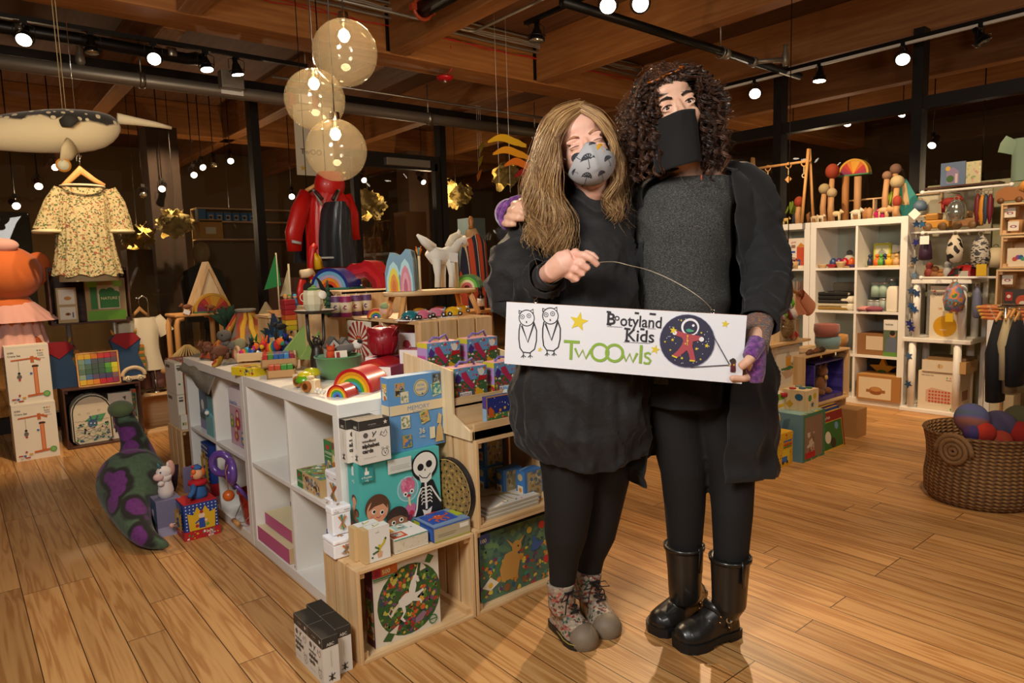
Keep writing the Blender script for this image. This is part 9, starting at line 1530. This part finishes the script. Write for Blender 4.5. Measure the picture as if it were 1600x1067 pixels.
hang('patterned_hat','cream hat with black penguin print hanging from the lower rail','hat',1493,365,410,.045,BWP());hang('patterned_hat','grey and white zebra hat hanging right of the penguin hat','hat',1533,365,418,.05,BWP2());hang('patterned_hat','rainbow and star patterned hat hanging below the ladybug hat','hat',1492,438,487,.055,RBH(),mt=1.3);hang('purple_mitten','dark purple knitted mitten with a white tag on the lower rail','mitten',1447,367,407,.035,'3a2038',taper=1.3)
tag(MB().box(-.03,-.025,-.03,.03,-.04,.02,'paper').bd('paper_tag',None,onx(1447,373,WX-.10)),'cream paper tag on the purple mitten','tag');tag(MB().box(-.035,-.03,-.03,.03,-.06,.02,M('d9b01e')).bd('paper_tag',None,onx(1536,417,WX-.1)),'yellow tag on the zebra hat','tag');tag(MB().box(-.035,-.03,-.025,.025,-.06,.0,M('d9b01e')).bd('paper_tag',None,onx(1486,489,WX-.1)),'yellow tag below the rainbow hat','tag');tag(MB().box(-.03,-.026,-.03,.03,-.04,.02,'paper',T=Matrix.Rotation(.8,4,'X')).bd('paper_tag',None,onx(1433,333,WX-.1)),'white diamond tag hanging from the upper rail','tag')
hang('felt_garland','grey blue felt shape hanging from the upper rail','felt toy',1438,312,330,.04,'4f6478');hang('silver_bauble','silver foil bag hanging in the middle of the upper rail','bag',1495,310,345,.055,M('b4b8b0',.15,.8));hang('sheep_hat','cream woolly sheep hat right of the zebra hat','hat',1556,385,418,.07,'c9bb98',x=WX+.05);hang('blue_scarf','blue and white patterned scarf hanging below the rail','scarf',1528,445,497,.025,'6a6f8a')
for px,py,c,l in((1528,322,'6a1a20','dark red felt feather'),(1535,324,'c9861e','orange felt feather'),(1541,322,'2a3a4a','navy felt feather'),(1548,322,'6a1426','wine red felt feather')):hang('felt_feather',l+' hanging at the right of the upper rail','felt toy',px,py-22,py+28,.018,c,taper=.4);
for i,(px,py,c)in enumerate(((1432,350,'1f3f6a'),(1441,350,'24567a'),(1431,379,'1c1f6a'),(1429,406,'1c2c44'),(1429,430,'5f7a94'),(1424,454,'2f4a6a'),(1432,458,'24406a'),(1424,478,'1f4a7a'),(1429,484,'1f4a7a'),(1421,505,'1a1f6a'),(1424,513,'1a1f6a'),(1420,556,'3f5f84'),(1419,600,'1f3f5f'))):
 p=onx(px,py,SX-.03);e=em('felt_star',p,['highest','second highest','third','fourth','fifth, paler','sixth','seventh','eighth','ninth','tenth','eleventh','twelfth, paler','lowest'][i]+' blue felt star of the garland at the end of the tall shelf','felt star');mb=MB();mb.T=Matrix.Rotation(-pi/2,4,'Z');mb.pr([((.032 if j%2==0 else.014)*sin(pi*j/5+i),(.032 if j%2==0 else.014)*cos(pi*j/5+i))for j in range(10)],-.006,.006,M(c,.9));mb.bd('star_shape',e,bev=.003)
 MB().cyl((0,0,.02),(0,0,.075),.0012,'paper',5).bd('thread',e)
for px,c,w_,l in((1465,'b8802a','.12','wooden yellow toy truck behind the peg rails'),(1512,'9a7048','.1','wooden wheel toy behind the silver bag')):
 p=onx(px,350,WX+.2);e=em('wooden_vehicle',(WX+.2,p.y,zr2+.02),l,'toy');MB().box(-.05,.05,-.09,.09,.02,.08,M(c,.5)).box(-.05,.05,-.02,.07,.08,.13,M(c,.5)).bd('vehicle_body',e,bev=.01)
 for y_ in(-.05,.05):MB().cyl((-.062,y_,.03),(-.05,y_,.03),.03,M('7a5a34',.5)).bd('wheel',e)
tag(MB().box(-.1,.12,-.26,.26,0,.012,'shelfwhite').bd('thin_shelf',None,(WX+.2,onx(1490,350,WX+.2).y,zr2+.005)),'thin white shelf behind the lower peg rail','shelf')
e=critter('red_dragon','red and brown felt dragon figure above the wooden truck',(WX+.12,WY(1474,WX+.12),zr2+.15),.14,'8a1f18','plush toy',pi/2,.3);
x=WX+.15;zb_=onx(1470,292,x).z
e=em('picture_shelf',(x,onx(1500,292,x).y,zb_-.012),'dark narrow ledge holding two picture cards above the rails','shelf');MB().box(-.04,.1,-.25,.22,0,.012,'walnut_x').bd('ledge',e);MB().box(.0,.02,-.02,.02,-(zb_-.012-zr1),0,'walnut_z').bd('bracket',e)
pbox('picture_card','blue picture card with a castle on the high ledge','picture card',x,onx(1469,290,x).y,zb_+.001,.16,.015,onx(1470,256,x).z-zb_,'5f7290',rz=-pi/2,front=[('p',[(.25,.1),(.25,.6),(.5,.8),(.75,.6),(.75,.1)],'8a7a9a'),('c',.3,.75,.1,'c9a04a'),('r',.6,.1,.7,.5,'c8b0b4'),('c',.4,.3,.15,'3f5f30')])
pbox('picture_card','pale flowered picture card on the high ledge, right of the castle card','picture card',x+.03,onx(1502,290,x+.03).y,zb_+.001,.12,.015,onx(1505,254,x+.03).z-zb_,'c4bc94',rz=-pi/2,front=[('b',0,.1,1,.95,['c98a8a','a8b47a','d8cfa8','8aa06a'],40,1,.05)])
trim(MB().box(6.1,6.16,-1.0,WY(1440,6.1),0,onx(1500,286,6.1).z,M('9c9a7a',.8)))
xr=5.35
def RC(px0,px1,pyt,pyb,x=xr):a=onx(px0,pyb,x);b=onx(px1,pyb,x);return a.y,a.y-b.y,a.z,onx(px0,pyt,x).z-a.z
y_,w_,z_,h_=RC(1561,1640,318,372);z0r=onx(1561,436,xr).z
for i,(a,b,l)in enumerate(((318,368,'topmost pine crate at the right edge, with round printed cups'),(369,420,'middle pine crate at the right edge, holding the shell card'),(421,500,'lower pine crate at the right edge, with the fox print'))):
 yy,ww,zz,hh=RC(1562 if i<2 else 1553,1640,a,b);crate('pine_crate',l,xr,yy,zz+(.0),.42,.26,hh-.002,rz=-pi/2)
 if i==0:zt0=zz+hh
 if i<2:
  for k_ in range(1 if i else 2):pass
zz1=RC(1562,1640,318,368)[2]
for px,py,zz,l in((1585,357,RC(1562,1640,318,368)[2]+.013,'kraft cup with a rainbow ring label in the topmost right crate'),(1580,335,RC(1562,1640,318,368)[2]+.10,'second kraft cup with a rainbow ring label, stacked above'),(1576,436,RC(1553,1640,421,500)[2]+.22,'kraft cup with a rainbow ring label in the lower right crate')):
 y_=onx(px,py,xr+.06).y;e=em('craft_cup',(xr+.08,y_,zz),l,'cup');mb=MB();mb.lt([(0,0),(.035,0),(.042,.085),(.038,.085),(.032,.01)],'kraft',24);mb.bd('cup_body',e);m2=MB();F_=fr((-.044,.03,.015),(0,-1,0),(0,0,1));m2.T=Matrix.Identity(4);art(m2,F_,.06,.06,[('r',0,0,1,1,'e0dccc'),('o',.5,.45,.26,.1,'b8302e',.5),('o',.5,.43,.2,.06,'24489a',.5)]);m2.bd('label',e)
pbox('shell_card','white card with a rainbow shell in the middle right crate','card',xr+.05,onx(1573,415,xr+.05).y,RC(1562,1640,369,420)[2]+.013,.12,.01,.12,'d8ccb4',rz=-pi/2,front=[('c',.35,.4,.12,'b84a3a'),('c',.5,.5,.12,'8a3a7a'),('c',.62,.5,.12,'24589a'),('c',.72,.4,.1,'3f8a6a')])
pbox('fox_card','dark card with a red fox print in the lower right crate','card',xr+.06,onx(1568,475,xr+.06).y,RC(1553,1640,421,500)[2]+.013,.16,.01,.19,'3a3430',rz=-pi/2,front=[('r',.05,.6,.3,.9,'9a2a20'),('c',.65,.6,.2,'b84a2a'),('c',.65,.5,.1,'d8ccb4'),('c',.17,.75,.06,'e0d6c4')])
e=em('wooden_leaf_truck',(xr+.1,onx(1580,318,xr+.1).y,zt0),'brown wooden car with a green leaf on the topmost right crate','toy car');MB().pr([(-.08,.02),(-.08,.08),(-.03,.11),(.05,.1),(.08,.05),(.08,.02)],-.03,.03,M('9a6434',.6),T=Matrix.Rotation(-pi/2,4,'Z')).bd('car_body',e,bev=.005);MB().tb([(-.02,-.05,.08),(-.03,-.08,.14)],[.03,.01],M('c98a3a',.7),8,flat=.4).bd('leaf',e)
for y2 in(-.05,.05):MB().cyl((-.04,y2,.02),(-.03,y2,.02),.02,M('6a4424',.5)).bd('wheel',e)
e=em('green_tshirt',onx(1590,215,4.4),'pale green child tee hanging at the top right edge','shirt');g0=e.location.copy();GT=M('9fb896',.9,sheen=.2);G=lambda a,b:onx(a,b,4.4)-g0
A=G(1583,222);B=G(1578,284);MB().grid(lambda u,v:(lambda l,r:V((.03*sin(2*pi*u)*(1+.1*sin(6*u*6.28)),l.y+(r.y-l.y)*(.5-.5*cos(2*pi*u)),l.z)))(G(1582-3*v,218+66*v),G(1640,218+66*v)),40,12,GT,closed=True).bd('shirt_body',e);MB().tb([G(1585,218),G(1577,228),G(1572,240)],[.045,.045,.04],GT,14,caps=False,flat=.6).bd('sleeve',e);MB().tb([G(1605,212),G(1605,212)+V((0,0,3.0-g0.z))],.003,'black_metal',5).bd('hanging_rod',e)
xc=4.75
def C_(a,b,x=xc):return onx(a,b,x)
zt_=C_(1537,497).z;e=em('low_white_shelf',(5.1,onx(1540,560,5.1).y,0),'low white shelf piled with patterned clothes behind the clothes rail','shelf',None,-pi/2);zz=onx(1540,500,5.1).z
MB().box(0,.6,0,.3,zz-.02,zz,'shelfwhite').bd('top_panel',e);MB().box(0,.03,0,.3,0,zz-.02,'shelfwhite').bd('side_panel',e);MB().box(.57,.6,0,.3,0,zz-.02,'shelfwhite').bd('side_panel',e);MB().box(.03,.57,0,.3,zz*.5,zz*.5+.02,'shelfwhite').bd('shelf_board',e)
PTC=noisy('print_cloth',[(0,'c4703a'),(.35,'cfc0a0'),(.5,'2a2f30'),(.58,'c9a02e'),(.7,'b85a4a')],ns=40,vor=True,interp='CONSTANT',bump=.2)
for i in range(4):
 y_=onx(1532,490,5.12).y;o=pbox('folded_clothes',['lowest','second','third','topmost'][i]+' folded colourful printed garment on the low white shelf','clothes',5.12,y_+.01*i,zz+.001+.022*i,.3,.2,.021,'paper',rz=-pi/2,bev=0);o.data.materials.clear();o.data.materials.append(PTC());o.data.polygons.foreach_set('material_index',[0]*len(o.data.polygons));b_=o.modifiers.new('b','BEVEL');b_.width=.009;b_.segments=3
pbox('framed_print','framed pale print inside the low white shelf','frame',5.12,onx(1547,560,5.12).y,zz*.5+.021,.12,.02,zz*.42,'b8924a',rz=-pi/2,front=[('r',.12,.08,.88,.92,'c9c0a4')])
pbox('cream_carton','cream carton in the bottom of the low white shelf','carton',5.12,onx(1543,620,5.12).y,.001,.14,.15,zz*.38,'c9bc9c',rz=-pi/2)
zr_=C_(1580,478).z;e=em('clothes_rail',(xc,C_(1572,478).y,0),'chrome clothes rail at the right edge with small garments','clothes rail');MB().cyl((0,-.7,zr_),(0,.02,zr_),.012,'chrome').bd('bar',e);MB().cyl((0,-.0,0),(0,0,zr_),.01,'chrome').bd('post',e);MB().cyl((0,-.68,0),(0,-.68,zr_),.01,'chrome').bd('post',e)
for i,(px,py0,py1,w_,c,l)in enumerate(((1563,500,625,.08,'15171c','black child jacket at the left end of the clothes rail'),(1578,498,590,.07,'b8a884','cream child top second on the clothes rail'),(1592,500,600,.08,'1a1c22','navy garment at the right end of the clothes rail'),(1585,495,612,.06,'8a7a5c','beige trousers hanging on the clothes rail'))):
 a=C_(px,py0);e=em('hanging_garment',(xc,a.y,zr_),l,'garment');h0=zr_-a.z;h1=zr_-C_(px,py1).z
 MB().tb([(-.02,0,-h0),(-.04,0,-h0-(h1-h0)*.4),(-.03,0,-h1)],[w_*.6,w_*1.3,w_*1.1],M(c,.9,bump=.3),16,flat=.5).bd('cloth',e);MB().tb([(.05,0,-h0),(0,0,-h0+.04),(-.08,0,-h0)],[.012,.016,.01],'beech',8,flat=.5).bd('hanger',e);MB().cyl((0,0,-h0+.03),(0,0,.012),.003,'chrome').bd('hook',e)
BK_=V((3.98,.93,0));c0=onz(1563,797,0);R0=.235;ctr=c0+V((c0.x,c0.y,0)).normalized()*R0
ctr=onz(1575,800,0)+FH*.2;e=em('woven_basket',(ctr.x,ctr.y,0),'woven seagrass basket with a round handle full of felt balls','basket');hb=.40
def bmat():
 if 'weave' in _M:return _M['weave']
 m_,N,L,b=newmat('weave');t=N.new('ShaderNodeTexCoord');s=N.new('ShaderNodeSeparateXYZ');L.new(t.outputs['Object'],s.inputs[0]);at=N.new('ShaderNodeMath');at.operation='ARCTAN2';L.new(s.outputs[1],at.inputs[0]);L.new(s.outputs[0],at.inputs[1])
 def mt(op,a,b_=None,v=None):
  n=N.new('ShaderNodeMath');n.operation=op;L.new(a,n.inputs[0]);
  if b_ is not None:L.new(b_,n.inputs[1])
  if v is not None:n.inputs[1].default_value=v
  return n.outputs[0]
 z=mt('MULTIPLY',s.outputs[2],v=58);row=mt('FLOOR',z);zz=mt('SINE',mt('MULTIPLY',z,v=2*pi));sh=mt('MULTIPLY',row,v=pi);an=mt('ADD',mt('MULTIPLY',at.outputs[0],v=44),sh);sl=mt('ADD',an,mt('MULTIPLY',z,v=3.0));aa=mt('SINE',sl);h=mt('ADD',mt('MULTIPLY',aa,v=.6),mt('MULTIPLY',mt('SINE',mt('MULTIPLY',mt('FRACT',z),v=pi)),v=1.0))
 mr=N.new('ShaderNodeMapRange');mr.inputs[1].default_value=-.4;mr.inputs[2].default_value=1.5;L.new(h,mr.inputs[0]);r=ramp(N,[(0,'3a2412'),(.5,'7a5530'),(1,'a27a48')]);L.new(mr.outputs[0],r.inputs[0]);L.new(r.outputs[0],b.inputs['Base Color']);b.inputs['Roughness'].default_value=.75
 u_=N.new('ShaderNodeBump');u_.inputs['Strength'].default_value=1;u_.inputs['Distance'].default_value=.008;L.new(mr.outputs[0],u_.inputs['Height']);L.new(u_.outputs[0],b.inputs['Normal']);return m_
hb=.335
MB().lt([(0,.004),(.215,0),(.235,.03),(.238,.12),(.228,.2),(.232,.27),(.245,hb),(.25,hb+.004),(.245,hb+.012),(.232,hb+.006),(.222,.25),(.22,.1),(.2,.012),(0,.01)],bmat(),64).bd('basket_body',e)
dirc=(-RH*.86-FH*.5).normalized();hp_=dirc*.25+V((0,0,hb-.06));sd_=V((-dirc.y,dirc.x,0));mb=MB()
for k_,(r_,t_)in enumerate(((.055,.012),(.034,.011),(.014,.010))):mb.tb([hp_+sd_*(r_*cos(a))+V((0,0,r_*sin(a)))+dirc*.004 for a in[2*pi*i/24 for i in range(24)]],t_,M('84603a',.8,bump=1,bs=120),8,closed=True)
mb.tb([hp_+sd_*(.08*cos(a))+V((0,0,-.01+.085*sin(a)))for a in[pi*i/12 for i in range(13)]],.012,M('84603a',.8,bump=1,bs=120),8);mb.bd('handle',e)
def ballm(key,cs,rot):
 return noisy(key,[(i/len(cs),c)for i,c in enumerate(cs)],scale=(.4,.4,5),ns=2.2,detail=1,rough=.95,bump=.25)()
for i,(px,py,r,dd,cs,l)in enumerate(((1518,654,24,.0,['3a1f3a','4a4a6a','4a6a2e','5a5a8a','a8602a','6a3a5a'],'large purple and green striped felt ball at the left of the basket'),(1559,668,27,.03,['2c2338','3a3050','4a3f5a','2f2a44'],'largest dark violet felt ball in the basket'),(1537,676,17,-.06,['a8541a','8f1a12','b8301a'],'orange and red felt ball in front'),(1519,676,13,-.05,['3a2450','2f3a6a','5a2a5a'],'small blue purple felt ball at the rim'),(1562,690,18,-.07,['8a1c14','5a4a24','9a2a1a','3a4a2a'],'red and olive striped felt ball at the basket rim'),(1593,680,22,-.03,['8a1208','a31c0c','7a0f0a'],'bright red felt ball at the right edge'),(1592,655,22,.08,['2a3a24','3a2a20','4a4a2a'],'dark olive felt ball at the back right'))):
 d_=(ctr.x*FH.x+ctr.y*FH.y)+dd;p=Q(px,py,d_);rr=pxr(r,d_);e2=em('felt_ball',p,l,'ball');MB().ell((0,0,0),rr,ballm('ball%d'%i,cs,i),28,20).bd('ball_body',e2,rot=(.6*i,.9*i+.4,0))
# == the shop next door, seen through the glass
e=em('wooden_shelf',(0,8.3,0),'wooden shelf with little blue boxes in the shop behind the glass','shelf')
xa,xb=ony(308,340,8.3).x,ony(400,340,8.3).x;z1=ony(350,325,8.3).z;z2=ony(350,345,8.3).z;z3=ony(350,373,8.3).z
for zz in(z1,z2,z3):MB().box(xa,xb+.8,0,.25,zz-.015,zz,'pine_x').bd('shelf_board',e)
MB().box(xa,xb+.8,.24,.26,0,z1,M('6a5230',.8)).bd('back_panel',e)
for i in range(7):x=xa+.02+i*(xb-xa)/7;pbox('blue_box','%s small blue box on the shelf of the shop behind the glass'%['leftmost','second','third','fourth','fifth','sixth','rightmost'][i],'box',x,8.32,z2+.001,(xb-xa)/7*.85,.12,(z1-z2)*(.9 if i==0 else.65),'2f6fa8',front=[('r',.25,.1,.8,.7,'c8c4b8'),('c',.5,.4,.2,'3a3430')]if i else())
pbox('yellow_frame_box','yellow box with a white label under the blue boxes next door','box',xa+.02,8.3,z3+.001,.25,.1,.22,'b8862a',front=[('r',.25,.25,.7,.6,'d8cfb8')])
PAPM=noisy('crumpled_paper',[(.3,'a8904a'),(.6,'d8c480'),(.8,'e6d8a0')],ns=6,rough=.6,bump=1,dist=.05)
def paperlamp(px,py,r,y,l,li=6):
 p=ony(px,py,y);e=em('paper_lamp',p,l,'pendant lamp');rr=r*y/(ray(px,py)[1])/FPX;rs=random.Random(px);mb=MB()
 for k in range(16):
  a=rs.uniform(0,2*pi);z=rs.uniform(-.5,.5);q=V((cos(a)*.65*rr,sin(a)*.65*rr,z*rr*.7));n_=q.normalized();s=n_.orthogonal().normalized();t_=n_.cross(s);ph=rs.uniform(0,6)
  mb.grid(lambda u,v:q+(s*(u-.5)+t_*(v-.5))*rr*.9+n_*(rr*.22*sin(7*u+ph)*cos(6*v+ph)+rr*.1*sin(15*u*v+ph)),10,10,PAPM())
 mb.bd('paper_shade',e);MB().ell((0,0,0),rr*.1,'dimlamp',10,8).bd('bulb',e);MB().tb([(0,0,0),(0,0,3.42-p.z)],.004,'black',5).bd('cord',e);light('paper_lamp_light','POINT',p,li,(1,.75,.4),shadow_soft_size=.05)
paperlamp(275,350,28,8.6,'crumpled paper lamp glowing behind the floral dress');paperlamp(215,370,26,8.4,'crumpled paper lamp partly behind the dress sleeve',5);paperlamp(360,362,22,8.7,'small crumpled paper lamp below the blue boxes',4);paperlamp(575,320,28,8.8,'crumpled paper lamp seen right of the red jacket');paperlamp(712,300,26,8.6,'crumpled paper lamp between the posts by the striped dress');paperlamp(790,275,24,8.6,'crumpled paper lamp left of the long blonde hair');paperlamp(983,258,34,7.9,'large glowing crumpled paper lamp between the two women',12)
for i,(px,py,on)in enumerate(((254,296,1),(224,306,0),(302,274,1),(315,262,1),(334,258,0),(360,252,1),(60,292,1),(24,323,1),(456,308,1),(568,282,1),(660,285,1),(85,262,1))):
 p=ony(px,py,9.0);e=head((p.x,9.0,p.z+.12),(p.x-1+.5*(i%4),6.5,1.0),'%s small spotlight next door, %s'%(['first','second','third','fourth','fifth','sixth','seventh','eighth','ninth','tenth','eleventh','twelfth'][i],['left of the thick glass post','behind the dress'][i in(6,7,11)]),on,r=.042,cage=False);MB().cyl((0,0,0),(0,0,3.4-p.z-.12),.006,'black_metal',6).bd('hanging_rod',e)
e=em('bust_mannequin',(ony(315,400,8.0).x,8.0,0),'dark dressed mannequin head and shoulders in the shop behind the glass','mannequin');zz=ony(315,395,8.0).z
MB().ell((0,0,zz),(.09,.1,.12),M('8a7440',.6)).bd('head',e);MB().lt([(.2,zz-.75),(.24,zz-.3),(.2,zz-.2),(.05,zz-.12)],M('1c1f1c',.8),24,T=Matrix.Diagonal((1,.5,1,1))).bd('torso',e);MB().cyl((0,0,0),(0,0,zz-.75),.03,'black_metal').bd('pole',e)
for i,(px0,px1,pyt,pyb,y,c,l)in enumerate(((430,480,330,480,8.6,'6a5838','olive cabinet seen left of the red jacket'),(560,600,370,470,8.3,'7a5230','brown counter seen right of the red jacket'),(640,672,330,470,7.6,'8a5a28','light wooden panel seen through the door'),(0,60,330,470,8.0,'3a3a30','dark green rack at the far left behind the glass'),(205,245,390,470,8.0,'5a4a2c','low cabinet with cards behind the dress'),(735,760,340,400,8.2,'7f98a4','pale blue screen behind the striped dress'))):
 x0=ony(px0,pyb,y).x;x1=ony(px1,pyb,y).x;tag(MB().box(0,x1-x0,0,.3,0,ony(px0,pyt,y).z,M(c,.7)).bd('cabinet',None,(x0,y,0),bev=.005),l,'cabinet')
pbox('lettered_sign','hand lettered white sign hanging behind the globe lamps','sign',ony(465,280,6.0).x,6.0,ony(465,273,6.0).z,.36,.006,.62,'cfc6ac',front=[('t',.12,.30,.11,'TwOO','3a352c','l',.01),('s',.16,.1,.05,'c9a02e'),('l',[(.1,.9),(.4,.93),(.7,.9)],.01,'3a352c')])
MB().cyl((.18,0,.62),(.18,0,1.35),.002,'black',5).bd('hanging_cord',bpy.data.objects['lettered_sign'])
x0=ony(795,260,4.9);e=em('wavy_mobile',x0,'hanging mobile of wavy yellow, orange and red slats beside the blonde hair','mobile');m0=x0.copy()
for i,(pl,pr,py,c)in enumerate(((762,822,222,'c9a01e'),(770,828,241,'cf8f1a'),(788,836,259,'cf6f1a'),(804,840,276,'8a1018'),(812,838,289,'6a1424'))):
 mb=MB();top=[];bot=[]
 for k in range(17):
  t=k/16;px=pl+(pr-pl)*t;w_=7*sin(pi*(t*.85+.05))**.7;cy=py+4*sin(2*pi*t*1.0+2.6)-2+8*(t>.8)*(t-.8)*5*.8;a=ony(px,cy-w_,4.9)-m0;b=ony(px,cy+w_*.7,4.9)-m0;top.append((a.x,a.z));bot.append((b.x,b.z))
 mb.pr(top+bot[::-1],-.004,.004,M(c,.4));mb.bd('slat',e)
for px in(778,795):q=ony(px,222,4.9)-m0;MB().tb([(q.x,0,3.42-m0.z),(q.x,0,ony(px,300,4.9).z-m0.z)],.0015,'paper',5).bd('string',e)
for i in range(3):
 a=ony(752-2*i,230+22*i,6.3);tag(MB().pr([(-.02,-.07),(.01,-.03),(.04,.05),(.05,.07),(.0,.04),(-.03,0)],-.004,.004,M(['8a7a14','8f7a14','a8601a'][i],.5)).cyl((.0,0,.05),(0,0,3.3-a.z),.0015,'paper',5).bd('leaf_ornament',None,a),['highest','middle','lowest'][i]+' mustard leaf ornament hanging left of the wavy mobile','ornament')
for i,(px,py)in enumerate(((1411,178),(1458,227),(1325,193),(1533,290))):  # added heads where the pane only mirrors track lights, to brighten that side
 p=onx(px,py,8.6);head((8.6,p.y,p.z+.12),(7,p.y+.4-.3*i,1.2),['upper','middle','left','low bright'][i]+' added spotlight at a track light reflection, behind the right glass wall',1,r=.045,cage=False);MB().cyl((8.6,p.y,p.z+.12),(8.6,p.y,3.4),.006,'black_metal',6).bd('hanging_rod',bpy.data.objects[[o.name for o in bpy.data.objects if o.get('label','').endswith('right glass wall')][-1]]).matrix_parent_inverse=Matrix.Translation((-8.6,-p.y,-p.z-.12))
for q_ in((.9,9.4,2.0,24),(3.2,9.2,2.0,24),(5.4,8.4,2.0,18),(8.8,4.4,2.0,22),(8.8,1.4,2.0,22)):light('next_room_fill','POINT',q_[:3],q_[3],WARM,shadow_soft_size=.03)  # added fill points without fixtures, lifting the dark rooms behind the glass
_by={}
for o in bpy.data.objects:
 if o.parent is None and o.get('category')and not o.get('kind')and not o.get('group'):_by.setdefault(o.name.split('.')[0],[]).append(o)
for n_,l_ in _by.items():
 if len(l_)>1 and n_!='person':
  w_=n_.replace('_',' ');w_+='' if w_.endswith('s')else 'es' if w_[-1]in 'xh' else 's'
  for o in l_:o['group']=w_+' in the toy shop'
